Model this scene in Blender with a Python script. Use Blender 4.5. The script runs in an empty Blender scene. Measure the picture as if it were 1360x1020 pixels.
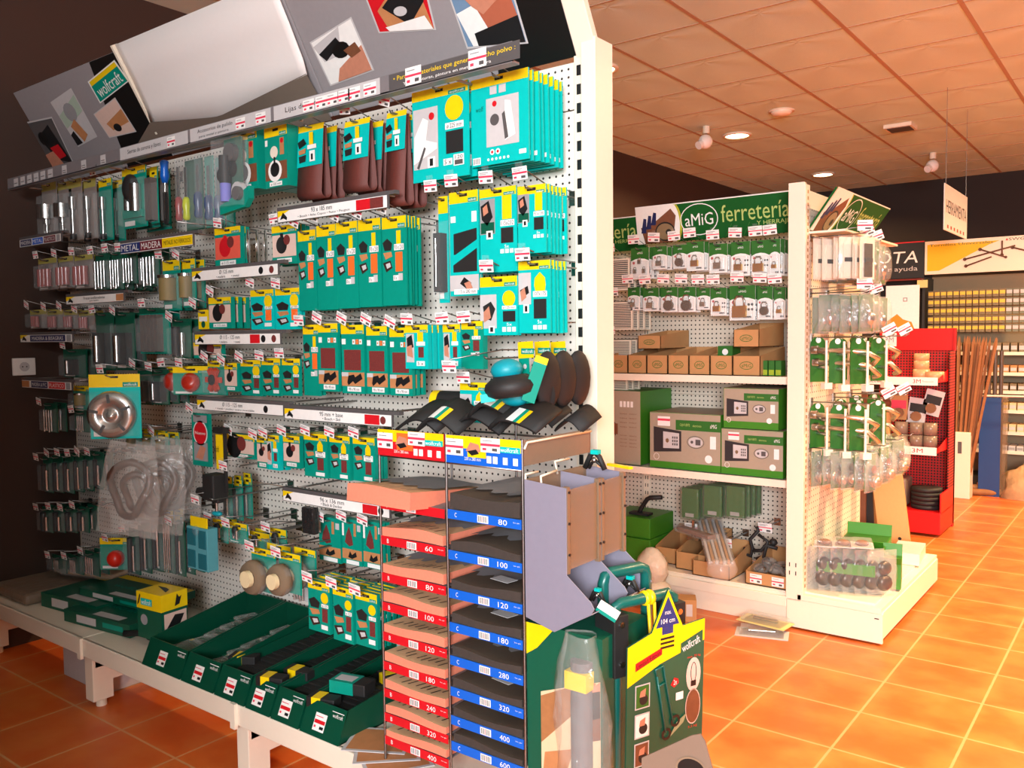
import bpy, math, random
from mathutils import Matrix, Vector
random.seed(7)
C = bpy.context.scene.collection
SC = bpy.context.scene
PI = math.pi
# ------------------------------------------------------------------ camera
cam_d = bpy.data.cameras.new('camera'); cam = bpy.data.objects.new('camera', cam_d); C.objects.link(cam)
yaw, pitch, roll, FPX, EYE = .6539, .0576, .0115, 1136.7, 1.42
fw = Vector((-math.sin(yaw)*math.cos(pitch), math.cos(yaw)*math.cos(pitch), -math.sin(pitch)))
rt0 = Vector((math.cos(yaw), math.sin(yaw), 0)); dn0 = fw.cross(rt0)
rt = rt0*math.cos(roll)+dn0*math.sin(roll); dn = -rt0*math.sin(roll)+dn0*math.cos(roll)
cam.matrix_world = Matrix(((rt.x, -dn.x, -fw.x, 0), (rt.y, -dn.y, -fw.y, 0), (rt.z, -dn.z, -fw.z, EYE), (0, 0, 0, 1)))
cam_d.sensor_width = 36; cam_d.lens = FPX/1360*36; cam_d.clip_start = .02
SC.camera = cam
# ------------------------------------------------------------------ world, exposure, large lights
CEIL = 3.156
w = bpy.data.worlds.new('world'); SC.world = w; w.use_nodes = True
bg = w.node_tree.nodes['Background']; bg.inputs[0].default_value = (.75, .85, 1, 1); bg.inputs[1].default_value = .6
SC.view_settings.view_transform = 'Standard'; SC.view_settings.look = 'None'
SC.view_settings.gamma = 1; SC.view_settings.use_curve_mapping = False
SC.view_settings.exposure = 0.0
def area(name, loc, target, sx, sy, power, col, spread=180):
    l = bpy.data.lights.new(name, 'AREA'); l.shape = 'RECTANGLE'; l.size = sx; l.size_y = sy
    l.energy = power; l.color = col; l.spread = math.radians(spread)
    o = bpy.data.objects.new(name, l); C.objects.link(o); o.location = loc
    o.rotation_euler = (Vector(target)-Vector(loc)).to_track_quat('-Z', 'Y').to_euler(); return o
# daylight entering through the shop window in the back wall
DAY = area('window_daylight', (1.7, -2.98, 2.0), (.6, 2, 1.5), 2.0, 1.3, 330, (.96, .97, 1.0), 130)
FILL_PANEL = [(.3, .6, 5)]                              # added unseen fill light, built as a square LED ceiling panel: x, y, watts
WARM = (1.0, .64, .32)
# ceiling downlights: position, watts
DOWN = [(-3.063, 7.3, 60), (-4.15+.02, 9.6, 0), (-3.079, 9.72, 60), (-3.0, 4.895, 50), (-1.26, 6.1, 0),
        (.75, 3.1, 105), (.55, 4.9, 125), (.55, 7.3, 130), (.55, 9.7, 110), (2.6, 4.9, 60), (2.6, 8.2, 60)]
# ------------------------------------------------------------------ materials
MATS = {}
def lin(c): return tuple((x/12.92 if x <= .04045 else ((x+.055)/1.055)**2.4) for x in c)
def mat(name, rgb, rough=.5, metal=0., alpha=1., emis=0., var=.06, bump=0., scale=60., spec=.5, trans=0., coat=0.):
    if name in MATS: return MATS[name]
    m = bpy.data.materials.new(name); m.use_nodes = True; MATS[name] = m
    nt = m.node_tree; N = nt.nodes; L = nt.links; p = N['Principled BSDF']
    c = lin([x/255 for x in rgb])
    p.inputs['Roughness'].default_value = rough; p.inputs['Metallic'].default_value = metal
    p.inputs['Alpha'].default_value = alpha; p.inputs['Specular IOR Level'].default_value = spec
    p.inputs['Transmission Weight'].default_value = trans; p.inputs['Coat Weight'].default_value = coat
    if emis:
        p.inputs['Emission Color'].default_value = (*c, 1); p.inputs['Emission Strength'].default_value = emis
    p.inputs['Base Color'].default_value = (*c, 1)
    if var or bump:
        tc = N.new('ShaderNodeTexCoord'); nz = N.new('ShaderNodeTexNoise'); nz.inputs['Scale'].default_value = scale
        nz.inputs['Detail'].default_value = 3; L.new(tc.outputs['Object'], nz.inputs['Vector'])
        if var:
            mx = N.new('ShaderNodeMix'); mx.data_type = 'RGBA'
            mx.inputs[6].default_value = (*[x*(1-var) for x in c], 1); mx.inputs[7].default_value = (*[min(1, x*(1+var)) for x in c], 1)
            L.new(nz.outputs['Fac'], mx.inputs[0]); L.new(mx.outputs[2], p.inputs['Base Color'])
        if bump:
            b = N.new('ShaderNodeBump'); b.inputs['Strength'].default_value = bump; b.inputs['Distance'].default_value = .01
            L.new(nz.outputs['Fac'], b.inputs['Height']); L.new(b.outputs['Normal'], p.inputs['Normal'])
    return m
def nodes_mat(name, rough=.5, metal=0., spec=.5):
    m = bpy.data.materials.new(name); m.use_nodes = True; MATS[name] = m
    nt = m.node_tree; p = nt.nodes['Principled BSDF']; p.inputs['Roughness'].default_value = rough
    p.inputs['Metallic'].default_value = metal; p.inputs['Specular IOR Level'].default_value = spec
    def math_(op, a, b=None, c=None):
        n = nt.nodes.new('ShaderNodeMath'); n.operation = op
        for i, v in enumerate((a, b, c)):
            if v is None: continue
            if isinstance(v, (int, float)): n.inputs[i].default_value = v
            else: nt.links.new(v, n.inputs[i])
        return n.outputs[0]
    def mix(f, a, b):
        n = nt.nodes.new('ShaderNodeMix'); n.data_type = 'RGBA'
        for i, v in ((0, f), (6, a), (7, b)):
            if isinstance(v, (int, float)): n.inputs[i].default_value = v
            elif isinstance(v, tuple): n.inputs[i].default_value = (*v, 1)
            else: nt.links.new(v, n.inputs[i])
        return n.outputs[2]
    geo = nt.nodes.new('ShaderNodeNewGeometry'); sx = nt.nodes.new('ShaderNodeSeparateXYZ'); nt.links.new(geo.outputs['Position'], sx.inputs[0])
    def noise(scale, detail=3, vec=None):
        n = nt.nodes.new('ShaderNodeTexNoise'); n.inputs['Scale'].default_value = scale; n.inputs['Detail'].default_value = detail
        nt.links.new(vec or geo.outputs['Position'], n.inputs['Vector']); return n.outputs['Fac']
    return m, nt, p, math_, mix, sx.outputs, noise, geo
TEAL = mat('teal_card', (0, 186, 180), .45, spec=.3)
GREEN = mat('green_card', (0, 142, 122), .45, spec=.3)
DGREEN = mat('dark_green_card', (6, 84, 62), .4)
YEL = mat('yellow_card', (240, 204, 10), .4)
WHITE = mat('white_print', (238, 236, 232), .5)
PINK = mat('pink_print', (226, 60, 88), .5)
BLACK = mat('black_print', (22, 22, 24), .5)
DARK = mat('dark_rubber', (30, 29, 29), .6)
MAROON = mat('maroon_grit', (112, 38, 34), .85, bump=.3, scale=400)
BELT = mat('brown_grit', (98, 44, 36), .6, bump=.2, scale=400)
ORANGE = mat('orange_grit', (245, 104, 28), .8, bump=.2, scale=400)
RED = mat('red_print', (205, 22, 34), .45)
BLUE = mat('blue_print', (14, 96, 205), .45)
NAVY = mat('navy_print', (28, 50, 110), .5)
GREY = mat('grey_print', (150, 148, 150), .5)
LGREY = mat('light_grey_print', (196, 192, 192), .5)
DGREY = mat('dark_grey_print', (84, 80, 80), .5)
WOOD = mat('wood_print', (190, 128, 82), .5, var=.2, scale=30)
SKIN = mat('hand_print', (196, 130, 104), .5, var=.15)
STEEL = mat('steel', (196, 196, 194), .25, 1.)
WIRE = mat('zinc_wire', (150, 148, 146), .35, 1.)
BRASS = mat('brass', (206, 158, 60), .3, 1.)
CLEAR = mat('clear_plastic', (215, 222, 224), .1, alpha=.1, var=0, spec=.9)
BAG = mat('plastic_bag', (222, 218, 212), .12, alpha=.2, var=0, bump=.9, scale=28, spec=1.)
CREAM = mat('cream_enamel', (238, 226, 206), .35, var=.02)
KRAFT = mat('kraft_board', (186, 138, 88), .8, var=.08, scale=25)
BROWN = mat('brown_print', (120, 72, 46), .6, var=.2)
LIME = mat('lime_print', (160, 176, 40), .5)
AGREEN = mat('leaf_green_print', (40, 104, 34), .5)
# ------------------------------------------------------------------ mesh builder
TXT = {}
def text_geo(s):
    if s in TXT: return TXT[s]
    cu = bpy.data.curves.new('t', 'FONT'); cu.body = s; cu.resolution_u = 2; cu.fill_mode = 'FRONT'
    o = bpy.data.objects.new('t', cu); C.objects.link(o); dg = bpy.context.evaluated_depsgraph_get(); dg.update()
    me = o.evaluated_get(dg).to_mesh()
    vs = [tuple(v.co) for v in me.vertices]; fs = [tuple(p.vertices) for p in me.polygons]
    o.evaluated_get(dg).to_mesh_clear(); bpy.data.objects.remove(o); bpy.data.curves.remove(cu)
    x0 = min(v[0] for v in vs); x1 = max(v[0] for v in vs); y0 = min(v[1] for v in vs); y1 = max(v[1] for v in vs)
    vs = [((v[0]-x0)/(x1-x0), (v[1]-y0)/(y1-y0)) for v in vs]
    TXT[s] = (vs, fs, (x1-x0)/(y1-y0)); return TXT[s]
class MB:
    def __init__(s): s.v = []; s.f = []; s.m = []; s.sm = []; s.mats = []; s.M = Matrix.Identity(4)
    def at(s, loc=(0, 0, 0), rx=0, ry=0, rz=0, sc=1):
        s.M = Matrix.Translation(loc) @ Matrix.Rotation(rz, 4, 'Z') @ Matrix.Rotation(ry, 4, 'Y') @ Matrix.Rotation(rx, 4, 'X') @ Matrix.Scale(sc, 4); return s
    def add(s, vs, fs, m, smooth=False):
        if m not in s.mats: s.mats.append(m)
        k = len(s.v); mi = s.mats.index(m)
        s.v += [tuple(s.M @ Vector(v)) for v in vs]
        for f in fs: s.f.append(tuple(i+k for i in f)); s.m.append(mi); s.sm.append(smooth)
        return s
    def box(s, x0, x1, y0, y1, z0, z1, m):
        return s.add([(x0, y0, z0), (x1, y0, z0), (x1, y1, z0), (x0, y1, z0), (x0, y0, z1), (x1, y0, z1), (x1, y1, z1), (x0, y1, z1)],
                     [(0, 3, 2, 1), (4, 5, 6, 7), (0, 1, 5, 4), (1, 2, 6, 5), (2, 3, 7, 6), (3, 0, 4, 7)], m)
    def prism(s, poly, y0, y1, m):                       # outline in x,z extruded along y
        n = len(poly); vs = [(x, y0, z) for x, z in poly]+[(x, y1, z) for x, z in poly]
        return s.add(vs, [tuple(range(n)), tuple(range(2*n-1, n-1, -1))]+[(i, i+n, (i+1) % n+n, (i+1) % n) for i in range(n)], m)
    def flat(s, poly, y, m): return s.add([(x, y, z) for x, z in poly], [tuple(range(len(poly)))], m)
    def rect(s, x0, z0, x1, z1, y, m): return s.flat([(x0, z0), (x1, z0), (x1, z1), (x0, z1)], y, m)
    def disc(s, x, z, rx, y, m, rz=None, n=20): rz = rz or rx; return s.flat([(x+rx*math.cos(t*2*PI/n), z+rz*math.sin(t*2*PI/n)) for t in range(n)], y, m)
    def ring(s, x, z, rx, rz, wd, y, m, n=28):
        vs = []
        for t in range(n):
            a = t*2*PI/n; vs += [(x+rx*math.cos(a), y, z+rz*math.sin(a)), (x+(rx-wd)*math.cos(a), y, z+(rz-wd)*math.sin(a))]
        return s.add(vs, [(2*i, 2*((i+1) % n), 2*((i+1) % n)+1, 2*i+1) for i in range(n)], m)
    def text(s, t, x0, z0, x1, z1, y, m, slant=0.):
        vs, fs, _ = text_geo(t)
        return s.add([(x0+(x1-x0)*a+slant*(b*(z1-z0)), y, z0+(z1-z0)*b) for a, b in vs], fs, m)
    def cyl(s, p0, p1, r0, m, r1=None, n=12, cap=True, smooth=True):
        r1 = r0 if r1 is None else r1; p0 = Vector(p0); p1 = Vector(p1); d = (p1-p0).normalized()
        a = d.orthogonal().normalized(); b = d.cross(a); vs = []
        for p, r in ((p0, r0), (p1, r1)):
            for i in range(n): t = 2*PI*i/n; vs.append(tuple(p+a*r*math.cos(t)+b*r*math.sin(t)))
        s.add(vs, [(i, (i+1) % n, (i+1) % n+n, i+n) for i in range(n)], m, smooth)
        if cap: s.add(vs, [tuple(range(n-1, -1, -1)), tuple(range(n, 2*n))], m)
        return s
    def tube(s, pts, r, m, n=6, closed=False):
        P = [Vector(p) for p in pts]; k = len(P); vs = []; a = None
        for i, p in enumerate(P):
            if closed: d = P[(i+1) % k]-P[i-1]
            else: d = P[min(i+1, k-1)]-P[max(i-1, 0)]
            d.normalize()
            a = d.orthogonal().normalized() if a is None else (a-d*a.dot(d)).normalized()
            b = d.cross(a)
            for j in range(n): t = 2*PI*j/n; vs.append(tuple(p+a*r*math.cos(t)+b*r*math.sin(t)))
        R = k if closed else k-1
        fs = [(i*n+j, i*n+(j+1) % n, ((i+1) % k)*n+(j+1) % n, ((i+1) % k)*n+j) for i in range(R) for j in range(n)]
        if not closed: fs += [tuple(range(n-1, -1, -1)), tuple(range((k-1)*n, k*n))]
        return s.add(vs, fs, m, True)
    def lathe(s, prof, m, c=(0, 0, 0), axis='Z', n=20, smooth=True):
        vs = []; ax = {'Z': (0, 1, 2), 'Y': (0, 2, 1), 'X': (2, 1, 0)}[axis]
        for r, h in prof:
            for i in range(n):
                t = 2*PI*i/n; q = (r*math.cos(t), r*math.sin(t), h); vs.append((c[0]+q[ax[0]], c[1]+q[ax[1]], c[2]+q[ax[2]]))
        k = len(prof); fs = [(i*n+j, i*n+(j+1) % n, (i+1)*n+(j+1) % n, (i+1)*n+j) for i in range(k-1) for j in range(n)]
        fs += [tuple(range(n-1, -1, -1)), tuple(range((k-1)*n, k*n))]
        return s.add(vs, fs, m, smooth)
    def ball(s, c, r, m, sx=1, sy=1, sz=1, n=16):
        k = n//2; vs = [(c[0], c[1], c[2]+r*sz)]
        for i in range(1, k):
            for j in range(n): a = PI*i/k; t = 2*PI*j/n; vs.append((c[0]+r*sx*math.sin(a)*math.cos(t), c[1]+r*sy*math.sin(a)*math.sin(t), c[2]+r*sz*math.cos(a)))
        vs.append((c[0], c[1], c[2]-r*sz)); e = len(vs)-1
        fs = [(0, 1+j, 1+(j+1) % n) for j in range(n)]
        for i in range(k-2): fs += [(1+i*n+j, 1+(i+1)*n+j, 1+(i+1)*n+(j+1) % n, 1+i*n+(j+1) % n) for j in range(n)]
        fs += [(e, 1+(k-2)*n+(j+1) % n, 1+(k-2)*n+j) for j in range(n)]
        return s.add(vs, fs, m, True)
    def mesh(s, name):
        me = bpy.data.meshes.new(name); me.from_pydata(s.v, [], s.f)
        for m in s.mats: me.materials.append(m)
        me.polygons.foreach_set('material_index', s.m); me.polygons.foreach_set('use_smooth', s.sm); me.update(); return me
    def build(s, name, parent=None, loc=(0, 0, 0), rz=0, rx=0, ry=0, tag=None, bev=0, kind=None, label=None):
        o = bpy.data.objects.new(name, s.mesh(name)); C.objects.link(o); o.location = loc; o.rotation_euler = (rx, ry, rz)
        if parent: o.parent = parent
        if tag: settag(o, *tag)
        if kind: o['kind'] = kind
        if label: o['label'] = label
        if bev:
            b = o.modifiers.new('b', 'BEVEL'); b.width = bev; b.segments = 2; b.limit_method = 'ANGLE'
        return o
LABELS = {}
def settag(o, label, cat, group=None):
    if label in LABELS and group is None: print('DUP LABEL', label)
    LABELS[label] = 1
    if not 4 <= len(label.split()) <= 16: print('LABEL LEN', label)
    o['label'] = label; o['category'] = cat
    if group: o['group'] = group
def thing(name, label, cat, loc=(0, 0, 0), rz=0, group=None, rx=0, ry=0):
    o = bpy.data.objects.new(name, None); C.objects.link(o); o.empty_display_size = .05
    o.location = loc; o.rotation_euler = (rx, ry, rz); settag(o, label, cat, group); return o
def short(s, n):
    s = s.replace(',', '').split(); return ' '.join(s if len(s) <= n else s[:n-4]+s[-4:])
def dup(o, loc, label, group=None, rot=None):
    r = o.copy(); C.objects.link(r); r.location = loc
    if rot is not None: r.rotation_euler = rot
    r['label'] = label
    if group: r['group'] = group
    elif 'group' in r: del r['group']
    LABELS[label] = 1
    for ch in list(o.children):
        c = ch.copy(); C.objects.link(c); c.parent = r
        for g in list(ch.children): d = g.copy(); C.objects.link(d); d.parent = c
    return r
# ------------------------------------------------------------------ room
m, nt, p, ma, mix, pos, noise, geo = nodes_mat('terracotta_tiles', .38)
def frac(v, off, size): return ma('FRACT', ma('DIVIDE', ma('SUBTRACT', v, off-100*size), size))
fx = frac(pos[0], -.876, .352); fy = frac(pos[1], 3.596, .343)
def edge(f): return ma('ABSOLUTE', ma('SUBTRACT', f, .5))
eg = ma('MAXIMUM', edge(fx), edge(fy)); wob = ma('MULTIPLY', ma('SUBTRACT', noise(30), .5), .006)
grout = ma('GREATER_THAN', ma('ADD', eg, wob), .4875)
cell = nt.nodes.new('ShaderNodeTexWhiteNoise'); cmb = nt.nodes.new('ShaderNodeCombineXYZ')
nt.links.new(ma('FLOOR', ma('DIVIDE', ma('SUBTRACT', pos[0], -.876), .352)), cmb.inputs[0]); nt.links.new(ma('FLOOR', ma('DIVIDE', ma('SUBTRACT', pos[1], 3.596), .343)), cmb.inputs[1])
nt.links.new(cmb.outputs[0], cell.inputs['Vector'])
n1 = noise(5.5, 4); rim = ma('POWER', ma('MULTIPLY', eg, 2.), 5.)
blot = ma('ADD', ma('MULTIPLY', ma('SUBTRACT', n1, .42), 2.2), ma('MULTIPLY', rim, .45)); blot = ma('MINIMUM', ma('MAXIMUM', blot, 0), 1)
base = mix(blot, lin((.80, .38, .13)), lin((.85, .52, .24)))
base = mix(ma('MULTIPLY', cell.outputs['Value'], .35), base, lin((.72, .34, .18)))
base = mix(grout, base, lin((.80, .60, .40)))
nt.links.new(base, p.inputs['Base Color'])
b = nt.nodes.new('ShaderNodeBump'); b.inputs['Strength'].default_value = .35; b.inputs['Distance'].default_value = .004
nt.links.new(ma('ADD', ma('SUBTRACT', 1, grout), ma('MULTIPLY', n1, .5)), b.inputs['Height']); nt.links.new(b.outputs[0], p.inputs['Normal'])
nt.links.new(ma('ADD', .30, ma('MULTIPLY', noise(12), .22)), p.inputs['Roughness'])
FLOORM = m
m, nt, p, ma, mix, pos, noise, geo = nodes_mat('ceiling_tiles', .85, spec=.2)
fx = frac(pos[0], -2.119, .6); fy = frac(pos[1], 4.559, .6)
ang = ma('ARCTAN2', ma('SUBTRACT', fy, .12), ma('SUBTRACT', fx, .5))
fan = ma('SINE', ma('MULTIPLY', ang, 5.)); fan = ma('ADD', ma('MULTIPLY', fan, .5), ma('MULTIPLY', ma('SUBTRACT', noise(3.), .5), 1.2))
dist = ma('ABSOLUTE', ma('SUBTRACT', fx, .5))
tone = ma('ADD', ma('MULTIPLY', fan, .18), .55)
col = mix(tone, lin((.70, .79, .77)), lin((.86, .97, .95)))  # relief shading of the fan pattern painted into the base colour
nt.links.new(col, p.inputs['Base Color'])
b = nt.nodes.new('ShaderNodeBump'); b.inputs['Strength'].default_value = .4; b.inputs['Distance'].default_value = .01
nt.links.new(ma('ADD', ma('MULTIPLY', fan, .6), ma('MULTIPLY', noise(180), .4)), b.inputs['Height']); nt.links.new(b.outputs[0], p.inputs['Normal'])
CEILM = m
m, nt, p, ma, mix, pos, noise, geo = nodes_mat('perforated_steel', .4)
def pegmat(m, nt, p, ma, mix, pos, noise, geo, a, bq, pitch, rad, col):
    ea = ma('SUBTRACT', ma('FRACT', ma('DIVIDE', ma('ADD', pos[a], 50), pitch)), .5)
    eb = ma('SUBTRACT', ma('FRACT', ma('DIVIDE', pos[bq], pitch)), .5)
    r2 = ma('ADD', ma('MULTIPLY', ea, ea), ma('MULTIPLY', eb, eb)); hole = ma('LESS_THAN', r2, (rad/pitch)**2)
    nt.links.new(mix(hole, mix(noise(3), tuple(c*.93 for c in col), col), (.03, .025, .02)), p.inputs['Base Color'])
    nt.links.new(ma('ADD', .4, ma('MULTIPLY', hole, .5)), p.inputs['Roughness'])
    return m
PEG = pegmat(m, nt, p, ma, mix, pos, noise, geo, 0, 2, .022, .0035, lin((.93, .90, .86)))
PEGA = pegmat(*nodes_mat('perforated_steel_far', .4), 0, 2, .025, .0045, lin((.86, .82, .76)))
PEGE = pegmat(*nodes_mat('perforated_steel_end', .4), 1, 2, .03, .004, lin((.92, .87, .80)))
PEGR = pegmat(*nodes_mat('perforated_red_steel', .4), 0, 2, .02, .0065, lin((.72, .03, .04)))
PEGR2 = pegmat(*nodes_mat('perforated_red_steel_side', .4), 1, 2, .02, .0065, lin((.72, .03, .04)))
WALLD = mat('dark_brown_paint', (62, 44, 36), .75, var=.05, scale=3)
WALLF = mat('black_brown_paint', (44, 34, 30), .8, var=.05, scale=3)
WALLW = mat('warm_wall_paint', (214, 190, 160), .8, var=.03, scale=3)
def struct(name, mb, **k): return mb.build(name, kind='structure', **k)
struct('floor', MB().box(-4.4, 4.1, -3.2, 11.1, -.05, 0, FLOORM))
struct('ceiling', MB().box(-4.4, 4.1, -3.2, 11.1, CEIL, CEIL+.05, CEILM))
struct('wall_left', MB().box(-4.4, -4.22, -3.2, 11.1, 0, CEIL, WALLD))
struct('wall_far', MB().box(-4.22, 4.1, 10.95, 11.1, 0, CEIL, WALLF))
mb = MB().box(4, 4.1, -3.2, 10.95, 0, CEIL, WALLD)
struct('wall_right', mb)
struct('wall_back', MB().box(-4.22, .2, -3.2, -3.05, 0, CEIL, WALLD).box(3.6, 4, -3.2, -3.05, 0, CEIL, WALLD).box(.2, 3.6, -3.2, -3.05, 0, .4, WALLD).box(.2, 3.6, -3.2, -3.05, 2.8, CEIL, WALLD))
fr = MB()
for x in (.2, 1.3, 2.45, 3.56): fr.box(x, x+.04, -3.12, -3.06, .4, 2.8, CREAM)
for z in (.4, 2.76): fr.box(.2, 3.6, -3.12, -3.06, z, z+.04, CREAM)
fr.box(.2, 3.6, -3.095, -3.09, .42, 2.78, CLEAR)
struct('window_1', fr)
o = thing('display_gondola', 'added unseen cream gondola behind the viewer, blocking low daylight', 'shop shelving', (-2.35, -1.1, 0))  # unseen unit added to keep window daylight off the lower left
MB().box(-1.65, 1.65, 0, .03, .1, 2.0, CREAM).build('back_panel', o)
for z in (.12, .5, .9, 1.3, 1.7): MB().box(-1.65, 1.65, .03, .45, z, z+.03, CREAM).build('shelf', o)
for x in (-1.65, 1.6): MB().box(x, x+.05, -.02, .48, 0, 2.0, CREAM).build('end_panel', o)
TB = mat('ceiling_rail', (176, 150, 128), .5)
gr = MB()
x = -2.119-.6*3
while x < 4: gr.box(x-.012, x+.012, -3.05, 10.95, CEIL-.004, CEIL, TB); x += .6
struct('trim_1', gr)
gr = MB(); y = 4.559-.6*12
while y < 10.9: gr.box(-4.22, 4, y-.005, y+.005, CEIL-.003, CEIL, TB); y += .6
struct('trim_2', gr)
GLOW = mat('lamp_glow', (255, 226, 180), .5, emis=14, var=0)
k = 0
where = {0: 'behind the padlock wall, with a camera dome at its left', 2: 'farthest back, just above the angled green sign', 3: 'nearest, half hidden by the tall white post'}
for i, (x, y, pw) in enumerate(DOWN):
    if pw == 0: continue
    lb = 'round recessed ceiling downlight '+where.get(i, 'over the right aisle outside the picture'); g = None if i in where else 'downlights over the aisle'
    t = thing('ceiling_light', lb[:200], 'ceiling light', (x, y, CEIL), group=g)
    MB().lathe([(.125, 0), (.125, -.012), (.1, -.016), (.1, -.004), (.1, 0)], CREAM, n=28).build('frame', t)
    MB().lathe([(.098, -.004), (.098, -.009)], GLOW, n=28).build('lamp', t)
    l = bpy.data.lights.new('downlight', 'AREA'); l.shape = 'DISK'; l.size = .2; l.energy = pw; l.color = WARM; l.spread = math.radians(104 if y < 4 else 150)
    o = bpy.data.objects.new('downlight', l); C.objects.link(o); o.parent = t; o.location = (0, 0, -.02)
for x, y, pw in FILL_PANEL:
    t = thing('added_fill_panel', 'added fill light panel on the ceiling before the long gondola, outside the picture', 'ceiling light', (x, y, CEIL))
    MB().box(-.3, .3, -.3, .3, -.012, 0, CREAM).build('frame', t)
    MB().rect(-.28, -.28, .28, .28, 0, mat('fill_panel_glow', (255, 246, 232), .5, emis=6, var=0)).build('diffuser', t, rx=PI/2, loc=(0, 0, -.013))
    l = bpy.data.lights.new('panel', 'AREA'); l.shape = 'SQUARE'; l.size = .55; l.energy = pw; l.color = (1., .93, .84); l.spread = math.radians(160)
    o = bpy.data.objects.new('panel', l); C.objects.link(o); o.parent = t; o.location = (0, 0, -.03)
t = thing('ceiling_light', 'round recessed ceiling downlight shining farthest left beyond the white post', 'ceiling light', (-4.8710, 8.4597, CEIL))
MB().lathe([(.125, 0), (.125, -.012), (.1, -.016), (.1, 0)], CREAM, n=28).build('frame', t)
MB().lathe([(.098, -.004), (.098, -.009)], GLOW, n=28).build('lamp', t)
# smoke detector, vent, two cameras
t = thing('smoke_detector', 'white round smoke detector on the ceiling tiles', 'smoke detector', (-2.4628, 6.7431, CEIL))
MB().lathe([(.08, 0), (.08, -.02), (.06, -.035), (.0, -.04)], CREAM).build('body', t); MB().lathe([(.1, 0), (.1, -.008)], CREAM).build('base', t)
t = thing('ceiling_speaker', 'small square ceiling vent box with dark underside', 'ceiling vent', (-1.8538, 7.8931, CEIL))
MB().box(-.11, .11, -.11, .11, -.03, 0, CREAM).build('frame', t); MB().box(-.09, .09, -.09, .09, -.034, -.03, DGREY).build('grille', t)
for x, y, lb in ((-3.1430, 6.8390, 'white security camera hanging left of the bright downlight'), (-1.8821, 9.2981, 'white security camera hanging near the dark far wall')):
    t = thing('security_camera', lb, 'camera', (x, y, CEIL))
    MB().cyl((0, 0, 0), (0, 0, -.06), .03, CREAM).build('bracket', t)
    MB().ball((0, -.02, -.13), .06, WHITE).cyl((0, -.02, -.13), (-.03, -.09, -.17), .035, WHITE).build('housing', t)
# ------------------------------------------------------------------ left gondola: fixture
PY = 2.0                                              # face of the peg panels
def brand(mb, x0, z0, x1, z1, y, wordc=None, plate=None):
    mb.rect(x0, z0, x1, z1, y, plate or GREEN); dx = (x1-x0)*.08; dz = (z1-z0)*.2
    mb.text('wolfcraft', x0+dx, z0+dz, x1-dx, z1-dz, y-.0004, wordc or WHITE)
joints = [-4.2, -3.262, -2.28, -1.30]
g = thing('display_gondola', 'long cream steel gondola with white pegboard panels and raised base shelf', 'shop shelving', (-2.7, PY, 0))
for i in range(3):
    x0, x1 = joints[i]+2.7, joints[i+1]+2.7
    for z0, z1 in ((.28, .86), (.864, 1.45), (1.454, 2.03), (2.034, 2.16)):
        MB().box(x0+.002, x1-.002, 0, .02, z0, z1, PEG).build('peg_panel', g)
    b = MB().box(x0+.003, x1-.003, -.46, 0, .262, .282, CREAM).box(x0+.003, x1-.003, -.465, -.45, .215, .282, CREAM)
    b.build('base_shelf', g, bev=.003)
    if i == 2: MB().box(x1-.003, x1+.06, -.465, 0, .215, .282, CREAM).build('base_shelf_end', g)
SLOT = BLACK
for i, xj in enumerate(joints):
    x = xj+2.7
    b = MB()
    if i == 3:
        b.box(x, x+.034, -.012, .06, 0, 2.215, CREAM); b.box(x+.034, x+.079, -.03, .06, 0, 2.205, CREAM)
        zz = .3
        while zz < 2.15: b.box(x+.009, x+.023, -.0135, -.011, zz, zz+.028, SLOT); zz += .0505
    else: b.box(x-.02, x+.02, .004, .06, 0, 2.16, CREAM)
    b.build('upright_post', g, bev=.002)
    f = MB().box(x-.03, x+.03, -.44, -.36, .03, .262, CREAM).box(x-.03, x+.03, -.43, .02, .16, .215, CREAM)
    f.prism([(x-.0299, .1), (x+.0299, .1), (x+.0299, .2), (x-.0299, .2)], -.37, -.27, CREAM)
    fo = f.build('foot', g, bev=.002)
    MB().cyl((x, -.395, 0), (x, -.395, .03), .02, CREAM).build('levelling_foot', fo)
    MB().box(x-.012, x+.012, -.475, -.463, .205, .285, CREAM).build('shelf_joint_clip', g)
t = thing('cardboard_box', 'pale blank box standing on the floor under the raised base shelf', 'box', (-3.49, 1.66, 0))
MB().box(-.2, .15, 0, .2, 0, .2, LGREY).build('box_body', t, bev=.004)
# wall socket
t = thing('wall_socket', 'white square power socket on the dark left wall', 'socket', (-4.22, 1.7756, 1.2975))
MB().box(0, .012, -.05, .05, -.04, .04, WHITE).build('socket_plate', t, bev=.003)
MB().cyl((.012, 0, 0), (.014, 0, 0), .022, LGREY).cyl((.013, -.009, 0), (.015, -.009, 0), .003, BLACK).cyl((.013, .009, 0), (.015, .009, 0), .003, BLACK).build('socket_insert', t)
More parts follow.
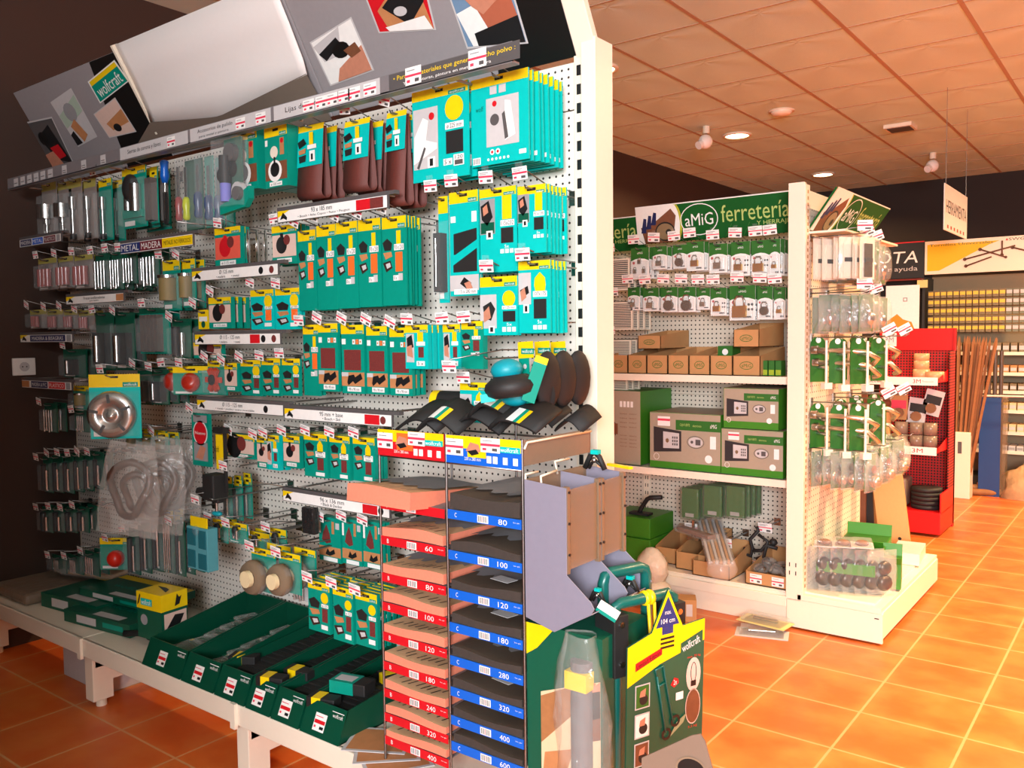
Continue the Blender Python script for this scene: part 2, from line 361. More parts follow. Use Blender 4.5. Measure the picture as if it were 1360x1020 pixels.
# top label rail
RY = 1.685
t = thing('label_rail', 'long grey label rail along the top of the left gondola', 'label rail', (0, RY, 0))
RZ = 2.10
rail = MB().box(-4.08, -1.28, 0, .006, RZ-.018, RZ+.03, mat('rail_grey', (122, 116, 118), .35))
rail.box(-4.08, -1.28, 0, .03, RZ-.02, RZ-.014, mat('rail_grey', (122, 116, 118), .35))
rail.build('rail', t)
for x in (-4.0, -3.3, -2.4, -1.5): MB().tube([(x, 0, RZ-.01), (x, .315, RZ-.01)], .004, WIRE).build('rail_bracket', t)
def seg(px0, px1, mt, words, col=BLACK, sub=None, sub2=None):
    m_ = MB().rect(px0, RZ-.016, px1, RZ+.028, -.0008, mt); n = len(words)
    for (tx, a, b_) in words: m_.text(tx, px0+(px1-px0)*a, RZ+(.004 if sub else -.004), px0+(px1-px0)*b_, RZ+(.02 if sub else .016), -.0014, col)
    if sub: m_.text(sub, px0+(px1-px0)*.12, RZ-.011, px0+(px1-px0)*(sub2 or .6), RZ-.001, -.0014, WHITE if col != BLACK else BLACK)
    m_.build('printed_strip', t)
def mini_tag(m_, x, z, y, w=.05, h=.034, rl=0):
    m_.M = Matrix.Translation((x, y, z)) @ Matrix.Rotation(rl, 4, 'Y')
    m_.rect(-w/2, -h/2, w/2, h/2, 0, WHITE); m_.rect(-w/2, -.002, w/2, .004, -.0004, PINK)
    m_.rect(-w*.4, h*.28, w*.1, h*.34, -.0004, GREY); m_.rect(-w*.4, -h*.2, -w*.2, -h*.36, -.0004, PINK); m_.rect(w*.1, -h*.18, w*.36, -h*.38, -.0004, DGREY); m_.M = Matrix.Identity(4)
seg(-3.1180, -2.6699, LGREY, [('Sierras de corona y llaves', .12, .62)])
seg(-2.6563, -2.2165, LGREY, [('Accesorios de pulido', .1, .55)], BLACK, 'para metal y pintura', .5)
seg(-2.2017, -1.7355, LGREY, [('Lijas de banda', .12, .5)])
seg(-1.7004, -1.2551, DGREY, [('• Para los materiales que generan mucho polvo :', .04, .97)], YEL, 'Yeso, pinturas, pintura en metal/madera', .8)
for x in (-3.5523, -3.3929, -3.2420): m_ = MB().rect(x-.02, RZ-.012, x+.02, RZ+.022, -.0016, LGREY).rect(x-.016, RZ, x+.012, RZ+.003, -.002, DGREY).rect(x-.014, RZ-.008, x+.014, RZ-.005, -.002, DGREY).build('price_label', t)
for x in (-3.9925, -3.9274, -3.8636, -3.8011, -3.7399, -3.6733): m_ = MB().rect(x-.022, RZ-.012, x+.022, RZ+.022, -.0016, LGREY).rect(x-.018, RZ, x+.012, RZ+.003, -.002, DGREY).build('price_label', t)
for x in (-2.7727, -2.3712, -2.2664)+(-2.0365, -1.9794, -1.9303, -1.8824, -1.8387, -1.7748): m_ = MB(); mini_tag(m_, x, RZ+.004, -.0018); m_.build('price_label', t)
for x in (-1.6045, -1.3842): m_ = MB(); mini_tag(m_, x, RZ+.008, -.006, .058, .046); m_.build('clear_tag', t)
# header boards (lean 30 degrees out over the aisle)
HB = (0, 1.99, 2.17)
def H(mb, pts, y, m): return mb.flat(pts, y, m)
hg = mat('header_grey', (150, 144, 146), .4)
hk = mat('header_black', (18, 17, 17), .4)
def header(x0, x1, label, h=.43):
    o = thing('header_board', label, 'advertising board', HB, rx=PI/6)
    MB().box(x0, x1, 0, .012, 0, h, hg).build('board', o, bev=.002); return o
def photo(o, c4, cols, y=-.0015, edge=True, nm='photo_print'):
    m_ = MB()
    if edge:
        cx = sum(p[0] for p in c4)/4; cz = sum(p[1] for p in c4)/4
        m_.flat([(cx+(x-cx)*1.06, cz+(z-cz)*1.06) for x, z in c4], y, LGREY)
    a, b_, c_, d_ = [Vector(p) for p in c4]
    def q(u, v): r = (a*(1-u)+b_*u)*(1-v)+(d_*(1-u)+c_*u)*v; return (r.x, r.y)
    for i, (poly, mt) in enumerate(cols): m_.flat([q(u, v) for u, v in poly], y-.0005*(i+1), mt)
    m_.build(nm, o)
FULL = [(0, 0), (1, 0), (1, 1), (0, 1)]
def ell(u, v, ru, rv, n=14): return [(u+ru*math.cos(2*PI*k/n), v+rv*math.sin(2*PI*k/n)) for k in range(n)]
o = header(-4.2, -3.265, 'grey photo header board at the dark wall, with green brand plate')
m_ = MB().flat([(-3.62, .0), (-3.267, .0), (-3.267, .429), (-3.5, .429)], -.0008, hk); m_.build('black_print', o)
photo(o, [(-4.2299, 0.2933), (-3.9992, 0.2799), (-4.0355, 0.0541), (-4.2702, 0.0705)], [(FULL, DGREY), ([(.2, .3), (.75, .1), (1, .9), (.5, .8)], BLACK), (ell(.35, .35, .16, .14), hk), ([(.45, .55), (.8, .5), (.9, .75), (.6, .8)], RED), ([(0, .7), (.5, .62), (.75, 1), (.1, 1)], SKIN)])
photo(o, [(-3.9320, 0.3367), (-3.7275, 0.3592), (-3.7299, 0.1578), (-3.9110, 0.1405)], [(FULL, LGREY), ([(0, .3), (1, .1), (1, .45), (0, .6)], mat('pale_green_print', (168, 186, 168))), (ell(.5, .35, .25, .2), GREY), ([(.2, .6), (.5, .5), (.7, .9), (.4, 1)], WOOD), ([(.0, .75), (.2, .7), (.3, 1), (.0, 1)], BLACK)])
photo(o, [(-3.6563, 0.2392), (-3.4545, 0.2714), (-3.4322, 0.1310), (-3.6358, 0.1365)], [(FULL, mat('pale_pink_print', (222, 190, 176))), ([(.2, .5), (1, .3), (1, .7), (.3, .8)], WOOD), (ell(.5, .75, .14, .14), BLACK)])
m_ = MB(); cs = [(-3.5697, 0.3614), (-3.3325, 0.3972), (-3.3080, 0.3180), (-3.5641, 0.2783)]
a, b_, c_, d_ = [Vector(q) for q in cs]
def Q(u, v): r = (a*(1-u)+b_*u)*(1-v)+(d_*(1-u)+c_*u)*v; return (r.x, r.y)
m_.flat([Q(-.04, -.06), Q(1.04, -.06), Q(1.04, 1.05), Q(-.04, 1.05)], -.0016, WHITE)
m_.flat([Q(0, 0), Q(1, 0), Q(1, 1), Q(0, 1)], -.0022, YEL).flat([Q(0, .22), Q(1, .22), Q(1, 1), Q(0, 1)], -.0028, GREEN)
vs, fs, _ = text_geo('wolfcraft'); vv = []
for tx, tz in vs: q_ = Q(.08+tx*.84, .9-tz*.55); vv.append((q_[0], -.0034, q_[1]))
m_.add(vv, fs, WHITE); m_.build('brand_plate', o)
o = header(-3.26, -2.285, 'grey header board hidden behind the blank white board', .40)
o = header(-2.28, -1.29, 'grey header board with three workshop photos, nearest the post', .46)
MB().flat([(-1.56, 0), (-1.292, 0), (-1.292, .459), (-1.44, .459)], -.0008, hk).build('black_print', o)
MB().box(-1.29, -1.225, -.004, .02, -.02, .5, CREAM).build('end_bracket', o, bev=.002)
MB().box(-2.28, -1.29, -.002, .014, .46, .466, WHITE).build('edge_strip', o)
photo(o, [(-2.2397, 0.2379), (-2.0346, 0.2677), (-2.0250, 0.1100), (-2.2283, 0.1001)], [(FULL, WHITE), ([(0, .1), (.7, 0), (.5, .5), (.1, .5)], LGREY), ([(.05, .3), (.55, .15), (.6, .3), (.15, .5)], BLACK), (ell(.55, .42, .2, .16), hk), ([(.35, .75), (1, .5), (1, 1), (.2, 1)], SKIN), ([(.6, .45), (.9, .4), (.95, .6), (.7, .65)], BROWN)])
photo(o, [(-1.9392, 0.3229), (-1.7100, 0.3290), (-1.7309, 0.1710), (-1.9376, 0.2077)], [(FULL, RED), ([(.1, .5), (.5, .1), (.9, .3), (1, 1), (.2, 1)], WOOD), ([(.2, .45), (.6, .1), (.95, .5), (.6, .9)], BLACK), (ell(.5, .6, .12, .1), LGREY), ([(.55, -.0), (.95, .0), (.98, .45), (.7, .35)], SKIN), ([(.15, .9), (.9, .75), (1, 1), (.2, 1)], WHITE)])
photo(o, [(-1.6365, 0.2661), (-1.4328, 0.2775), (-1.4343, 0.0707), (-1.6329, 0.0981)], [(FULL, mat('blue_grey_print', (110, 140, 170))), ([(0, .45), (.5, .35), (.7, 1), (.1, 1)], WHITE), ([(.35, .4), (.95, .25), (1, .75), (.5, .9)], mat('sand_block_print', (176, 96, 70))), ([(.15, .15), (.8, .05), (.85, .35), (.45, .55), (.3, .4)], SKIN), ([(.2, .8), (1, .65), (1, 1), (.2, 1)], BLACK)])
# blank white board in front of the middle header, lower edge bent back
wb = thing('blank_board', 'large blank white board bent over the middle of the header', 'board', HB, rx=PI/6)
vs = []; n = 26; wx0, wx1 = -3.25, -2.285
for s_, (yy, zz) in enumerate([(-.012, .45), (-.014, .32), (-.02, .2), (-.03, .12)]):
    for i in range(n+1):
        u = i/n; sag = .022*math.sin(PI*u)*(s_/3)**2
        vs.append((wx0+(wx1-wx0)*u, yy-sag*.8, zz-.02*(s_ == 3)*(1-abs(2*u-1))+(.03*(s_ == 3)*abs(2*u-.9))))
fs = [(r*(n+1)+i, r*(n+1)+i+1, (r+1)*(n+1)+i+1, (r+1)*(n+1)+i) for r in range(3) for i in range(n)]
WB = mat('blank_board_white', (236, 228, 224), .55, var=.02)
o = MB().add(vs, fs, WB, True).build('board_sheet', wb)
sl = o.modifiers.new('s', 'SOLIDIFY'); sl.thickness = .004
MB().box(wx0-.012, wx0, -.03, -.004, .1, .452, CREAM).build('edge_strip', wb)
vs = []
for i in range(n+1):
    u = i/n; zl = .12-.02*(1-abs(2*u-1))+.03*abs(2*u-.9); vs += [(wx0+(wx1-wx0)*u, -.034-.02*math.sin(PI*u), zl+.004), (wx0-.35*(1-u)+(wx1-wx0)*u, -.006, .02-.03*u)]
o = MB().add(vs, [(2*i, 2*i+2, 2*i+3, 2*i+1) for i in range(n)], mat('flap_shade', (120, 104, 92), .7), True).build('folded_flap', wb)  # shade on the flap's downward side painted in as a darker colour
# ------------------------------------------------------------------ printed hook rails (strips)
def strip(label, X0, Z0, X1, Z1, Y, cells, h=.028, parent=None):
    """cells: list of (u0,u1,material,text,textmat,v0,v1)"""
    o = thing('sign_strip', label, 'shelf sign', ((X0+X1)/2, Y, (Z0+Z1)/2), ry=0)
    w2 = (X1-X0)/2
    MB().box(-w2-.004, w2+.03, .002, .02, h/2+.001, h/2+.012, DGREY).box(-w2-.004, w2+.004, .001, .006, -h/2-.002, h/2+.012, DGREY).build('holder', o)
    for sx in (-w2+.03, w2-.03): MB().tube([(sx, .006, h/2+.006), (sx, PY-Y, h/2+.006)], .003, WIRE).build('arm', o)
    m_ = MB().rect(-w2, -h/2, w2, h/2, 0, WHITE)
    for k, (u0, u1, mt, tx, tm, v0, v1) in enumerate(cells):
        a = -w2+2*w2*u0; b_ = -w2+2*w2*u1
        if mt: m_.rect(a, -h/2+.002, b_, h/2-.002, -.0006, mt)
        if tx == '@': m_.flat([(a, h/2), (b_, h/2), (a, -h*.1)], -.0008, YEL).flat([(a+(b_-a)*.2, -h*.3), (a+(b_-a)*.45, h*.35), (a+(b_-a)*.8, -h*.15), (a+(b_-a)*.75, -h*.4), (a+(b_-a)*.5, -h*.2)], -.0012, BLACK)
        elif tx == 'O': m_.disc((a+b_)/2, 0, h*.36, -.001, tm or BLACK, h*.36)
        elif tx: m_.text(tx, a+(b_-a)*.06, -h/2+h*v0, b_-(b_-a)*.06, -h/2+h*v1, -.0012, tm)
    m_.build('printed_card', o)
SY = 1.72
NV = mat('label_navy', (24, 34, 84), .5); MR = mat('label_maroon', (110, 30, 44), .5)
strip('white sign strip with black machine, headed 93 x 185 mm', -2.2417, 1.8092, -1.7536, 1.7885, SY, [(0, .12, None, '@', 0, 0, 0), (.32, .54, None, '93 x 185 mm', BLACK, .52, .92), (.17, .72, None, '• Bosch • Atlas Copco • Festo • Peugeot', BLACK, .12, .38), (.74, .86, RED, '', 0, 0, 0), (.86, .97, MAROON, '', 0, 0, 0)], .034)
strip('white sign strip reading 125 mm over the round disc packs', -2.7286, 1.6532, -2.2498, 1.6205, SY, [(0, .14, None, '@', 0, 0, 0), (.33, .52, None, 'Ø 125 mm', BLACK, .5, .9), (.3, .42, None, '• madera', BLACK, .1, .35), (.48, .58, None, '• metal', BLACK, .1, .35), (.77, .87, None, 'O', BLACK, 0, 0), (.9, .97, None, 'O', MAROON, 0, 0)], .033)
strip('white sign strip reading 115 - 125 mm with red arrow', -2.7230, 1.4287, -2.2478, 1.4032, SY, [(0, .14, None, '@', 0, 0, 0), (.3, .57, None, 'Ø 115 - 125 mm', BLACK, .5, .9), (.3, .41, None, '• madera', BLACK, .1, .35), (.48, .56, None, '• metal', BLACK, .1, .35), (.67, .78, RED, '', 0, 0, 0), (.77, .87, None, 'O', BLACK, 0, 0), (.9, .97, None, 'O', MAROON, 0, 0)], .033)
strip('white sign strip reading 115 - 125 mm above the clamps', -2.7220, 1.2026, -2.2425, 1.1697, SY, [(0, .12, None, '@', 0, 0, 0), (.3, .57, None, 'Ø 115 - 125 mm', BLACK, .5, .9), (.2, .72, None, '• metal • piedra • acero inoxidable', BLACK, .1, .35), (.77, .86, None, 'O', BLACK, 0, 0)], .033)
strip('white sign strip reading 95 mm + base', -2.2337, 1.1991, -1.7532, 1.1568, SY, [(0, .11, None, '@', 0, 0, 0), (.34, .59, None, '95 mm + base', BLACK, .5, .9), (.37, .56, None, '• Bosch • Skil', BLACK, .12, .4), (.77, .9, RED, '', 0, 0, 0), (.9, .96, None, 'O', MAROON, 0, 0)], .032)
strip('white sign strip reading 96 x 136 mm over the triangle packs', -2.2531, 0.9206, -1.7694, 0.9028, SY, [(0, .11, None, '@', 0, 0, 0), (.36, .62, None, '96 x 136 mm', BLACK, .5, .92), (.37, .6, None, '• Black & Decker', BLACK, .12, .42), (.77, .9, RED, '', 0, 0, 0), (.9, .96, None, 'O', BLACK, 0, 0)], .031)
strip('dark sign strip by the dark wall, blue and maroon words MADERA METAL PLASTICO', -4.0695, 1.8648, -3.6836, 1.8325, SY, [(.02, .3, NV, 'MADERA', WHITE, .25, .75), (.32, .58, BLUE, 'METAL', WHITE, .25, .75), (.6, .88, MR, 'PLASTICO', WHITE, .25, .75), (.9, .98, GREY, '', 0, 0, 0)], .031)
strip('sign strip with blue METAL, maroon MADERA and yellow fields', -3.2063, 1.7766, -2.7181, 1.7548, SY, [(0, .29, NAVY, 'METAL', WHITE, .2, .8), (.29, .6, MR, 'MADERA', WHITE, .2, .8), (.6, 1, YEL, 'METALES NO FERROSOS', BLACK, .3, .7)], .038)
strip('white sign strip in small letters among the drill sets', -3.6586, 1.5903, -3.1986, 1.5745, SY, [(0, .16, None, '@', 0, 0, 0), (.3, .72, None, 'Fresas avellanadoras', BLACK, .5, .85), (.42, .6, None, 'para taladro', BLACK, .15, .4), (.88, 1, WOOD, '', 0, 0, 0)], .03)
strip('sign strip with navy word field above the wall socket', -4.1038, 1.4469, -3.6219, 1.4080, SY, [(0, .16, None, '@', 0, 0, 0), (.2, .88, NV, 'MADERA & BISAGRAS', WHITE, .25, .75), (.9, .98, GREY, '', 0, 0, 0)], .031)
strip('sign strip with navy and red word fields below the wall socket', -4.1089, 1.2431, -3.6456, 1.2062, SY, [(0, .16, WOOD, '', 0, 0, 0), (.2, .54, NV, 'MADERA & PVC', WHITE, .25, .75), (.56, .88, RED, 'PLASTICO', WHITE, .25, .75), (.9, .98, GREY, '', 0, 0, 0)], .032)
# ------------------------------------------------------------------ pack styles: x centred on the hook, z from 0 down to -h, front at y=-t
def card(mb, w, h, t, col, hdr=.12, hc=YEL, br=True):
    mb.box(-w/2, w/2, -t, 0, -h, 0, col); F = -t-.0004
    if hdr:
        hh = max(.022, hdr*h); mb.rect(-w/2, -hh, w/2, 0, F, hc)
        mb.rect(-min(.014, w*.2), -.014, min(.014, w*.2), -.006, F-.0004, BLACK)
        if br and w > .045: brand(mb, w*.16, -hh*.98, w*.46, -hh*.62, F-.0004)
    return F
def fr(mb, w, h, F, l, u0, v0, u1, v1, m): mb.rect(-w/2+w*u0, -h*v1, -w/2+w*u1, -h*v0, F-.0004*l, m)
def ft(mb, w, h, F, l, t, u0, v0, u1, v1, m): mb.text(t, -w/2+w*u0, -h*v1, -w/2+w*u1, -h*v0, F-.0004*l, m)
def fp(mb, w, h, F, l, pts, m): mb.flat([(-w/2+w*u, -h*v) for u, v in pts], F-.0004*l, m)
def fe(mb, w, h, F, l, u, v, r, m): mb.disc(-w/2+w*u, -h*v, r*w, F-.0004*l, m)
def machine(mb, w, h, F, u0, v0, u1, v1):              # tool, board and sole drawing used on many packs
    du, dv = u1-u0, v1-v0; P = lambda L: [(u0+du*a, v0+dv*b_) for a, b_ in L]
    fp(mb, w, h, F, 1, P([(0, .12), (.5, 0), (1, .15), (.9, .36), (.2, .36)]), DARK)
    fp(mb, w, h, F, 1, P([(.05, .42), (.9, .40), (1, .54), (.3, .62)]), WOOD)
    fp(mb, w, h, F, 1, P([(0, .72), (.8, .66), (1, .88), (.35, 1)]), mat('sole_print', (52, 30, 26), .5))
    fp(mb, w, h, F, 2, P([(.3, .76), (.75, .72), (.85, .84), (.45, .9)]), LGREY)
def s_big1(mb, w, h):
    F = card(mb, w, h, .005, TEAL, .11)
    fr(mb, w, h, F, 1, .02, .2, .47, .86, LGREY); fp(mb, w, h, F, 2, [(.04, .5), (.2, .3), (.3, .34), (.25, .55), (.45, .6), (.45, .66), (.02, .8)], WHITE); fp(mb, w, h, F, 3, [(.08, .84), (.22, .62), (.25, .64), (.12, .86)], DGREY); fe(mb, w, h, F, 3, .36, .3, .05, RED)
    fr(mb, w, h, F, 4, .28, .74, .42, .86, WHITE); fr(mb, w, h, F, 5, .32, .76, .38, .84, BLACK)
    fe(mb, w, h, F, 1, .76, .26, .16, YEL); fr(mb, w, h, F, 1, .6, .41, .92, .48, WHITE); ft(mb, w, h, F, 2, 'ø 225 mm', .63, .42, .89, .47, BLACK)
    fr(mb, w, h, F, 1, .61, .5, .91, .74, DARK); fr(mb, w, h, F, 1, .56, .79, .72, .86, WHITE); ft(mb, w, h, F, 2, '5 x', .58, .8, .7, .85, BLACK)
    fr(mb, w, h, F, 1, .74, .76, .92, .88, WHITE); ft(mb, w, h, F, 2, '120', .77, .77, .9, .81, BLACK); fr(mb, w, h, F, 2, .76, .82, .9, .87, DGREY)
def s_big2(mb, w, h):
    F = card(mb, w, h, .005, TEAL, .11, br=False)
    for u in (.34, .5): fr(mb, w, h, F, 1, u, .12, u+.12, .21, LGREY)
    fr(mb, w, h, F, 1, .27, .25, .84, .8, LGREY); fe(mb, w, h, F, 2, .42, .5, .08, DGREY); fp(mb, w, h, F, 2, [(.6, .3), (.7, .32), (.78, .7), (.6, .75)], WHITE); fe(mb, w, h, F, 2, .42, .32, .04, RED)
    fp(mb, w, h, F, 3, [(.55, .45), (.6, .42), (.66, .72), (.6, .74)], DGREY)
    fr(mb, w, h, F, 1, .02, .9, .16, .98, WHITE)
    for k in range(6): fr(mb, w, h, F, 2, .03+k*.02, .91, .038+k*.02, .97, BLACK)
    for u in (.34, .44): fe(mb, w, h, F, 1, u+.03, .86, .04, WHITE); fe(mb, w, h, F, 2, u+.03, .86, .02, RED)
    for k in range(6): fe(mb, w, h, F, 1, .3+k*.07, .94, .02, WHITE)
    fr(mb, w, h, F, 1, .84, .88, .96, .93, WHITE); ft(mb, w, h, F, 1, 'wolf', .08, .32, .22, .38, DGREEN)
def s_rect(mb, w, h, num='115x232', ph=BROWN):
    F = card(mb, w, h, .005, TEAL, .09)
    fr(mb, w, h, F, 1, .0, .12, .42, .54, GREY); fp(mb, w, h, F, 2, [(.02, .2), (.25, .14), (.36, .34), (.2, .44), (.05, .36)], BLACK); fp(mb, w, h, F, 3, [(.08, .22), (.2, .18), (.24, .28), (.1, .32)], SKIN); fr(mb, w, h, F, 2, .02, .4, .4, .53, DGREEN)
    fr(mb, w, h, F, 4, .18, .5, .36, .6, WHITE); fr(mb, w, h, F, 5, .23, .52, .31, .58, BLACK)
    fr(mb, w, h, F, 1, .62, .1, .88, .38, YEL); fr(mb, w, h, F, 1, .57, .39, .95, .46, WHITE); ft(mb, w, h, F, 2, num, .59, .4, .93, .45, BLACK)
    fr(mb, w, h, F, 1, .58, .48, .92, .66, DARK); ft(mb, w, h, F, 2, '5x', .68, .68, .8, .72, WHITE)
    for k in range(3): fr(mb, w, h, F, 1, .56+.13*k, .73, .66+.13*k, .78, WHITE)
def s_r190(mb, w, h): s_rect(mb, w, h, '93 x 190')
def s_r107(mb, w, h):
    F = card(mb, w, h, .005, TEAL, .12)
    fr(mb, w, h, F, 1, .0, .16, .4, .6, LGREY); fp(mb, w, h, F, 2, [(.05, .4), (.3, .34), (.34, .44), (.1, .52)], BLACK); fp(mb, w, h, F, 3, [(.06, .42), (.2, .36), (.26, .5), (.1, .56)], SKIN); fr(mb, w, h, F, 4, .16, .6, .34, .72, WHITE); fr(mb, w, h, F, 5, .21, .62, .29, .7, BLACK)
    fp(mb, w, h, F, 1, [(.5, .34), (.52, .24), (.68, .16), (.84, .24), (.86, .34), (.84, .42), (.54, .42)], YEL); fr(mb, w, h, F, 1, .46, .42, .9, .5, WHITE); ft(mb, w, h, F, 2, '107x175', .49, .43, .87, .48, BLACK)
    fr(mb, w, h, F, 1, .48, .53, .88, .8, DARK); ft(mb, w, h, F, 2, '5x', .6, .82, .74, .87, WHITE)
    for k in range(3): fr(mb, w, h, F, 1, .46+.15*k, .89, .58+.15*k, .95, WHITE)
def s_r125(mb, w, h):
    F = card(mb, w, h, .005, TEAL, .17)
    fr(mb, w, h, F, 1, .0, .3, .45, .88, LGREY); fp(mb, w, h, F, 2, [(.08, .5), (.3, .42), (.42, .55), (.3, .75), (.12, .7)], DARK); fp(mb, w, h, F, 3, [(.1, .6), (.25, .5), (.3, .7), (.1, .78)], SKIN); fr(mb, w, h, F, 4, .24, .84, .4, .96, WHITE); fr(mb, w, h, F, 5, .28, .86, .36, .94, BLACK)
    fe(mb, w, h, F, 1, .78, .38, .17, YEL); fr(mb, w, h, F, 1, .6, .5, .97, .56, WHITE); ft(mb, w, h, F, 2, 'ø 125 mm', .62, .51, .95, .55, BLACK)
    fr(mb, w, h, F, 1, .62, .59, .95, .77, DARK); ft(mb, w, h, F, 2, '5x', .72, .79, .86, .84, WHITE)
    for k in range(3): fr(mb, w, h, F, 1, .6+.13*k, .86, .7+.13*k, .94, WHITE)
def s_115(mb, w, h):
    F = card(mb, w, h, .005, TEAL, .11)
    fr(mb, w, h, F, 1, .05, .23, .22, .29, WHITE); fr(mb, w, h, F, 1, .78, .2, .95, .3, WHITE)
    fp(mb, w, h, F, 1, [(.14, .4), (.95, .36), (.95, .47), (.2, .6), (.14, .6)], DARK); fp(mb, w, h, F, 1, [(.95, .55), (.95, .77), (.12, .77), (.12, .7)], DARK)
    fr(mb, w, h, F, 1, 0, .8, 1, .95, LGREY); fp(mb, w, h, F, 2, [(.35, .88), (.5, .82), (.75, .88), (.6, .94)], BLACK); fp(mb, w, h, F, 3, [(.5, .88), (.7, .86), (.8, .93), (.6, .94)], SKIN)
    fr(mb, w, h, F, 4, .15, .935, .95, .985, WHITE); ft(mb, w, h, F, 5, '115 x 280 mm', .3, .94, .9, .975, BLACK)
def s_orange(mb, w, h, num='93 x 230', grit=ORANGE, t=.006):
    F = card(mb, w, h, t, GREEN, .13)
    machine(mb, w, h, F, .02, .24, .42, .62)
    fr(mb, w, h, F, 1, .6, .16, .78, .31, YEL); fr(mb, w, h, F, 1, .5, .31, .9, .38, WHITE); ft(mb, w, h, F, 2, num, .52, .32, .88, .37, BLACK)
    fr(mb, w, h, F, 1, .55, .4, .84, .62, grit); fr(mb, w, h, F, 1, .45, .66, .72, .72, WHITE); ft(mb, w, h, F, 2, '10 x', .47, .67, .6, .71, BLACK); fr(mb, w, h, F, 1, .66, .64, .84, .72, LGREY)
def s_maroonstrip(mb, w, h): s_orange(mb, w, h, '70 x 125', MAROON, .02)
def s_maroon(mb, w, h):
    F = card(mb, w, h, .012, GREEN, .13)
    fr(mb, w, h, F, 1, .03, .2, .2, .28, WHITE)
    for k, c in enumerate((WHITE, ORANGE, WHITE)): fr(mb, w, h, F, 1, .5+.15*k, .21, .62+.15*k, .28, c); fr(mb, w, h, F, 2, .53+.15*k, .23, .58+.15*k, .26, WOOD)
    fr(mb, w, h, F, 1, .12, .36, .86, .66, MAROON); fr(mb, w, h, F, 1, 0, .69, 1, .89, WOOD); fr(mb, w, h, F, 2, 0, .69, .3, .75, LGREY)
    fp(mb, w, h, F, 3, [(.25, .84), (.3, .74), (.55, .72), (.6, .76), (.85, .7), (.92, .78), (.6, .86), (.5, .82), (.3, .88)], BLACK)
    fr(mb, w, h, F, 3, .25, .9, .85, .97, WHITE); ft(mb, w, h, F, 4, '98 x 98 mm', .32, .915, .78, .955, BLACK)
def s_disc(mb, w, h, grit=ORANGE, t=.008):
    F = card(mb, w, h, t, TEAL if grit is ORANGE else GREEN, .16)
    machine(mb, w, h, F, .03, .32, .55, .9)
    fe(mb, w, h, F, 1, .77, .3, .17, YEL); fr(mb, w, h, F, 1, .62, .42, .94, .49, WHITE); ft(mb, w, h, F, 2, 'ø 125', .66, .43, .9, .48, BLACK)
    fr(mb, w, h, F, 1, .65, .51, .9, .78, grit); fr(mb, w, h, F, 1, .6, .84, .9, .93, WHITE)
def s_discm(mb, w, h): s_disc(mb, w, h, MAROON)
def s_discy(mb, w, h): s_disc(mb, w, h, MAROON, .012)
def s_iron(mb, w, h):
    F = card(mb, w, h, .014, GREEN, .13); machine(mb, w, h, F, .05, .2, .45, .75)
    fp(mb, w, h, F, 1, [(.58, .42), (.58, .25), (.7, .13), (.82, .25), (.82, .42)], YEL); fr(mb, w, h, F, 1, .5, .4, .92, .53, WHITE); ft(mb, w, h, F, 2, '95 mm +', .54, .41, .88, .46, BLACK); ft(mb, w, h, F, 2, 'base', .6, .47, .82, .52, BLACK)
    fr(mb, w, h, F, 1, .57, .55, .84, .83, MAROON); fr(mb, w, h, F, 1, .5, .88, .88, .96, WHITE)
def s_tria(mb, w, h):
    F = card(mb, w, h, .012, GREEN, 0)
    fr(mb, w, h, F, 1, .6, .08, .72, .36, WOOD); fr(mb, w, h, F, 1, .78, .1, .95, .24, LGREY); fr(mb, w, h, F, 1, .0, .1, .1, .38, WHITE)
    fp(mb, w, h, F, 1, [(.14, .52), (.2, .36), (.36, .16), (.5, .36), (.56, .56), (.36, .6)], MAROON); fr(mb, w, h, F, 1, 0, .66, 1, .88, WOOD)
    fp(mb, w, h, F, 2, [(.3, .84), (.4, .7), (.5, .78), (.7, .7), (.75, .8), (.5, .87)], BLACK); fr(mb, w, h, F, 1, .2, .9, .85, .99, WHITE)
def s_pad(mb, w, h):
    F = card(mb, w, h, .045, GREEN, .16)
    fr(mb, w, h, F, 1, .03, .2, .14, .3, WHITE); fr(mb, w, h, F, 1, .68, .2, .86, .48, WOOD); fe(mb, w, h, F, 2, .77, .25, .07, RED)
    fe(mb, w, h, F, 1, .42, .42, .17, mat('lambswool', (226, 214, 196), .9)); fr(mb, w, h, F, 1, .02, .58, .97, .88, BROWN); fe(mb, w, h, F, 2, .45, .73, .3, WHITE); fe(mb, w, h, F, 3, .45, .71, .2, BLACK); fr(mb, w, h, F, 3, .4, .5, .48, .66, BLACK)
    fr(mb, w, h, F, 2, .2, .91, .75, .98, WHITE); ft(mb, w, h, F, 3, 'ø 125 mm', .26, .925, .7, .965, BLACK)
def s_photo(mb, w, h, bgc=None, fg=BLACK):
    F = card(mb, w, h, .016, GREEN, .16)
    fr(mb, w, h, F, 1, .02, .24, .98, .8, bgc or mat('pale_pink_print', (222, 190, 176))); fe(mb, w, h, F, 2, .4, .5, .22, fg); fe(mb, w, h, F, 3, .62, .38, .13, MAROON); fp(mb, w, h, F, 4, [(.35, .2), (.48, .2), (.5, .5), (.4, .5)], fg)
    fr(mb, w, h, F, 1, .2, .84, .8, .95, WHITE); ft(mb, w, h, F, 2, 'ø 115 mm', .26, .86, .74, .93, BLACK)
def s_red(mb, w, h): s_photo(mb, w, h, mat('coral_print', (226, 92, 74)), RED)
def s_wire(mb, w, h): s_photo(mb, w, h, ORANGE, BLACK)
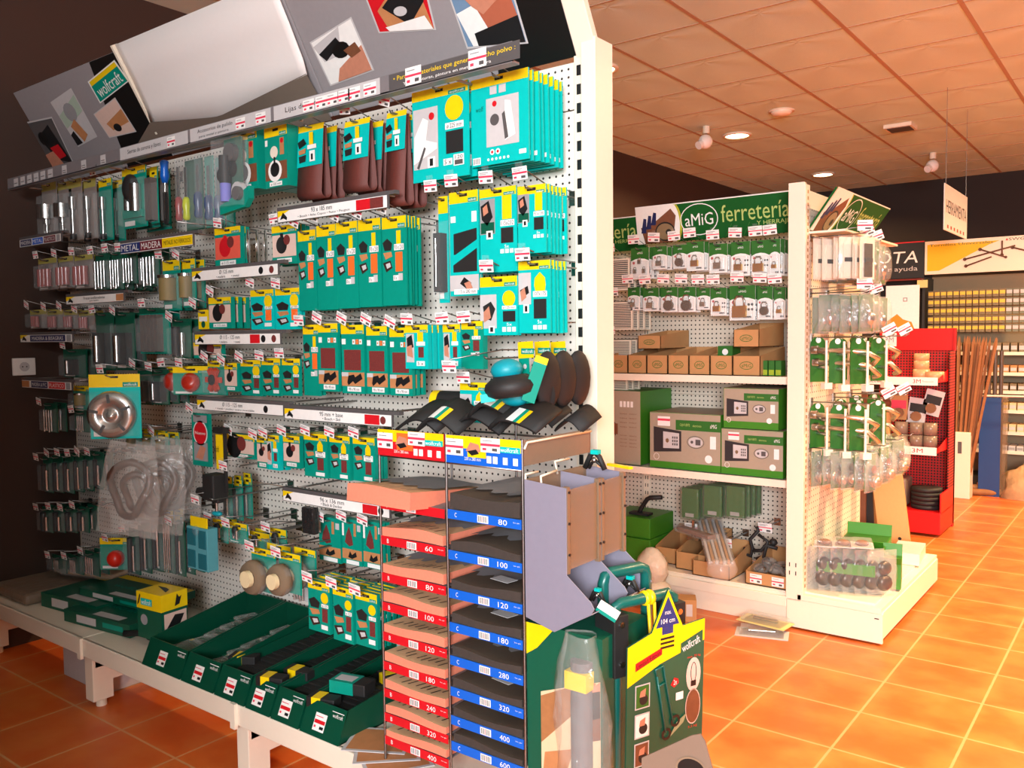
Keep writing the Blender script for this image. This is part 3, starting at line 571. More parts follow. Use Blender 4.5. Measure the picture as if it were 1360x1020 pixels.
def s_narrow(mb, w, h):
    F = card(mb, w, h, .016, TEAL, .14); fr(mb, w, h, F, 1, .05, .2, .4, .85, LGREY); fp(mb, w, h, F, 2, [(.08, .3), (.3, .22), (.38, .5), (.1, .6)], BLACK); fp(mb, w, h, F, 3, [(.08, .5), (.3, .45), (.36, .75), (.1, .7)], SKIN)
    fr(mb, w, h, F, 1, .55, .16, .8, .38, YEL); fr(mb, w, h, F, 1, .5, .38, .88, .47, WHITE); fr(mb, w, h, F, 1, .58, .5, .82, .74, MAROON); fr(mb, w, h, F, 1, .5, .82, .86, .93, WHITE); ft(mb, w, h, F, 2, '5 x', .55, .84, .8, .91, BLACK)
def s_95(mb, w, h):
    F = card(mb, w, h, .01, TEAL, .16); fr(mb, w, h, F, 1, 0, .3, .42, 1, LGREY); fp(mb, w, h, F, 2, [(.05, .55), (.3, .38), (.38, .5), (.12, .68)], BLACK)
    fp(mb, w, h, F, 1, [(.56, .46), (.58, .34), (.7, .22), (.82, .34), (.84, .46)], YEL); fr(mb, w, h, F, 1, .5, .46, .92, .56, WHITE); ft(mb, w, h, F, 2, '95 mm', .55, .48, .87, .54, BLACK); fr(mb, w, h, F, 1, .52, .6, .9, .72, BLACK)
def s_yelbox(mb, w, h):
    F = card(mb, w, h, .012, YEL, .1, br=False); fr(mb, w, h, F, 1, .1, .35, .9, .6, WHITE); fe(mb, w, h, F, 1, .5, .75, .2, DGREEN)
def s_tall(mb, w, h):
    F = card(mb, w, h, .012, GREEN, 0); fr(mb, w, h, F, 1, .1, .03, .9, .17, GREY); fr(mb, w, h, F, 1, .1, .55, .9, .9, GREY); fp(mb, w, h, F, 2, [(.2, .85), (.5, .6), (.8, .65), (.6, .88)], SKIN)
    fe(mb, w, h, F, 1, .5, .37, .42, WHITE); fe(mb, w, h, F, 2, .5, .37, .37, RED); ft(mb, w, h, F, 3, 'Nuevo', .2, .34, .8, .4, WHITE)
# blister packs: a card, a tool and a clear shell, three parts
def tool(mb, k, w, h):
    y = -.018
    if k == 'holesaw':
        mb.cyl((0, y, -h*.42), (0, y, -h*.68), w*.3, STEEL); mb.cyl((0, y, -h*.68), (0, y, -h*.78), w*.12, STEEL); mb.cyl((0, y, -h*.78), (0, y, -h*.98), w*.05, STEEL)
    elif k == 'bits':
        for i in range(4): x = -w*.33+w*.22*i; mb.cyl((x, y, -h*.22), (x, y, -h*(.98-.05*(i % 2))), w*.055, STEEL, n=8); mb.cyl((x, y, -h*.3), (x, y, -h*.45), w*.075, STEEL, n=8)
    elif k == 'bit1':
        mb.cyl((0, y, -h*.3), (0, y, -h*.5), w*.14, STEEL); mb.cyl((0, y, -h*.5), (0, y, -h*.95), w*.07, STEEL); mb.cyl((0, y, -h*.9), (0, y, -h*.99), w*.12, BLACK)
    elif k == 'black':
        mb.box(-w*.35, w*.35, y-.015, 0, -h*.9, -h*.35, DARK); mb.cyl((-w*.1, y-.015, -h*.4), (-w*.1, y-.015, -h*.85), w*.1, STEEL)
    elif k == 'knob':
        mb.ball((0, y, -h*.36), w*.24, DARK, 1, .7, 1.35); mb.cyl((-w*.12, y, -h*.5), (-w*.12, y, -h*.72), w*.1, STEEL); mb.cyl((w*.2, y, -h*.3), (w*.2, y, -h*.75), w*.14, STEEL); mb.box(-w*.4, w*.4, y, 0, -h*.84, -h*.72, GREEN)
    elif k == 'disc':
        mb.cyl((0, y-.004, -h*.6), (0, y+.004, -h*.6), w*.4, DARK, n=24); mb.cyl((0, y-.006, -h*.6), (0, y+.004, -h*.6), w*.12, STEEL)
    elif k == 'redcup':
        mb.lathe([(w*.42, -.006), (w*.44, -.02), (w*.3, -.034), (0, -.038)], mat('red_pad', (176, 42, 26), .3), (0, 0, -h*.55), 'Y')
    elif k == 'flap':
        mb.cyl((0, -.012, -h*.55), (0, -.03, -h*.55), w*.2, DARK)
        for i in range(6): a = i*PI/3; mb.at((0, -.02, -h*.55), ry=a).box(w*.1, w*.45, -.006, .006, -w*.1, w*.1, mat('red_flap', (196, 62, 40), .6)).at()
    elif k == 'stone':
        for i in range(5): x = -w*.36+i*w*.18; mb.box(x-w*.07, x+w*.07, -.03, -.004, -h*.95, -h*.15, mat('grey_stone', (92, 84, 80), .7))
    elif k == 'brush':
        mb.cyl((0, y, -h*.35), (0, y, -h*.8), w*.3, mat('brass_bristle', (128, 112, 70), .6)); mb.cyl((0, y, -h*.3), (0, y, -h*.36), w*.34, STEEL)
    elif k == 'pen':
        mb.cyl((-w*.15, y, -h*.2), (-w*.15, y, -h*.95), w*.13, DARK); mb.cyl((w*.2, y, -h*.35), (w*.2, y, -h*.9), w*.1, STEEL)
    elif k == 'ballred':
        mb.ball((0, -.02, -h*.62), w*.33, mat('red_ball', (214, 40, 24), .3))
    elif k == 'pink':
        for i in range(3): x = -w*.3+i*w*.3; mb.cyl((x, -.02, -h*.35), (x, -.02, -h*.9), w*.14, mat('pink_case', (158, 96, 94), .15))
    elif k == 'wheel':
        mb.lathe([(w*.48, -.004), (w*.48, -.022), (w*.42, -.034), (w*.22, -.034), (w*.2, -.024), (w*.1, -.026), (w*.08, -.036), (0, -.036)], STEEL, (-w*.05, 0, -h*.62), 'Y', 40)
        for i in range(5):
            a = i*2*PI/5+.4; cx, cz = -w*.05+w*.33*math.cos(a), -h*.62+w*.33*math.sin(a); mb.at((cx, -.035, cz), ry=-a).box(-w*.09, w*.09, -.001, .001, -w*.03, w*.03, DARK).at()
    elif k == 'buff':
        mb.lathe([(w*.2, -.02), (w*.48, -.03), (w*.5, -.045), (w*.44, -.06), (w*.15, -.055), (0, -.055)], mat('felt_wheel', (120, 100, 78), .9), (0, 0, -h*.6), 'Y', 24)
        mb.cyl((0, -.06, -h*.6), (0, -.075, -h*.6), w*.24, mat('cream_felt', (224, 204, 160), .9))
def blister(parent, w, h, k, col=GREEN, hdr=.16, hc=YEL):
    m_ = MB(); F = card(m_, w, h, .004, col, hdr, hc, hc is YEL); fr(m_, w, h, F, 1, .06, .88, .5, .96, WHITE); m_.build('backing_card', parent)
    m_ = MB(); tool(m_, k, min(w, h*.8), h); m_.build('tool', parent)
    d = .034 if k not in ('wheel', 'buff') else .05
    a = w*.42; tp = -h*(hdr+.08); bt = -h*.97
    vs = [(-w*.47, -.004, tp+.004), (w*.47, -.004, tp+.004), (w*.47, -.004, bt-.002), (-w*.47, -.004, bt-.002), (-a, -d, tp-.006), (a, -d, tp-.006), (a, -d, bt+.006), (-a, -d, bt+.006)]
    MB().add(vs, [(4, 5, 6, 7), (0, 1, 5, 4), (1, 2, 6, 5), (2, 3, 7, 6), (3, 0, 4, 7)], CLEAR).build('clear_shell', parent)
def belt(parent, w, h, cf):
    m_ = MB(); pr = []; n = 12; r = .016
    for i in range(n+1): a = -PI/2+PI*i/n; pr.append((r*math.cos(a+PI/2)*1., -r*math.sin(a+PI/2)))
    bot = -h; L = []
    for y_, z_ in [(-.004, -h*.04), (-.008, -h*.4), (-.016, -h*.75)]: L.append((y_, z_))
    for i in range(9): a = PI*i/8; L.append((-.0-.019*math.cos(a), bot+.019-.019*math.sin(a)))
    for y_, z_ in [(.016, -h*.75), (.008, -h*.4), (.004, -h*.04)]: L.append((y_, z_))
    vs = []; 
    for y_, z_ in L: vs += [(-w/2, y_, z_), (w/2, y_, z_)]
    o = m_.add(vs, [(2*i, 2*i+1, 2*i+3, 2*i+2) for i in range(len(L)-1)], BELT, True).build('belt_loop', parent)
    s_ = o.modifiers.new('s', 'SOLIDIFY'); s_.thickness = .0015
    m_ = MB(); hh = h*cf; vs = []
    for y_, z_ in [(-.004, 0), (-.008, -hh*.15), (-.013, -hh*.6), (-.017, -hh)]: vs += [(-w/2-.001, y_, z_), (w/2+.001, y_, z_)]
    m_.add(vs, [(0, 1, 3, 2)], YEL).add(vs, [(2, 3, 5, 4), (4, 5, 7, 6)], TEAL)
    m_.M = Matrix.Translation((0, -.0165, -hh*.6)) @ Matrix.Rotation(.0, 4, 'X')
    m_.rect(w*.02, hh*.1, w*.18, hh*.4, -.001, YEL).rect(-w*.06, hh*.0, w*.3, hh*.1, -.001, WHITE).rect(w*.02, -hh*.3, w*.24, -hh*.04, -.001, WHITE).rect(w*.08, -hh*.26, w*.16, -hh*.12, -.0014, BLACK)
    m_.flat([(-w*.45, hh*.2), (-w*.2, hh*.28), (-w*.1, hh*.15), (-w*.4, hh*.05)], -.001, BLACK).flat([(-w*.42, hh*.0), (-w*.12, hh*.04), (-w*.15, -hh*.08), (-w*.4, -hh*.1)], -.001, WOOD).flat([(-w*.42, -hh*.14), (-w*.12, -hh*.12), (-w*.15, -hh*.28), (-w*.4, -hh*.3)], -.001, DARK)
    m_.M = Matrix.Identity(4)
    o = m_.build('card_sleeve', parent)
STY = {k[2:]: v for k, v in list(globals().items()) if k.startswith('s_') and callable(v)}
def hook(label, x, z, yf=1.66, yp=PY, roll=0., tagx=0., tagz=.028, big=1.):
    o = thing('peg_hook', label, 'hook', (x, yp, z)); d = yf-yp
    MB().box(-.018, .018, -.004, 0, -.02, .02, STEEL).tube([(-.004, 0, 0), (-.004, d*.96, 0), (0, d, .006), (.004, d*.96, 0), (.004, 0, 0)], .0022, WIRE, 5).build('wire_arm', o)
    ty = d-.02
    ta = MB().tube([(0, 0, .016), (tagx*.5, d*.6, .02), (tagx, ty+.004, tagz+.018)], .0018, WIRE, 5).build('tag_arm', o)
    m_ = MB(); W, Hh = .046*big, .032*big
    m_.rect(-.012, Hh/2, .012, Hh/2+.012, 0, CLEAR).box(-W/2, W/2, 0, .001, -Hh/2, Hh/2, WHITE)
    m_.rect(-W/2, -.0015, W/2, .0035, -.0005, PINK).rect(-W*.42, Hh*.3, W*.2, Hh*.36, -.0005, GREY).rect(-W*.42, Hh*.18, W*.05, Hh*.24, -.0005, GREY)
    m_.rect(-W*.42, -Hh*.36, -W*.22, -Hh*.2, -.0005, PINK).rect(W*.08, -Hh*.4, W*.38, -Hh*.2, -.0005, DGREY)
    m_.build('price_tag', ta, loc=(tagx, ty, tagz), ry=roll, rx=.15); return o
def hang(sty, label, X0, Z0, X1, Z1, Y, n=0, rz=0, hc=YEL, dy=.013, hk=True, cat='sandpaper pack', nm=None, roll=None, tagz=.026, tagx=0, cf=.45, col=GREEN, hdr=.16, yp=PY, jit=.003, step=(0, 0)):
    w_, h_ = abs(X1-X0), abs(Z0-Z1); xc = (X0+X1)/2
    nm = nm or {'sandpaper pack': 'sandpaper_pack'}.get(cat, cat.replace(' ', '_'))
    o = thing(nm, label, cat, (xc, Y, Z0), rz=rz)
    if sty in STY: m_ = MB(); STY[sty](m_, w_, h_); m_.build('printed_card', o)
    elif sty == 'belt': belt(o, w_, h_, cf)
    else: blister(o, w_, h_, sty, col, hdr, hc)
    th = {'belt': .055}.get(sty, dy)
    sh = short(label, 12)
    for i in range(n):
        dup(o, (xc+random.uniform(-jit, jit)+step[0]*(i+1), Y+th*(i+1), Z0+random.uniform(-jit, jit)*.7), 'pack filed behind the '+sh, 'packs behind the '+sh, (0, random.uniform(-.015, .015), rz+random.uniform(-.02, .02)))
    if hk: hook('hook carrying the '+sh, xc, Z0-.009, min(Y-.035, yp-.1), yp, (random.uniform(-.1, .45) if xc < -1.75 else random.uniform(-.06, .06)) if roll is None else roll, tagx, tagz+random.uniform(-.006, .008))
    return o
F_ = 1.80
# top row, from the post leftwards
hang('big2', 'widest teal 225 mm mesh pack with room photo', -1.5023, 2.1004, -1.3125, 1.8704, F_, 7, dy=.022, roll=.0)
hang('big1', 'widest teal 225 mm mesh pack with yellow circle', -1.7073, 2.1009, -1.5011, 1.8500, 1.785, 2, dy=.03, roll=.0)
hang('belt', 'brown sanding belt folded under teal card, rightmost', -1.8216, 2.0672, -1.7433, 1.7965, F_, 1, cat='sanding belt', cf=.42)
hang('belt', 'brown sanding belt under teal card, middle of three', -2.0032, 2.0698, -1.8942, 1.8560, F_, 2, cat='sanding belt', cf=.55)
hang('belt', 'brown sanding belt beside the wool pad boxes', -2.2197, 2.0872, -2.1009, 1.8556, F_, 1, cat='sanding belt', cf=.56)
hang('pad', 'green box with lambswool pad photo, right one', -2.3462, 2.0944, -2.2308, 1.9028, F_, 2, dy=.05, cat='polishing pad box')
hang('pad', 'green box with lambswool pad photo, left one', -2.5262, 2.1064, -2.3862, 1.9105, F_, 1, dy=.05, cat='polishing pad box')
# row two right
hang('r190', 'teal mesh pack reading 93 x 190', -1.3499, 1.8016, -1.2611, 1.6285, F_, 5, dy=.018)
hang('rect', 'teal mesh pack reading 115x232', -1.4724, 1.8067, -1.3516, 1.5855, 1.795, 3, dy=.02)
hang('115', 'teal pack with two black slanted abrasive windows', -1.5782, 1.8095, -1.4758, 1.5273, 1.79, 1)
hang('black', 'narrow tall pack with dark handle, left of the slanted windows', -1.6292, 1.8059, -1.5933, 1.5110, F_, 0, cat='sanding handle pack', col=TEAL)
hang('r107', 'teal mesh pack reading 107x175', -1.3501, 1.6091, -1.2493, 1.4235, F_, 4, dy=.018)
hang('r125', 'teal mesh pack with yellow circle reading 125 mm', -1.4724, 1.5736, -1.3476, 1.4187, 1.79, 1)
for i, bb in enumerate([(-1.8521, 1.7677, -1.7536, 1.5096), (-1.9526, 1.7700, -1.8563, 1.5082), (-2.0512, 1.7696, -1.9542, 1.5065), (-2.1400, 1.7679, -2.0499, 1.5045), (-2.2290, 1.7586, -2.1425, 1.5046)]):
    hang('orange', 'orange strip pack of the 93 x 185 row, '+['rightmost', 'second from right', 'middle', 'second from left', 'leftmost'][i], *bb, F_-.002*i, 4 if i == 0 else 2, dy=.014, roll=.4)
for i, bb in enumerate([(-1.8233, 1.4429, -1.7331, 1.2450), (-1.9196, 1.4487, -1.8319, 1.2461), (-2.0307, 1.4550, -1.9291, 1.2451), (-2.1368, 1.4615, -2.0446, 1.2484)]):
    hang('maroon', 'maroon square pack below the orange row, '+['rightmost', 'second from right', 'second from left', 'leftmost'][i], *bb, F_-.002*i, 2, dy=.022, roll=.4)
hang('orange', 'green pack with orange strip left of the maroon squares', -2.2258, 1.4581, -2.1453, 1.2307, F_, 1)
hang('narrow', 'slim teal pack with hands photo, left of three', -1.7551, 1.4507, -1.6659, 1.3249, F_, 2, dy=.022)
hang('narrow', 'slim teal pack with hands photo, middle of three', -1.6086, 1.4505, -1.5443, 1.3267, F_, 1, dy=.03)
hang('maroonstrip', 'slim teal pack with pale machine photo, right of three', -1.5363, 1.4576, -1.4611, 1.3280, F_, 0)
hang('95', 'teal pack with yellow boat shape reading 95 mm', -1.5533, 1.2910, -1.4531, 1.1809, F_, 1)
# disc rows
hang('disc', 'teal round disc pack under the 125 mm sign, right', -2.3606, 1.5803, -2.2339, 1.4460, F_, 1)
hang('disc', 'teal round disc pack under the 125 mm sign, left', -2.4963, 1.5808, -2.3704, 1.4478, F_, 1)
hang('photo', 'green pack with black flower discs photo', -2.7325, 1.5633, -2.5977, 1.4534, F_, 2, dy=.03, cat='abrasive disc pack')
hang('yelbox', 'tiny yellow pack left of the black flower discs', -2.8056, 1.5221, -2.7432, 1.4527, F_, 0, cat='abrasive disc pack')
hang('discm', 'green disc pack below the second disc sign, right', -2.3347, 1.3498, -2.2425, 1.2274, F_, 0)
hang('discm', 'green disc pack below the second disc sign, middle', -2.4443, 1.3490, -2.3440, 1.2239, F_, 1)
hang('discm', 'green disc pack below the second disc sign, left', -2.5637, 1.3428, -2.4501, 1.2202, F_, 1)
hang('photo', 'small green disc pack with dark photo beside the flap wheel', -2.6485, 1.3313, -2.5735, 1.2318, F_, 1, dy=.03, cat='abrasive disc pack')
hang('flap', 'green card holding a star shaped red flap wheel', -2.7683, 1.3382, -2.6545, 1.2158, F_, 0, cat='flap wheel')
hang('redcup', 'green card holding a domed red backing pad', -2.9510, 1.3138, -2.7991, 1.2109, F_, 1, dy=.04, cat='backing pad', col=GREEN, rz=.5)
hang('redcup', 'red backing pad pack turned behind the domed pad', -3.0778, 1.3114, -2.9797, 1.2093, 1.82, 1, dy=.04, cat='backing pad')
hang('photo', 'green disc pack half under the second disc sign', -2.8522, 1.4040, -2.6761, 1.3469, 1.81, 0, cat='abrasive disc pack', hk=False)
hang('red', 'green pack with coral red pad photo', -2.6827, 1.8034, -2.5305, 1.6674, F_, 1, dy=.02, cat='backing pad pack')
hang('photo', 'green pack with dark discs photo beside the silver discs', -2.3597, 1.7841, -2.2330, 1.6575, F_, 2, dy=.02, cat='abrasive disc pack')
# pile of loose diamond discs seen edge on
t = thing('peg_hook', 'long wire hook carrying three thin silver discs', 'hook', (-2.6987, 1.9800, 1.8181)); MB().tube([(0, 0, 0), (0, -.33, 0)], .0025, WIRE).build('wire_arm', t)
for i, px in enumerate([(-2.4267, 1.7400, 1.7200), (-2.4191, 1.7700, 1.7216), (-2.4149, 1.8000, 1.7236)]):
    t = thing('cutting_disc', 'thin silver cutting disc, '+['nearest', 'middle', 'rearmost'][i]+' of the three seen edge on', 'cutting disc', px, rz=-.72)
    MB().lathe([(.058, -.001), (.058, .001), (.0, .0015)], STEEL, axis='Y', n=32).build('disc', t); MB().lathe([(.026, -.003), (.026, .002)], WHITE, axis='Y').build('paper_label', t)
# hand pads
TRB = mat('teal_rubber', (0, 150, 165), .45)
t = thing('hand_sanding_pad', 'black hand sanding pad with round teal knob, nearest', 'hand sanding pad', (-1.2459, 1.6200, 1.3112), rz=.35, ry=-.12)
MB().lathe([(0, .012), (.04, .012), (.062, -.004), (.066, -.016), (.06, -.032), (.045, -.04), (0, -.041)], DARK, n=28).build('pad', t)
MB().ball((-.006, 0, .026), .039, TRB, 1, 1, .68, 24).build('knob', t)
MB().at((.058, -.02, -.012), rz=.5, ry=.45).box(-.012, .02, -.003, .0, -.045, .05, GREEN).box(-.012, .02, -.0035, .0005, .05, .066, YEL).at().build('card_band', t)
MB().at((-.055, -.03, -.035), rz=.4).box(-.015, .02, -.003, 0, -.01, .01, TEAL).at().build('paper_label', t)
for i, (cx, cy, cz) in enumerate([(-1.2152, 1.7200, 1.3126), (-1.2225, 1.8000, 1.3125), (-1.2292, 1.8800, 1.3106)]):
    t = thing('hand_sanding_pad', 'black hand sanding pad seen edge on, '+['second behind the teal knob', 'third behind the teal knob', 'rearmost by the post'][i], 'hand sanding pad', (cx, cy, cz), rz=-.15)
    MB().ball((.008, 0, -.005), .072, DARK, .26, .62, 1, 20).build('pad', t)
    m_ = MB().at((-.014, -.052, 0), ry=-.06).box(-.02, .014, -.002, 0, -.06, .055, GREEN).box(-.02, .03, -.003, .0, .05, .09, YEL).at(); brand(m_, -.026, .06, .018, .074, -.0565); m_.disc(-.014, .03, .006, -.0555, LGREY).build('card_band', t)
hook('wire hook holding the four round hand pads', -1.36, 1.36, 1.66, tagx=-.1, tagz=-.02)
t = thing('hand_sanding_pad', 'second teal knob pad hanging just under the first', 'hand sanding pad', (-1.2634, 1.6600, 1.2683), rz=.2)
MB().ball((0, 0, 0), .038, TRB, 1, .8, .62, 20).build('knob', t)
MB().lathe([(0, .03), (.05, .026), (.06, .0), (.0, -.005)], DARK, axis='Y', n=24, c=(.03, .04, .0)).build('pad', t)
# middle and lower rows
hang('tall', 'tall narrow green card with round red Nuevo badge', -2.8710, 1.1439, -2.7611, 0.9500, F_, 0, cat='clamp pack')
hang('photo', 'green pack with black cup brush photo', -2.6796, 1.0822, -2.4855, 0.9997, F_, 1, dy=.02, cat='cup brush pack', roll=.3)
for i, bb in enumerate([(-2.4731, 1.0842, -2.4115, 0.9746), (-2.4196, 1.0917, -2.3516, 0.9734), (-2.3296, 1.0957, -2.2443, 0.9891)]):
    hang(['photo', 'narrow', 'photo'][i], 'dark photo disc pack beside the iron shaped packs, '+['left', 'middle', 'right'][i], *bb, F_, 2, dy=.03, cat='abrasive disc pack', roll=.25)
for i, bb in enumerate([(-1.9904, 1.1121, -1.8943, 0.9755), (-2.0990, 1.1100, -2.0052, 0.9718), (-2.2243, 1.1097, -2.1111, 0.9690)]):
    hang('iron', 'green 95 mm + base pack with yellow boat, '+['right', 'middle', 'left'][i], *bb, F_, 2, dy=.02, roll=.2)
for i, bb in enumerate([(-1.9544, 0.8546, -1.8693, 0.7101), (-2.0511, 0.8499, -1.9624, 0.7070), (-2.1632, 0.8437, -2.0596, 0.7014)]):
    hang('tria', 'green pack with maroon iron shape, '+['right', 'middle', 'left'][i]+' of three', *bb, F_, 1, dy=.02, roll=.2)
t = thing('foil_bag', 'shiny dark bag left of the maroon iron shapes', 'bag', (-2.1216, 1.7200, 0.8484)); MB().box(-.03, .03, -.012, .012, -.045, .04, mat('dark_foil', (60, 58, 58), .2, .6, bump=.8, scale=40)).build('bag_body', t, bev=.006)
for i, bb in enumerate([(-1.8403, 0.6914, -1.7517, 0.5331), (-1.9381, 0.6880, -1.8520, 0.5269), (-2.0511, 0.6873, -1.9535, 0.5349)]):
    hang('discy', 'yellow topped disc pack above the green bins, '+['right', 'middle', 'left'][i], *bb, 1.66, 4, dy=.022, roll=.1, tagz=.03)
t = thing('bar_clamp', 'yellow and black bar clamp hanging beside the tall card', 'clamp', (-2.5862, 1.7200, 1.0277))
MB().box(-.022, .018, -.006, .006, -.06, .06, YEL).text('wolfcraft', -.03, 0, 0, .02, -.01, BLACK).build('label_card', t)
MB().box(.02, .026, -.006, .006, -.14, .08, DARK).box(-.03, .03, -.012, .012, .065, .085, DARK).build('bar', t)
t = thing('press_clamp', 'black drill press clamp with teal wing nut', 'clamp', (-2.6027, 1.7000, 0.9031))
m_ = MB().box(-.03, .035, -.03, .03, -.04, .05, DARK).prism([(-.03, -.01), (-.09, -.005), (-.1, -.025), (-.04, -.045), (.035, -.05), (.035, -.03)], -.015, .015, DARK); m_.build('clamp_body', t, bev=.005)
MB().cyl((.01, 0, -.05), (.01, 0, -.08), .006, STEEL).build('screw', t)
MB().ball((.01, 0, -.088), .026, mat('teal_rubber', (0, 140, 150), .45), 1, .5, .35).build('wing_nut', t)
hook('wire hook above the black drill press clamp', -2.47, .99, 1.7, roll=.1, tagx=-.05, tagz=-.0)
hang('pen', 'dark green tube pack right of the press clamp', -2.7131, 0.9183, -2.6704, 0.7627, 1.82, 2, dy=.04, cat='brush tube', hk=False)
hang('pen', 'second dark green tube pack, nearer the middle', -2.6875, 0.9068, -2.6403, 0.7573, 1.84, 1, dy=.04, cat='brush tube', hk=False)
t = thing('foam_pad', 'square teal foam pad in clear wrap', 'foam pad', (-2.6700, 1.6800, 0.6867))
m_ = MB().box(-.062, .062, -.012, .03, -.075, .075, mat('foam_light', (78, 150, 160), .8)); TD = mat('foam_teal', (0, 92, 104), .9)
for a, b_, c_, d_ in ((-.056, -.006, .01, .068), (.012, .056, .004, .068), (-.056, -.01, -.068, -.006), (.008, .056, -.068, -.014)): m_.box(a, b_, -.0155, -.012, c_, d_, TD)
m_.build('foam_body', t, bev=.003); MB().at(rx=PI/2).ball((.0, .065, .015), .018, CLEAR, 1, 1, .5).at().box(-.05, .05, -.004, 0, .075, .11, YEL).build('hang_card', t)
hook('wire hook above the square teal foam pad', -2.57, .87, 1.66, roll=.1, tagx=-.06, tagz=-.0)
for i, (bb, k) in enumerate([((-2.3412, 0.7457, -2.2188, 0.6062), 'buff'), ((-2.1594, 0.7634, -2.0563, 0.6407), 'buff')]):
    hang(k, 'felt buffing wheel set in blister, '+['left', 'right'][i], *bb, 1.66-.03*i, 1, dy=.06, cat='buffing wheel', roll=.1)
hang('knob', 'yellow headed pack above the buffing wheels', -2.5951, 0.7366, -2.4603, 0.6614, 1.82, 1, dy=.04, cat='accessory pack', roll=.1, hdr=.4)
hang('knob', 'yellow headed pack in clear bag behind the felt wheels', -2.4018, 0.7772, -2.3165, 0.6991, 1.78, 0, cat='accessory pack', roll=.1, hdr=.4)
hang('knob', 'yellow headed pack in a row beside the foam pad', -2.7667, 0.7600, -2.6777, 0.6773, 1.8, 1, dy=.04, cat='accessory pack', roll=.1, hdr=.3)
hang('knob', 'long yellow headed pack over the felt wheels', -2.6050, 0.7762, -2.5036, 0.7047, 1.76, 0, cat='accessory pack', roll=.1, hdr=.3)
hang('bits', 'grey punch card hanging above the middle bins', -2.3391, 0.6173, -2.2480, 0.5352, 1.82, 0, cat='accessory pack', roll=.1, col=LGREY)
# tool handles (rasps and carving tools) in blisters, top row left
def handle(label, cx, cy, cz, H1, Hh, colr, r=.016):
    t = thing('wood_rasp', label, 'hand tool', (cx, cy, cz))
    MB().lathe([(r*.6, 0), (r, -.01), (r*1.15, -Hh*.4), (r*.9, -Hh*.6), (r*1.1, -Hh*.9), (r*.7, -Hh)], colr, c=(0, 0, -H1)).build('handle', t)
    MB().box(-.008, .008, -.002, .002, -H1, 0, STEEL).build('blade', t)
BH = mat('blue_handle', (16, 52, 104), .25); RH = mat('red_handle', (150, 16, 20), .25); YH = mat('lime_handle', (196, 206, 20), .3); UB = mat('bright_blue_handle', (10, 92, 190), .3)
handle('rasp with blue handle, nearest the green blister', -2.7054, 1.8200, 2.0279, .1, .09, BH)
handle('rasp with blue handle, middle of three', -2.7650, 1.8200, 2.0408, .105, .09, BH)
handle('rasp with blue handle, beside the lime one', -2.8308, 1.8200, 2.0546, .1, .095, BH)
handle('carving tool with lime yellow handle', -2.9090, 1.8200, 2.0536, .11, .085, YH, .013)
handle('carving tool with dark red handle', -2.9588, 1.8200, 2.0599, .11, .09, RH, .013)
for i, (bb) in enumerate([(-2.7949, 2.0760, -2.7435, 1.8200), (-2.7299, 2.0620, -2.6838, 1.8149), (-2.6711, 2.0490, -2.6207, 1.8147), (-2.9217, 2.0767, -2.8098, 1.8203)]):
    x0, z0, x1, z1 = bb; t = thing('clear_blister', 'clear blister shell around the '+['lime side blue rasp', 'middle blue rasp', 'blue rasp nearest the drill pads', 'red and lime carving tools'][i], 'blister', ((x0+x1)/2, 1.78, z0)); W = abs(x1-x0)
    MB().box(-W/2, W/2, 0, .045, z1-z0, 0, CLEAR).build('shell', t, bev=.006); MB().box(-W/2, W/2, .046, .05, z1-z0, .0, GREEN if i < 3 else DGREEN).build('backing_card', t)
t = thing('file_handle', 'bright blue tool handle hanging blade down', 'hand tool', (-3.0491, 1.8200, 2.0968)); MB().lathe([(.01, 0), (.017, -.005), (.014, -.03), (.017, -.06), (.01, -.085)], UB).build('handle', t); MB().cyl((0, 0, -.085), (0, 0, -.22), .005, STEEL).box(-.01, .01, -.004, .004, -.24, -.12, DARK).build('blade', t)
t = thing('drill_pad_set', 'green tray blister with grey drill pads and lilac sponge', 'accessory pack', (-2.4458, 1.7200, 1.9291))
MB().prism([(-.075, -.1), (.06, -.085), (.085, -.06), (.085, -.02), (.06, -.03), (-.075, -.07)], -.02, .0, GREEN).box(-.075, .02, .002, .008, -.07, .15, DGREEN).build('tray', t)
MB().cyl((-.04, -.02, -.06), (-.04, -.02, 0), .018, mat('lilac_sponge', (118, 120, 200), .7)).build('sponge', t)
MB().cyl((.02, -.02, -.03), (.02, .0, -.03), .03, LGREY).cyl((.035, -.035, -.04), (.035, -.02, -.04), .022, DGREY).cyl((-.03, -.02, .05), (-.03, .0, .05), .028, DARK).cyl((-.06, -.025, .03), (-.06, 0, .03), .022, DARK).cyl((-.04, -.02, 0), (-.04, -.02, .09), .02, DARK).cyl((-.02, -.02, .1), (-.02, 0, .1), .03, DGREY).build('pads', t)
MB().box(-.08, .06, -.045, -.0, -.08, .14, CLEAR).build('clear_shell', t)
hang('knob', 'yellow headed blister with black knob and steel parts', -3.3163, 2.0904, -3.1422, 1.8560, F_, 2, dy=.05, cat='drill accessory', hdr=.12)
hang('bit1', 'yellow headed narrow blister left of the black knob', -3.5029, 2.0708, -3.4005, 1.8236, F_, 1, dy=.05, cat='drill accessory', hdr=.12)
hang('stone', 'dark rasp strip hanging right of the black knob', -3.1470, 2.0664, -3.0956, 1.8653, 1.82, 1, dy=.05, cat='rasp strip', hk=False)
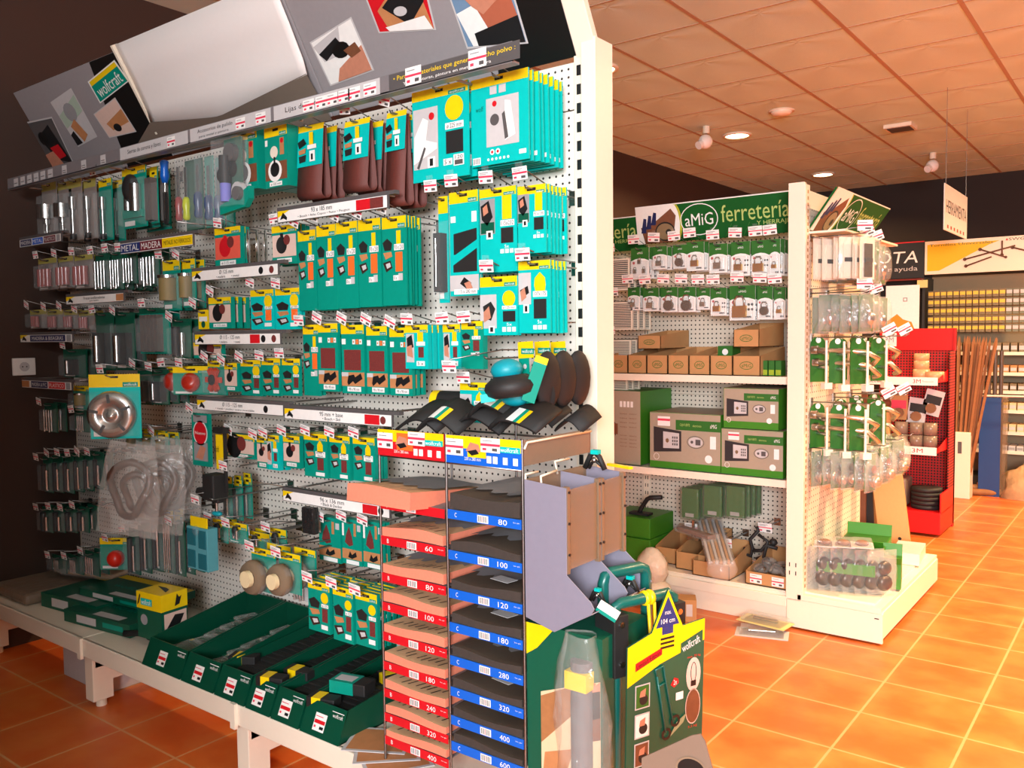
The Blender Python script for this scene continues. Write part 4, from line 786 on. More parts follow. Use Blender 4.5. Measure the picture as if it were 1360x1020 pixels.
for i, (bb, k) in enumerate([((-4.0077, 2.1106, -3.8718, 1.8774), 'holesaw'), ((-3.8519, 2.0992, -3.7353, 1.8730), 'holesaw'), ((-3.7581, 2.1006, -3.6477, 1.8424), 'bit1'), ((-3.6278, 2.0854, -3.5272, 1.8395), 'bit1')]):
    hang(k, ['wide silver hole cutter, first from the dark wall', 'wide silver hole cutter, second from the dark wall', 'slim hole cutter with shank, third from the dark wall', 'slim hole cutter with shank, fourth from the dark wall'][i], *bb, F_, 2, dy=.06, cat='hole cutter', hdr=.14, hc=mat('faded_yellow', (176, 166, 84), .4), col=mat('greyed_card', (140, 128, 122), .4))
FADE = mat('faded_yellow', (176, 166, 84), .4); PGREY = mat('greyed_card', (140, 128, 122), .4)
rowL = [('pink', 'pale pink drill case below the first sign strip', 3, 3, 'drill case'),
 ('bits', 'long silver drill bit set under the word METAL', 4, 4, 'drill bit set'),
 ('pink', 'pink cylindrical cutter case in the third row', 2, 4, 'cutter case'),
 ('black', 'tall dark green blister in the fourth row', 2, 3, 'cutter set'),
 ('stone', 'grey stone set under the two price tags', 1, 1, 'stone set'),
 ('brush', 'yellow headed brush blister beside the first disc sign', 1, 2, 'wire brush'),
 ('pen', 'small dark tool blister left of the second disc sign', 1, 1, 'engraving tool'),
 ('black', 'black cased blister above the bare panel', 2, 2, 'socket set'),
 ('brush', 'yellow headed blister below the red word strip', 2, 1, 'wire brush'),
 ('bits', 'steel cutter hanging near the dark wall', 1, 2, 'router cutter'),
 ('pen', 'dark green drill tube in the sixth row', 4, 6, 'drill bit tube'),
 ('pen', 'dark drill tube in the seventh row', 3, 4, 'drill bit tube'),
 ('bits', 'dim small blister in the lowest row', 1, 3, 'drill bit set'),
 ('ballred', 'pack with shiny red ball near the stacked green cases', 0, 1, 'backing pad'),
 ('pen', 'black riveting tool blister right of the red ball', 2, 2, 'hand tool'),
 ('pen', 'long black tool on white and green card, tallest in the lower row', 1, 1, 'hand tool'),
 ('bits', 'card of pale drill heads under the yellow header', 1, 1, 'drill head card'),
 ('pen', 'dark tool blister between pale card and foam pad', 2, 1, 'hand tool'),
 ('brush', 'yellow clip pack above the plastic bags', 1, 3, 'clip pack')]
rowdata = [[(-4.0697, 1.7832, -3.8944, 1.6436), (-3.8752, 1.781, -3.7433, 1.6438), (-3.732, 1.7783, -3.5746, 1.6367)], [(-3.5512, 1.7729, -3.4394, 1.6248), (-3.4224, 1.7706, -3.3329, 1.6204), (-3.3224, 1.7669, -3.2287, 1.6398), (-3.1756, 1.7658, -3.0665, 1.6209)], [(-4.1743, 1.5582, -4.0101, 1.4726), (-4.0027, 1.5536, -3.854, 1.4672), (-3.8468, 1.5495, -3.7182, 1.4654), (-3.7118, 1.5428, -3.5822, 1.4605)], [(-3.8687, 1.3778, -3.663, 1.2558), (-3.5704, 1.5297, -3.4281, 1.2919), (-3.4107, 1.5258, -3.2639, 1.2945)], [(-3.2244, 1.539, -3.0096, 1.3618)], [(-3.0447, 1.7141, -2.9281, 1.5253), (-2.9119, 1.7116, -2.8291, 1.5337)], [(-2.9911, 1.4929, -2.8692, 1.3457)], [(-3.2517, 1.3067, -3.1503, 1.1605), (-3.1355, 1.3025, -3.0323, 1.1654)], [(-3.7927, 1.2201, -3.6157, 1.119)], [(-4.0709, 1.1332, -3.9514, 1.002), (-3.7883, 1.1113, -3.6364, 1.0212)], [(-4.109, 0.8841, -4.0199, 0.7214), (-3.9966, 0.8997, -3.9181, 0.732), (-3.8954, 0.9108, -3.8197, 0.7389), (-3.7971, 0.9249, -3.7302, 0.7549), (-3.7089, 0.9348, -3.6433, 0.7705), (-3.6233, 0.9412, -3.5521, 0.7927)], [(-4.1385, 0.6489, -4.0368, 0.5348), (-4.0105, 0.6635, -3.9197, 0.5504), (-3.8946, 0.6766, -3.8068, 0.5654), (-3.7828, 0.6893, -3.6979, 0.5799)], [(-4.0604, 0.4367, -3.9216, 0.3642), (-3.8991, 0.4606, -3.7675, 0.3825), (-3.7443, 0.5003, -3.6207, 0.4)], [(-3.5423, 0.591, -3.393, 0.4566)], [(-3.3674, 0.649, -3.2871, 0.4613), (-3.2708, 0.6983, -3.2006, 0.4816)], [(-3.1768, 0.7581, -3.1059, 0.503)], [(-3.0898, 0.7561, -3.0309, 0.5092)], [(-3.0073, 0.7247, -2.9583, 0.5094)], [(-3.2238, 1.0554, -3.1295, 0.978), (-3.1191, 1.0557, -3.0439, 0.9785), (-3.3502, 1.054, -3.2405, 0.9758)]]
ordw = ['leftmost', 'second from left', 'third from left', 'fourth from left', 'fifth from left', 'sixth from left']
for (k, lb, n, boxes, cat), bx in zip(rowL, rowdata):
    for i, bb in enumerate(bx):
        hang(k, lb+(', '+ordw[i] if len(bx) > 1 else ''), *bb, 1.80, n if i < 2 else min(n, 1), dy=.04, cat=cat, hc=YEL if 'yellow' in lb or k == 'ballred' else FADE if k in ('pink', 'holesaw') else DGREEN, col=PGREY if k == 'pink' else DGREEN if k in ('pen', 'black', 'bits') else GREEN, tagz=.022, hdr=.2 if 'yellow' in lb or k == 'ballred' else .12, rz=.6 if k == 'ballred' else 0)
hang('wheel', 'big silver grooved disc on teal card with yellow header', -3.0590-.09, (-3.0590, 1.2921)[1], -3.0590+.09, (-3.0767, 1.0554)[1], 1.60, 0, rz=.75, dy=.06, cat='cutting disc', hdr=.2, col=TEAL)
# large plastic bags with coiled hoses
bg_ = [(-2.9833, 1.6000, 0.8744), (-3.0204, 1.7200, 0.8581), (-3.0403, 1.8000, 0.8676)]
for i, c_ in enumerate(bg_):
    t = thing('bagged_hose', 'clear plastic bag with coiled brown hose, '+['largest and nearest', 'middle', 'rearmost'][i], 'hose', c_, rz=.5+.1*i, ry=.12)
    m_ = MB(); pts = [( .07*math.cos(a)*(1+.15*math.sin(3*a)), .012*math.sin(2*a), .10*math.sin(a)) for a in [k*2*PI/24 for k in range(24)]]
    m_.tube(pts, .014, mat('brown_hose', (78, 56, 46), .4), 8, True); m_.tube([(p_[0]*.6+.01, p_[1]+.02, p_[2]*.65-.01) for p_ in pts], .013, mat('brown_hose', (78, 56, 46), .4), 8, True); m_.build('hose_coil', t)
    n = 10; vs = []; fs = []
    for s_ in (-1, 1):
        for a in range(n+1):
            for b_ in range(n+1):
                u, v = a/n*2-1, b_/n*2-1; bul = max(0, (1-u*u)*(1-v*v)); vs.append((u*.12*(1-.25*max(0, v)), s_*(.04*bul+.001)+random.uniform(-.006, .006), v*.17+random.uniform(-.004, .004)))
    for s_ in range(2):
        for a in range(n):
            for b_ in range(n): q_ = s_*(n+1)**2+a*(n+1)+b_; fs.append((q_, q_+1, q_+n+2, q_+n+1))
    MB().add(vs, fs, BAG, True).build('plastic_bag', t)
# ------------------------------------------------------------------ goods on the base shelf
BS = .283
BING = mat('bin_green', (3, 68, 48), .35); BINP = mat('bin_label', (238, 236, 230), .5)
bxs = [(-2.83, -2.59), (-2.585, -2.40), (-2.395, -2.235), (-2.23, -2.11), (-2.105, -1.975), (-1.97, -1.80)]
names = ['first from the left, under the yellow box', 'second from the left, with loose blisters', 'third from the left, yellow card on top', 'fourth from the left, narrow, black blocks', 'fifth from the left, filled with black blocks', 'rightmost, nearest the sheet rack']
for i, (x0, x1) in enumerate(bxs):
    t = thing('display_bin', 'dark green sloped display bin, '+names[i], 'bin', ((x0+x1)/2, 1.545, BS)); W = (x1-x0)/2-.002; D = .43
    zt = .085; bk = .155 if i < 2 else .125; T_ = .004
    m_ = MB().box(-W, W, 0, D, 0, T_, BING)
    m_.add([(-W, -.008, 0), (W, -.008, 0), (W, .03, zt), (-W, .03, zt), (-W, -.003, 0), (W, -.003, 0), (W, .034, zt), (-W, .034, zt)], [(0, 1, 2, 3), (5, 4, 7, 6), (3, 2, 6, 7), (0, 3, 7, 4), (1, 5, 6, 2)], BING)
    for sx in (-1, 1):
        xa, xb = (sx*W, sx*(W-T_)); L = [(0, 0), (.03, zt), (D, bk), (D, 0)]
        vs = [(xa, y, z) for y, z in L]+[(xb, y, z) for y, z in L]; m_.add(vs, [(0, 1, 2, 3), (7, 6, 5, 4)]+[(k, (k+1) % 4, (k+1) % 4+4, k+4) for k in range(4)], BING)
    m_.box(-W, W, D-.004, D, 0, bk, BING); m_.build('bin_body', t)
    m_ = MB(); m_.M = Matrix.Translation((0, .011, zt/2)) @ Matrix.Rotation(-.42, 4, 'X')
    cx = -.01; m_.rect(cx-.024, -.03, cx+.024, .018, -.0008-.001, BINP).rect(cx-.022, -.01, cx+.022, .0, -.0024, RED).rect(cx-.022, .008, cx+.01, .01, -.0024, PINK).rect(cx+.004, -.024, cx+.02, -.016, -.0024, BLACK).rect(cx-.02, -.022, cx-.012, -.016, -.0024, PINK)
    mm = m_.M; m_.M = Matrix.Identity(4); m_.build('price_sticker', t); m_ = MB(); m_.M = mm; m_.text('wolfcraft', W-.05, .02, W-.008, .03, -.002, WHITE).rect(W-.055, .034, W-.006, .036, -.002, WHITE); m_.build('brand_print', t)
    X0 = (x0+x1)/2
    if i >= 2:
        for k in range(13):
            lb = 'black sanding block lying in the green bin, bin '+names[i].split(',')[0]
            o = MB().box(-W+.008, W-.008, 0, .026, 0, .055, DARK).build('sanding_block', loc=(X0+random.uniform(-.002, .002), 1.62+k*.0265, BS+.006+(k*.0018)+random.uniform(0, .004)), rz=random.uniform(-.02, .02), bev=.003)
            settag(o, lb, 'sanding block', 'black blocks in the bin '+names[i].split(',')[0])
    if i in (0, 1):
        for k in range(5):
            t2 = thing('blister_card', 'flat blister pack lying in the bin '+names[i].split(',')[0], 'blister pack', (X0+random.uniform(-.02, .02), 1.68+k*.06, BS+.03+k*.008), rz=random.uniform(-.3, .3), group='flat blisters in the bin '+names[i].split(',')[0])
            MB().box(-W*.7, W*.7, -.06, .06, 0, .004, DGREEN).box(-W*.7, W*.7, .045, .06, .0041, .005, YEL).build('backing_card', t2)
            MB().box(-W*.55, W*.55, -.05, .035, .004, .018, BAG).build('clear_shell', t2, bev=.004)
for (x, y, z, lb, a) in ((-2.40, 1.66, .345, 'yellow banded sanding block card lying on the third bin', .5), (-2.17, 1.60, .35, 'yellow banded sanding block in front of the fourth bin', .35), (-2.14, 1.68, .352, 'second yellow banded block deeper in the fourth bin', .2), (-1.93, 1.60, .345, 'yellow banded black block at the front of the rightmost bin', .3), (-1.86, 1.80, .36, 'yellow spiky wrapped block deep in the rightmost bin', -.3)):
    t = thing('sanding_block', lb, 'sanding block', (x, y, z), rz=a)
    MB().box(-.045, .045, -.022, .022, 0, .028, DARK).build('block', t, bev=.003)
    MB().box(-.046, .0, -.0235, .0235, -.0, .0292, YEL).box(-.046, -.03, -.024, .024, .0, .0296, BLACK).build('paper_band', t)
t = thing('sanding_block', 'green wrapped sanding block on top in the rightmost bin', 'sanding block', (-1.885, 1.67, .375), rz=.25); MB().box(-.06, .06, -.03, .03, 0, .035, DARK).build('block', t, bev=.003)
MB().box(-.061, .02, -.0315, .0315, -.0, .0362, GREEN).box(-.05, .01, -.018, .018, .0362, .0366, LGREY).build('paper_band', t)
t = thing('display_card', 'small green photo card standing at the back of the rightmost bin', 'card', (-1.86, 1.88, .38)); MB().box(-.045, .045, -.01, .01, 0, .09, GREEN).rect(-.04, .03, .04, .08, -.0105, LGREY).disc(-.01, .055, .018, -.011, DARK).rect(-.045, .075, .045, .09, -.0112, YEL).build('card', t)
# yellow and dark box standing on the first bin
t = thing('tool_box', 'tall carton with yellow top and dark green sides on the first bin', 'carton', (-2.93, 1.68, BS+.04), rz=.1)
m_ = MB().box(-.07, .07, -.055, .055, 0, .17, DGREEN).box(-.071, .071, -.056, .056, .11, .172, YEL)
m_.rect(-.045, .125, .02, .15, -.0575, TEAL).text('wolfcraft', -.04, .128, .015, .146, -.058, WHITE)
m_.flat([(-.066, .12), (-.05, .165), (-.045, .16), (-.055, .13)], -.0578, BLACK).disc(-.03, .07, .02, -.0558, GREY)
m_.at(rz=PI/2).rect(-.045, .03, .05, .1, -.0715, mat('pale_pink_print', (222, 190, 176))).flat([(-.04, .04), (.0, .09), (.04, .085), (.02, .05), (-.02, .035)], -.072, BLACK).flat([(-.0, .12), (.01, .165), (.02, .15), (.03, .155), (.02, .125)], -.0725, BLACK).at()
m_.at((0, 0, .1725), rx=-PI/2).flat([(-.05, .02), (.0, .0), (.05, -.02), (.03, .01), (.0, .02)], -.0005, BLACK).at()
m_.build('carton_body', t, bev=.002)
# flat green cases and bagged sheets at the left
for (x, y, z, a, w_, d_, h_, lb) in ((-3.33, 1.75, BS, .12, .42, .26, .05, 'wide flat green case with white label, front one'), (-3.62, 1.80, BS, .1, .4, .3, .06, 'flat green case with yellow edge, behind the front case'), (-3.40, 1.84, BS+.062, .1, .46, .22, .03, 'thin green case lying across the two flat cases')):
    t = thing('tool_case', lb, 'tool case', (x, y, z), rz=a)
    m_ = MB().box(-w_/2, w_/2, -d_/2, d_/2, 0, h_, DGREEN).rect(-w_*.3, h_*.2, w_*.0, h_*.8, -d_/2-.0006, LGREY).rect(w_*.1, h_*.3, w_*.4, h_*.7, -d_/2-.0006, GREEN)
    m_.at((0, 0, h_+.0005), rx=-PI/2).rect(-w_*.1, -d_*.45, w_*.3, -d_*.3, 0, LGREY).text('wolfcraft', -w_*.3, -d_*.1, .1, d_*.05, 0, GREEN).rect(-w_/2, d_*.3, w_/2, d_*.5, 0, YEL).at()
    m_.build('case_body', t, bev=.004)
t = thing('plastic_sheet', 'crumpled plastic wrapped package at the far left of the base shelf', 'package', (-4.0, 1.72, BS+.0)); MB().box(-.18, .16, -.14, .2, 0, .05, mat('dull_wrap', (130, 112, 96), .5, bump=1., scale=14)).build('package_body', t, bev=.02)
t = thing('plastic_sheet', 'flat clear bag lying behind the wrapped package', 'package', (-3.86, 1.9, BS+.07), rz=.3); MB().box(-.14, .18, -.08, .08, 0, .03, BAG).box(-.12, .16, -.07, .07, .004, .022, KRAFT).build('package_body', t, bev=.01)
t = thing('mini_clamp', 'small black hand clamp lying between cases and bins', 'clamp', (-3.06, 1.66, BS+.012), rz=.2)
MB().tube([(-.06, -.02, .01), (0, 0, .014), (.05, .01, .012)], .012, DARK, 8).ball((.05, .01, .012), .022, DARK).build('clamp_body', t); MB().tube([(.05, .02, .01), (.02, .05, .01), (-.03, .03, .008)], .006, DARK).build('clamp_arm', t)
# printed cards lying right of the bins under the rack
for i in range(3):
    t = thing('leaflet', 'printed photo leaflet lying on the shelf under the sheet rack, '+['top', 'middle', 'lowest'][i], 'leaflet', (-1.72+.05*i, 1.62-.02*i, BS+.004*(2-i)), rz=.5+.25*i)
    MB().box(-.09, .09, -.07, .07, 0, .002, LGREY).at((0, 0, .0022), rx=-PI/2).rect(-.08, -.06, .08, .06, 0, WOOD).rect(-.05, -.04, .04, .0, .0004, BROWN).rect(0, -.03, .06, .05, .0006, DARK).disc(-.03, .02, .025, .0006, WHITE).at().build('printed_sheet', t)
# ------------------------------------------------------------------ wire rack with sanding sheets
RX0, RXM, RX1, RYF, RYB = -1.637, -1.402, -1.168, 1.56, 1.845
rk = thing('sheet_rack', 'wire rack with red and blue price strips holding sanding sheets', 'display rack', (RXM, RYF, BS))
def rl(x, y, z): return (x-RXM, y-RYF, z-BS)
for x in (RX0, RXM, RX1):
    for y in (RYF, RYB): MB().cyl(rl(x, y, BS), rl(x, y, 1.18), .0035, WIRE, n=8).build('wire_post', rk)
ZT = 1.178
CB = mat('card_blue_lit', (20, 120, 222), .45)
for nm, xa, xb, lt, col in (('B', RX0, RXM-.004, 'B', RED), ('C', RXM+.004, RX1, 'C', BLUE)):
    m_ = MB(); w2 = (xb-xa); m_.box(0, w2, 0, .003, -.068, 0, col)
    m_.rect(0, -.03, w2, 0, -.0006, YEL).rect(w2*.3, -.05, w2*.55, -.006, -.001, ORANGE if nm == 'B' else YEL).text(lt, w2*.08, -.02, w2*.12, -.007, -.0014, BLACK)
    m_.flat([(w2*.28, -.035), (w2*.34, -.014), (w2*.45, -.018), (w2*.48, -.034), (w2*.38, -.044)], -.0014, SKIN).flat([(w2*.3, -.036), (w2*.42, -.03), (w2*.46, -.04), (w2*.36, -.046)], -.0018, BLACK)
    m_.rect(w2*.72, -.032, w2*.99, -.018, -.0012, TEAL).text('wolfcraft', w2*.74, -.03, w2*.97, -.02, -.0018, WHITE).text('230 x 280 mm', w2*.26, -.058, w2*.48, -.05, -.0014, WHITE)
    for u in (.56, .64, .77, .9): m_.rect(w2*u, -.06, w2*(u+.06), -.043, -.0012, WHITE)
    mini_tag(m_, w2*.13, -.028, -.004, .056, .04); mini_tag(m_, w2*.62, -.017, -.005, .058, .034)
    m_.build('header_card', rk, loc=rl(xa, RYF-.004, ZT))
m_ = MB().add([(0, 0, -.06), (0, RYB-RYF, -.06), (0, RYB-RYF, 0), (0, 0, 0)], [(0, 1, 2, 3)], mat('brown_grey_card', (128, 106, 88), .6)); o = m_.build('side_card', rk, loc=rl(RX1+.003, RYF, ZT)); s_ = o.modifiers.new('s', 'SOLIDIFY'); s_.thickness = .002
MB().tube([rl(RX1+.006, RYF, ZT-.02), rl(RX1+.006, RYF+.01, ZT-.006), rl(RX1+.006, RYB, ZT-.006)], .003, CREAM).build('side_rail', rk)
MB().tube([rl(RX0, RYF, ZT-.07), rl(RX1, RYF, ZT-.07)], .003, WIRE).tube([rl(RX0, RYB, ZT-.03), rl(RX1, RYB, ZT-.03)], .003, WIRE).build('cross_wire', rk)
ZR = [(z, n) for z, n in zip([0.9899, 0.8954, 0.7965, 0.7180, 0.6372, 0.5579, 0.4841, 0.4177, 0.3549], ['', '60', '80', '100', '120', '180', '240', '320', '400'])]
ZB = [(z, n) for z, n in zip([0.9927, 0.8913, 0.7947, 0.7100, 0.6258, 0.5466, 0.4734, 0.4072], ['80', '100', '120', '180', '280', '320', '400', '600'])]
TRAY = mat('grey_tray', (112, 112, 116), .5)
PINKS = mat('pink_sheet', (232, 132, 104), .8, var=.1, scale=120); PTOP = mat('sheet_back', (222, 176, 132), .8, var=.06); BKS = mat('black_sheet', (60, 52, 47), .75, var=.2, scale=90)
BKT = mat('black_sheet_back', (84, 70, 58), .7, var=.1)
def stack(label, x, y, z, W, D, T, side, top, marks, grp=None, tilt=-.1, wav=.004, wide=0):
    n = 14; vs = []; ph = random.uniform(0, 6)
    for k, zz in ((0, 0), (1, T)):
        for i in range(n+1):
            for y_ in (0, D):
                u = i/n; vs.append((-W/2+W*u, y_, zz+wav*math.sin(u*5+ph)*(1 if k else .4)+(.08*T*math.sin(u*PI) if k else 0)))
    f = []; q = 2*(n+1)
    for i in range(n): a = 2*i; f += [((a, a+1, a+3, a+2), 0), ((q+a, q+a+2, q+a+3, q+a+1), 1), ((a, a+2, q+a+2, q+a), 0), ((a+1, q+a+1, q+a+3, a+3), 0)]
    f += [((0, q, q+1, 1), 0), ((2*n, 2*n+1, q+2*n+1, q+2*n), 0)]
    m_ = MB(); m_.add(vs, [a for a, b_ in f if b_ == 0], side); m_.add(vs, [a for a, b_ in f if b_ == 1], top)
    if marks:
        for k in range(8):
            u = .12+k*.1+random.uniform(-.02, .02); i = min(n-1, int(u*n)); zz = T+wav*math.sin(u*5+ph)+.08*T*math.sin(u*PI)+.0014
            xx = -W/2+W*u; y0_ = random.uniform(.01, .03); m_.add([(xx, y0_, zz), (xx+.004, y0_, zz), (xx+.012, y0_+.03, zz), (xx+.008, y0_+.03, zz)], [(0, 1, 2, 3)], BLACK)
    cv = [(v[0], (.075+.02*math.sin(i)) if v[1] == 0 else D+.001, v[2]+.0012+(.004 if v[1] == 0 else .006)) for i, v in enumerate(vs[q:])]
    m_.add(cv, [(2*i, 2*i+2, 2*i+3, 2*i+1) for i in range(n)], mat('cover_sheet', (128, 128, 132), .6))
    o = m_.build('sandpaper_stack', loc=(x, y, z), rx=tilt); settag(o, label, 'sandpaper stack', grp); return o
ORD = ['first', 'second', 'third', 'fourth', 'fifth', 'sixth', 'seventh', 'eighth', 'ninth', 'tenth']
def level(z, n, xa, xb, col, lt):
    W = xb-xa; o = MB().add([(0, 0, 0), (W, 0, 0), (W, .28, .012), (0, .28, .012)], [(0, 1, 2, 3)], TRAY)
    o = tr_ = o.build('tray', rk, loc=rl(xa, RYF, z)); s_ = o.modifiers.new('s', 'SOLIDIFY'); s_.thickness = .0015
    if n is not None:
        m_ = MB().box(0, W, 0, .002, -.022, .001, col).text(lt, W*.1, -.016, W*.13, -.005, -.0006, WHITE)
        if n: m_.text(n, W*.74-(.004*len(n)), -.0175, W*.82, -.0045, -.0006, WHITE).text('Korn - grain', W*.9, -.01, W*.98, -.006, -.0006, WHITE)
        m_.rect(W*.42, -.02, W*.57, -.002, -.0006, WHITE)
        for k in range(7): m_.rect(W*(.435+k*.018), -.018, W*(.443+k*.018), -.004, -.001, BLACK if k != 3 else PINK)
        m_.build('price_strip', tr_, loc=(0, -.004, 0))
for i, (z, n) in enumerate(ZR):
    level(z, n, RX0+.004, RXM-.006, RED, 'B')
    T = max(.014, (.047 if i == 0 else .026)-.001*i)
    if i == 0: stack('thick pile of coral sanding sheets jutting out of the top red slot', -1.575, RYF-.07, z+.004, .228, .28, .044, PINKS, PTOP, 1, wav=.002)
    else: stack('pile of coral sanding sheets in the red column, '+ORD[i]+' slot from the top', (RX0+RXM)/2-.002, RYF-.004, z+.003, .214, .27, T, PINKS, PTOP, 1, tilt=-.02)
    zb = z+(.115 if i == 0 else .045*(1.1-.03*i))
    if i < 9:
        m_ = MB().add([(0, .02, 0), (RXM-RX0-.02, .02, 0), (RXM-RX0-.02, .24, .02), (0, .24, .02)], [(0, 1, 2, 3)], TRAY)
for i, (z, n) in enumerate(ZB):
    level(z, n, RXM+.006, RX1-.003, BLUE, 'C')
    stack('pile of black sanding sheets in the blue column, '+ORD[i]+' slot from the top', (RX1+RXM)/2+.002, RYF-.002, z+.003, .214, .27, .034 if i == 0 else .022-.001*i, BKS, BKT, 0, tilt=-.02, wav=.005)
    if i in (2, 3, 5):
        t = thing('paper_sticker', 'white sticker lying on the black sheets, '+ORD[i]+' slot of the blue column', 'sticker', ((RX1+RXM)/2+.02, RYF+.05, z+.032), rz=-.15); MB().box(-.03, .03, -.018, .018, 0, .001, LGREY).build('sticker', t)
# black sheets heaped on top of the rack
heap = [(-1.59, 1.70, 1.19, .3, 0, 'left end of the heap'), (-1.50, 1.68, 1.195, .2, 1, 'left, with yellow corner'), (-1.40, 1.72, 1.20, .3, 0, 'behind the yellow cornered one'), (-1.33, 1.70, 1.225, .15, 1, 'topmost arch, white barcode label'), (-1.23, 1.66, 1.20, .0, 1, 'right, largest green and yellow label'), (-1.25, 1.80, 1.21, -.3, 0, 'rear right beside the post'), (-1.20, 1.86, 1.195, -.4, 0, 'brownish curl nearest the post')]
for i, (x, y, z, a, lab, wh) in enumerate(heap):
    n = 12; W = .095 if i < 5 else .06; vs = []
    for k in range(n+1):
        u = k/n*2-1; zz = .034*(1-u*u)+.006*math.sin(3*u+i)
        vs += [(W*.75*u, -.055, zz), (W*.75*u, .055 if i < 5 else .03, zz+.004)]
    t = thing('sandpaper_sheet', 'curled black abrasive sheet pack on top of the rack, '+wh, 'sandpaper pack', (x, y, z-.008+(.012 if i in (3, 4) else 0)), rz=a*.3-.05, rx=.38)
    o = MB().add(vs, [(2*k, 2*k+1, 2*k+3, 2*k+2) for k in range(n)], mat('black_cloth', (30, 28, 27), .7), True).build('sheets', t); s_ = o.modifiers.new('s', 'SOLIDIFY'); s_.thickness = .008 if i not in (5, 6) else .005; s_.offset = -1
    if lab:
        vs = []
        for k in range(5):
            u = -.1+k*.14; zz = .034*(1-u*u)+.006*math.sin(3*u+i)+.0098; vs += [(W*.75*u, -.058, zz), (W*.75*u, .0, zz+.003)]
        fs = [(2*k, 2*k+2, 2*k+3, 2*k+1) for k in range(4)]
        m_ = MB().add(vs, [fs[0], fs[1]], WHITE).add(vs, [fs[2]], GREEN).add(vs, [fs[3]], YEL)
        m_.build('printed_label', t)
t = thing('sandpaper_roll', 'short black abrasive roll lying behind the rack top', 'sandpaper roll', (-1.62, 1.86, 1.23), rz=.1); MB().cyl((-.06, 0, 0), (.08, 0, 0), .03, DARK).build('roll', t); MB().cyl((-.085, 0, 0), (-.06, 0, 0), .0305, YEL).build('label_band', t)
# ------------------------------------------------------------------ lilac grey dispenser beside the rack
LIL = mat('lilac_grey_steel', (134, 130, 146), .4); BRZ = mat('bronze_edge', (128, 104, 82), .5); ACR = mat('smoky_acrylic', (150, 128, 100), .15, alpha=.45, var=0)
dsp = thing('dispenser', 'lilac grey three channel dispenser with curved scoops beside the rack', 'dispenser', (-1.16, 1.56, .75))
plates = [(1.555, 1.09), (1.70, 1.085), (1.815, 1.085)]
def plate_poly():
    P = [(0, .34), (.115, .33), (.115, .135), (.178, .085), (.186, .072), (.178, .058), (.08, .0), (0, .02)]
    return P
for i, (y, zt) in enumerate(plates):
    m_ = MB().prism(plate_poly(), 0, .0025, LIL); m_.build('side_plate', dsp, loc=(0.0, y-1.56, 0), bev=.0008)
    if i < 2:
        dy = plates[i+1][0]-y
        m_ = MB().box(.112, .1135, .003, dy, .145, .325, ACR); m_.build('front_pane', dsp, loc=(0, y-1.56, 0))
        for ya in (.003, dy-.012):
            m_ = MB().box(.105, .117, ya, ya+.009, .137, .332, BRZ)
            for z in (.18, .25, .32): m_.cyl((.117, ya+.005, z), (.12, ya+.005, z), .003, BLACK)
            m_.build('pane_frame', dsp, loc=(0, y-1.56, 0))
        m_ = MB(); L = [(0, .024), (.08, .004), (.13, .03), (.176, .056)]
        vs = []
        for x, z in L: vs += [(x, .003, z), (x, dy, z)]
        o = m_.add(vs, [(2*k, 2*k+1, 2*k+3, 2*k+2) for k in range(3)], LIL).build('scoop', dsp, loc=(0, y-1.56, 0)); s_ = o.modifiers.new('s', 'SOLIDIFY'); s_.thickness = .002
        MB().box(.0, .002, .003, dy, .03, .34, BRZ).build('back_plate', dsp, loc=(0, y-1.56, 0))
for x in (.02, .075, .005):
    pass
for L in ([(.0, .0, .33), (.0, .0, .35), (.0, .05, .35)], [(.045, .0, .33), (.045, -.003, .35), (.045, .06, .355)], [(.02, .1, .34), (.02, .09, .37), (.02, .15, .37)]): MB().tube(L, .003, CREAM).build('hanging_hook', dsp)
for (x, y, z, lb, big) in ((-1.10, 1.76, 1.10, 'black clamp with teal tip on top of the dispenser', .75), (-1.01, 1.77, .81, 'small black and teal clamps in the rear scoop', .6), (-1.02, 1.64, .815, 'small teal tipped clamp in the front scoop', .5)):
    t = thing('spring_clamp', lb, 'spring clamp', (x, y, z)); m_ = MB().at(sc=big)
    m_.tube([(-.035, 0, -.01), (-.015, 0, .03), (.0, 0, .045), (.02, 0, .03), (.04, 0, -.01)], .009, DARK, 8).tube([(-.02, 0, -.01), (.0, 0, .02), (.03, 0, .0)], .006, DARK, 8); m_.build('clamp_body', t)
    MB().at(sc=big).box(-.008, .02, -.01, .01, .038, .052, TEAL).ball((.0, 0, .018), .01, STEEL).build('teal_tip', t)
t = thing('spirit_level', 'yellow strip lying across the back of the dispenser', 'tool', (-1.06, 1.80, 1.095), rz=-.3); MB().box(-.03, .05, -.006, .006, 0, .006, YEL).build('strip', t)
t = thing('paper_card', 'green and white card poking from the front scoop', 'card', (-.965, 1.60, .80), rz=.3); MB().at(ry=.5).box(-.03, .02, 0, .002, 0, .02, WHITE).box(-.03, .02, 0, .002, -.008, 0, GREEN).build('printed_card', t)
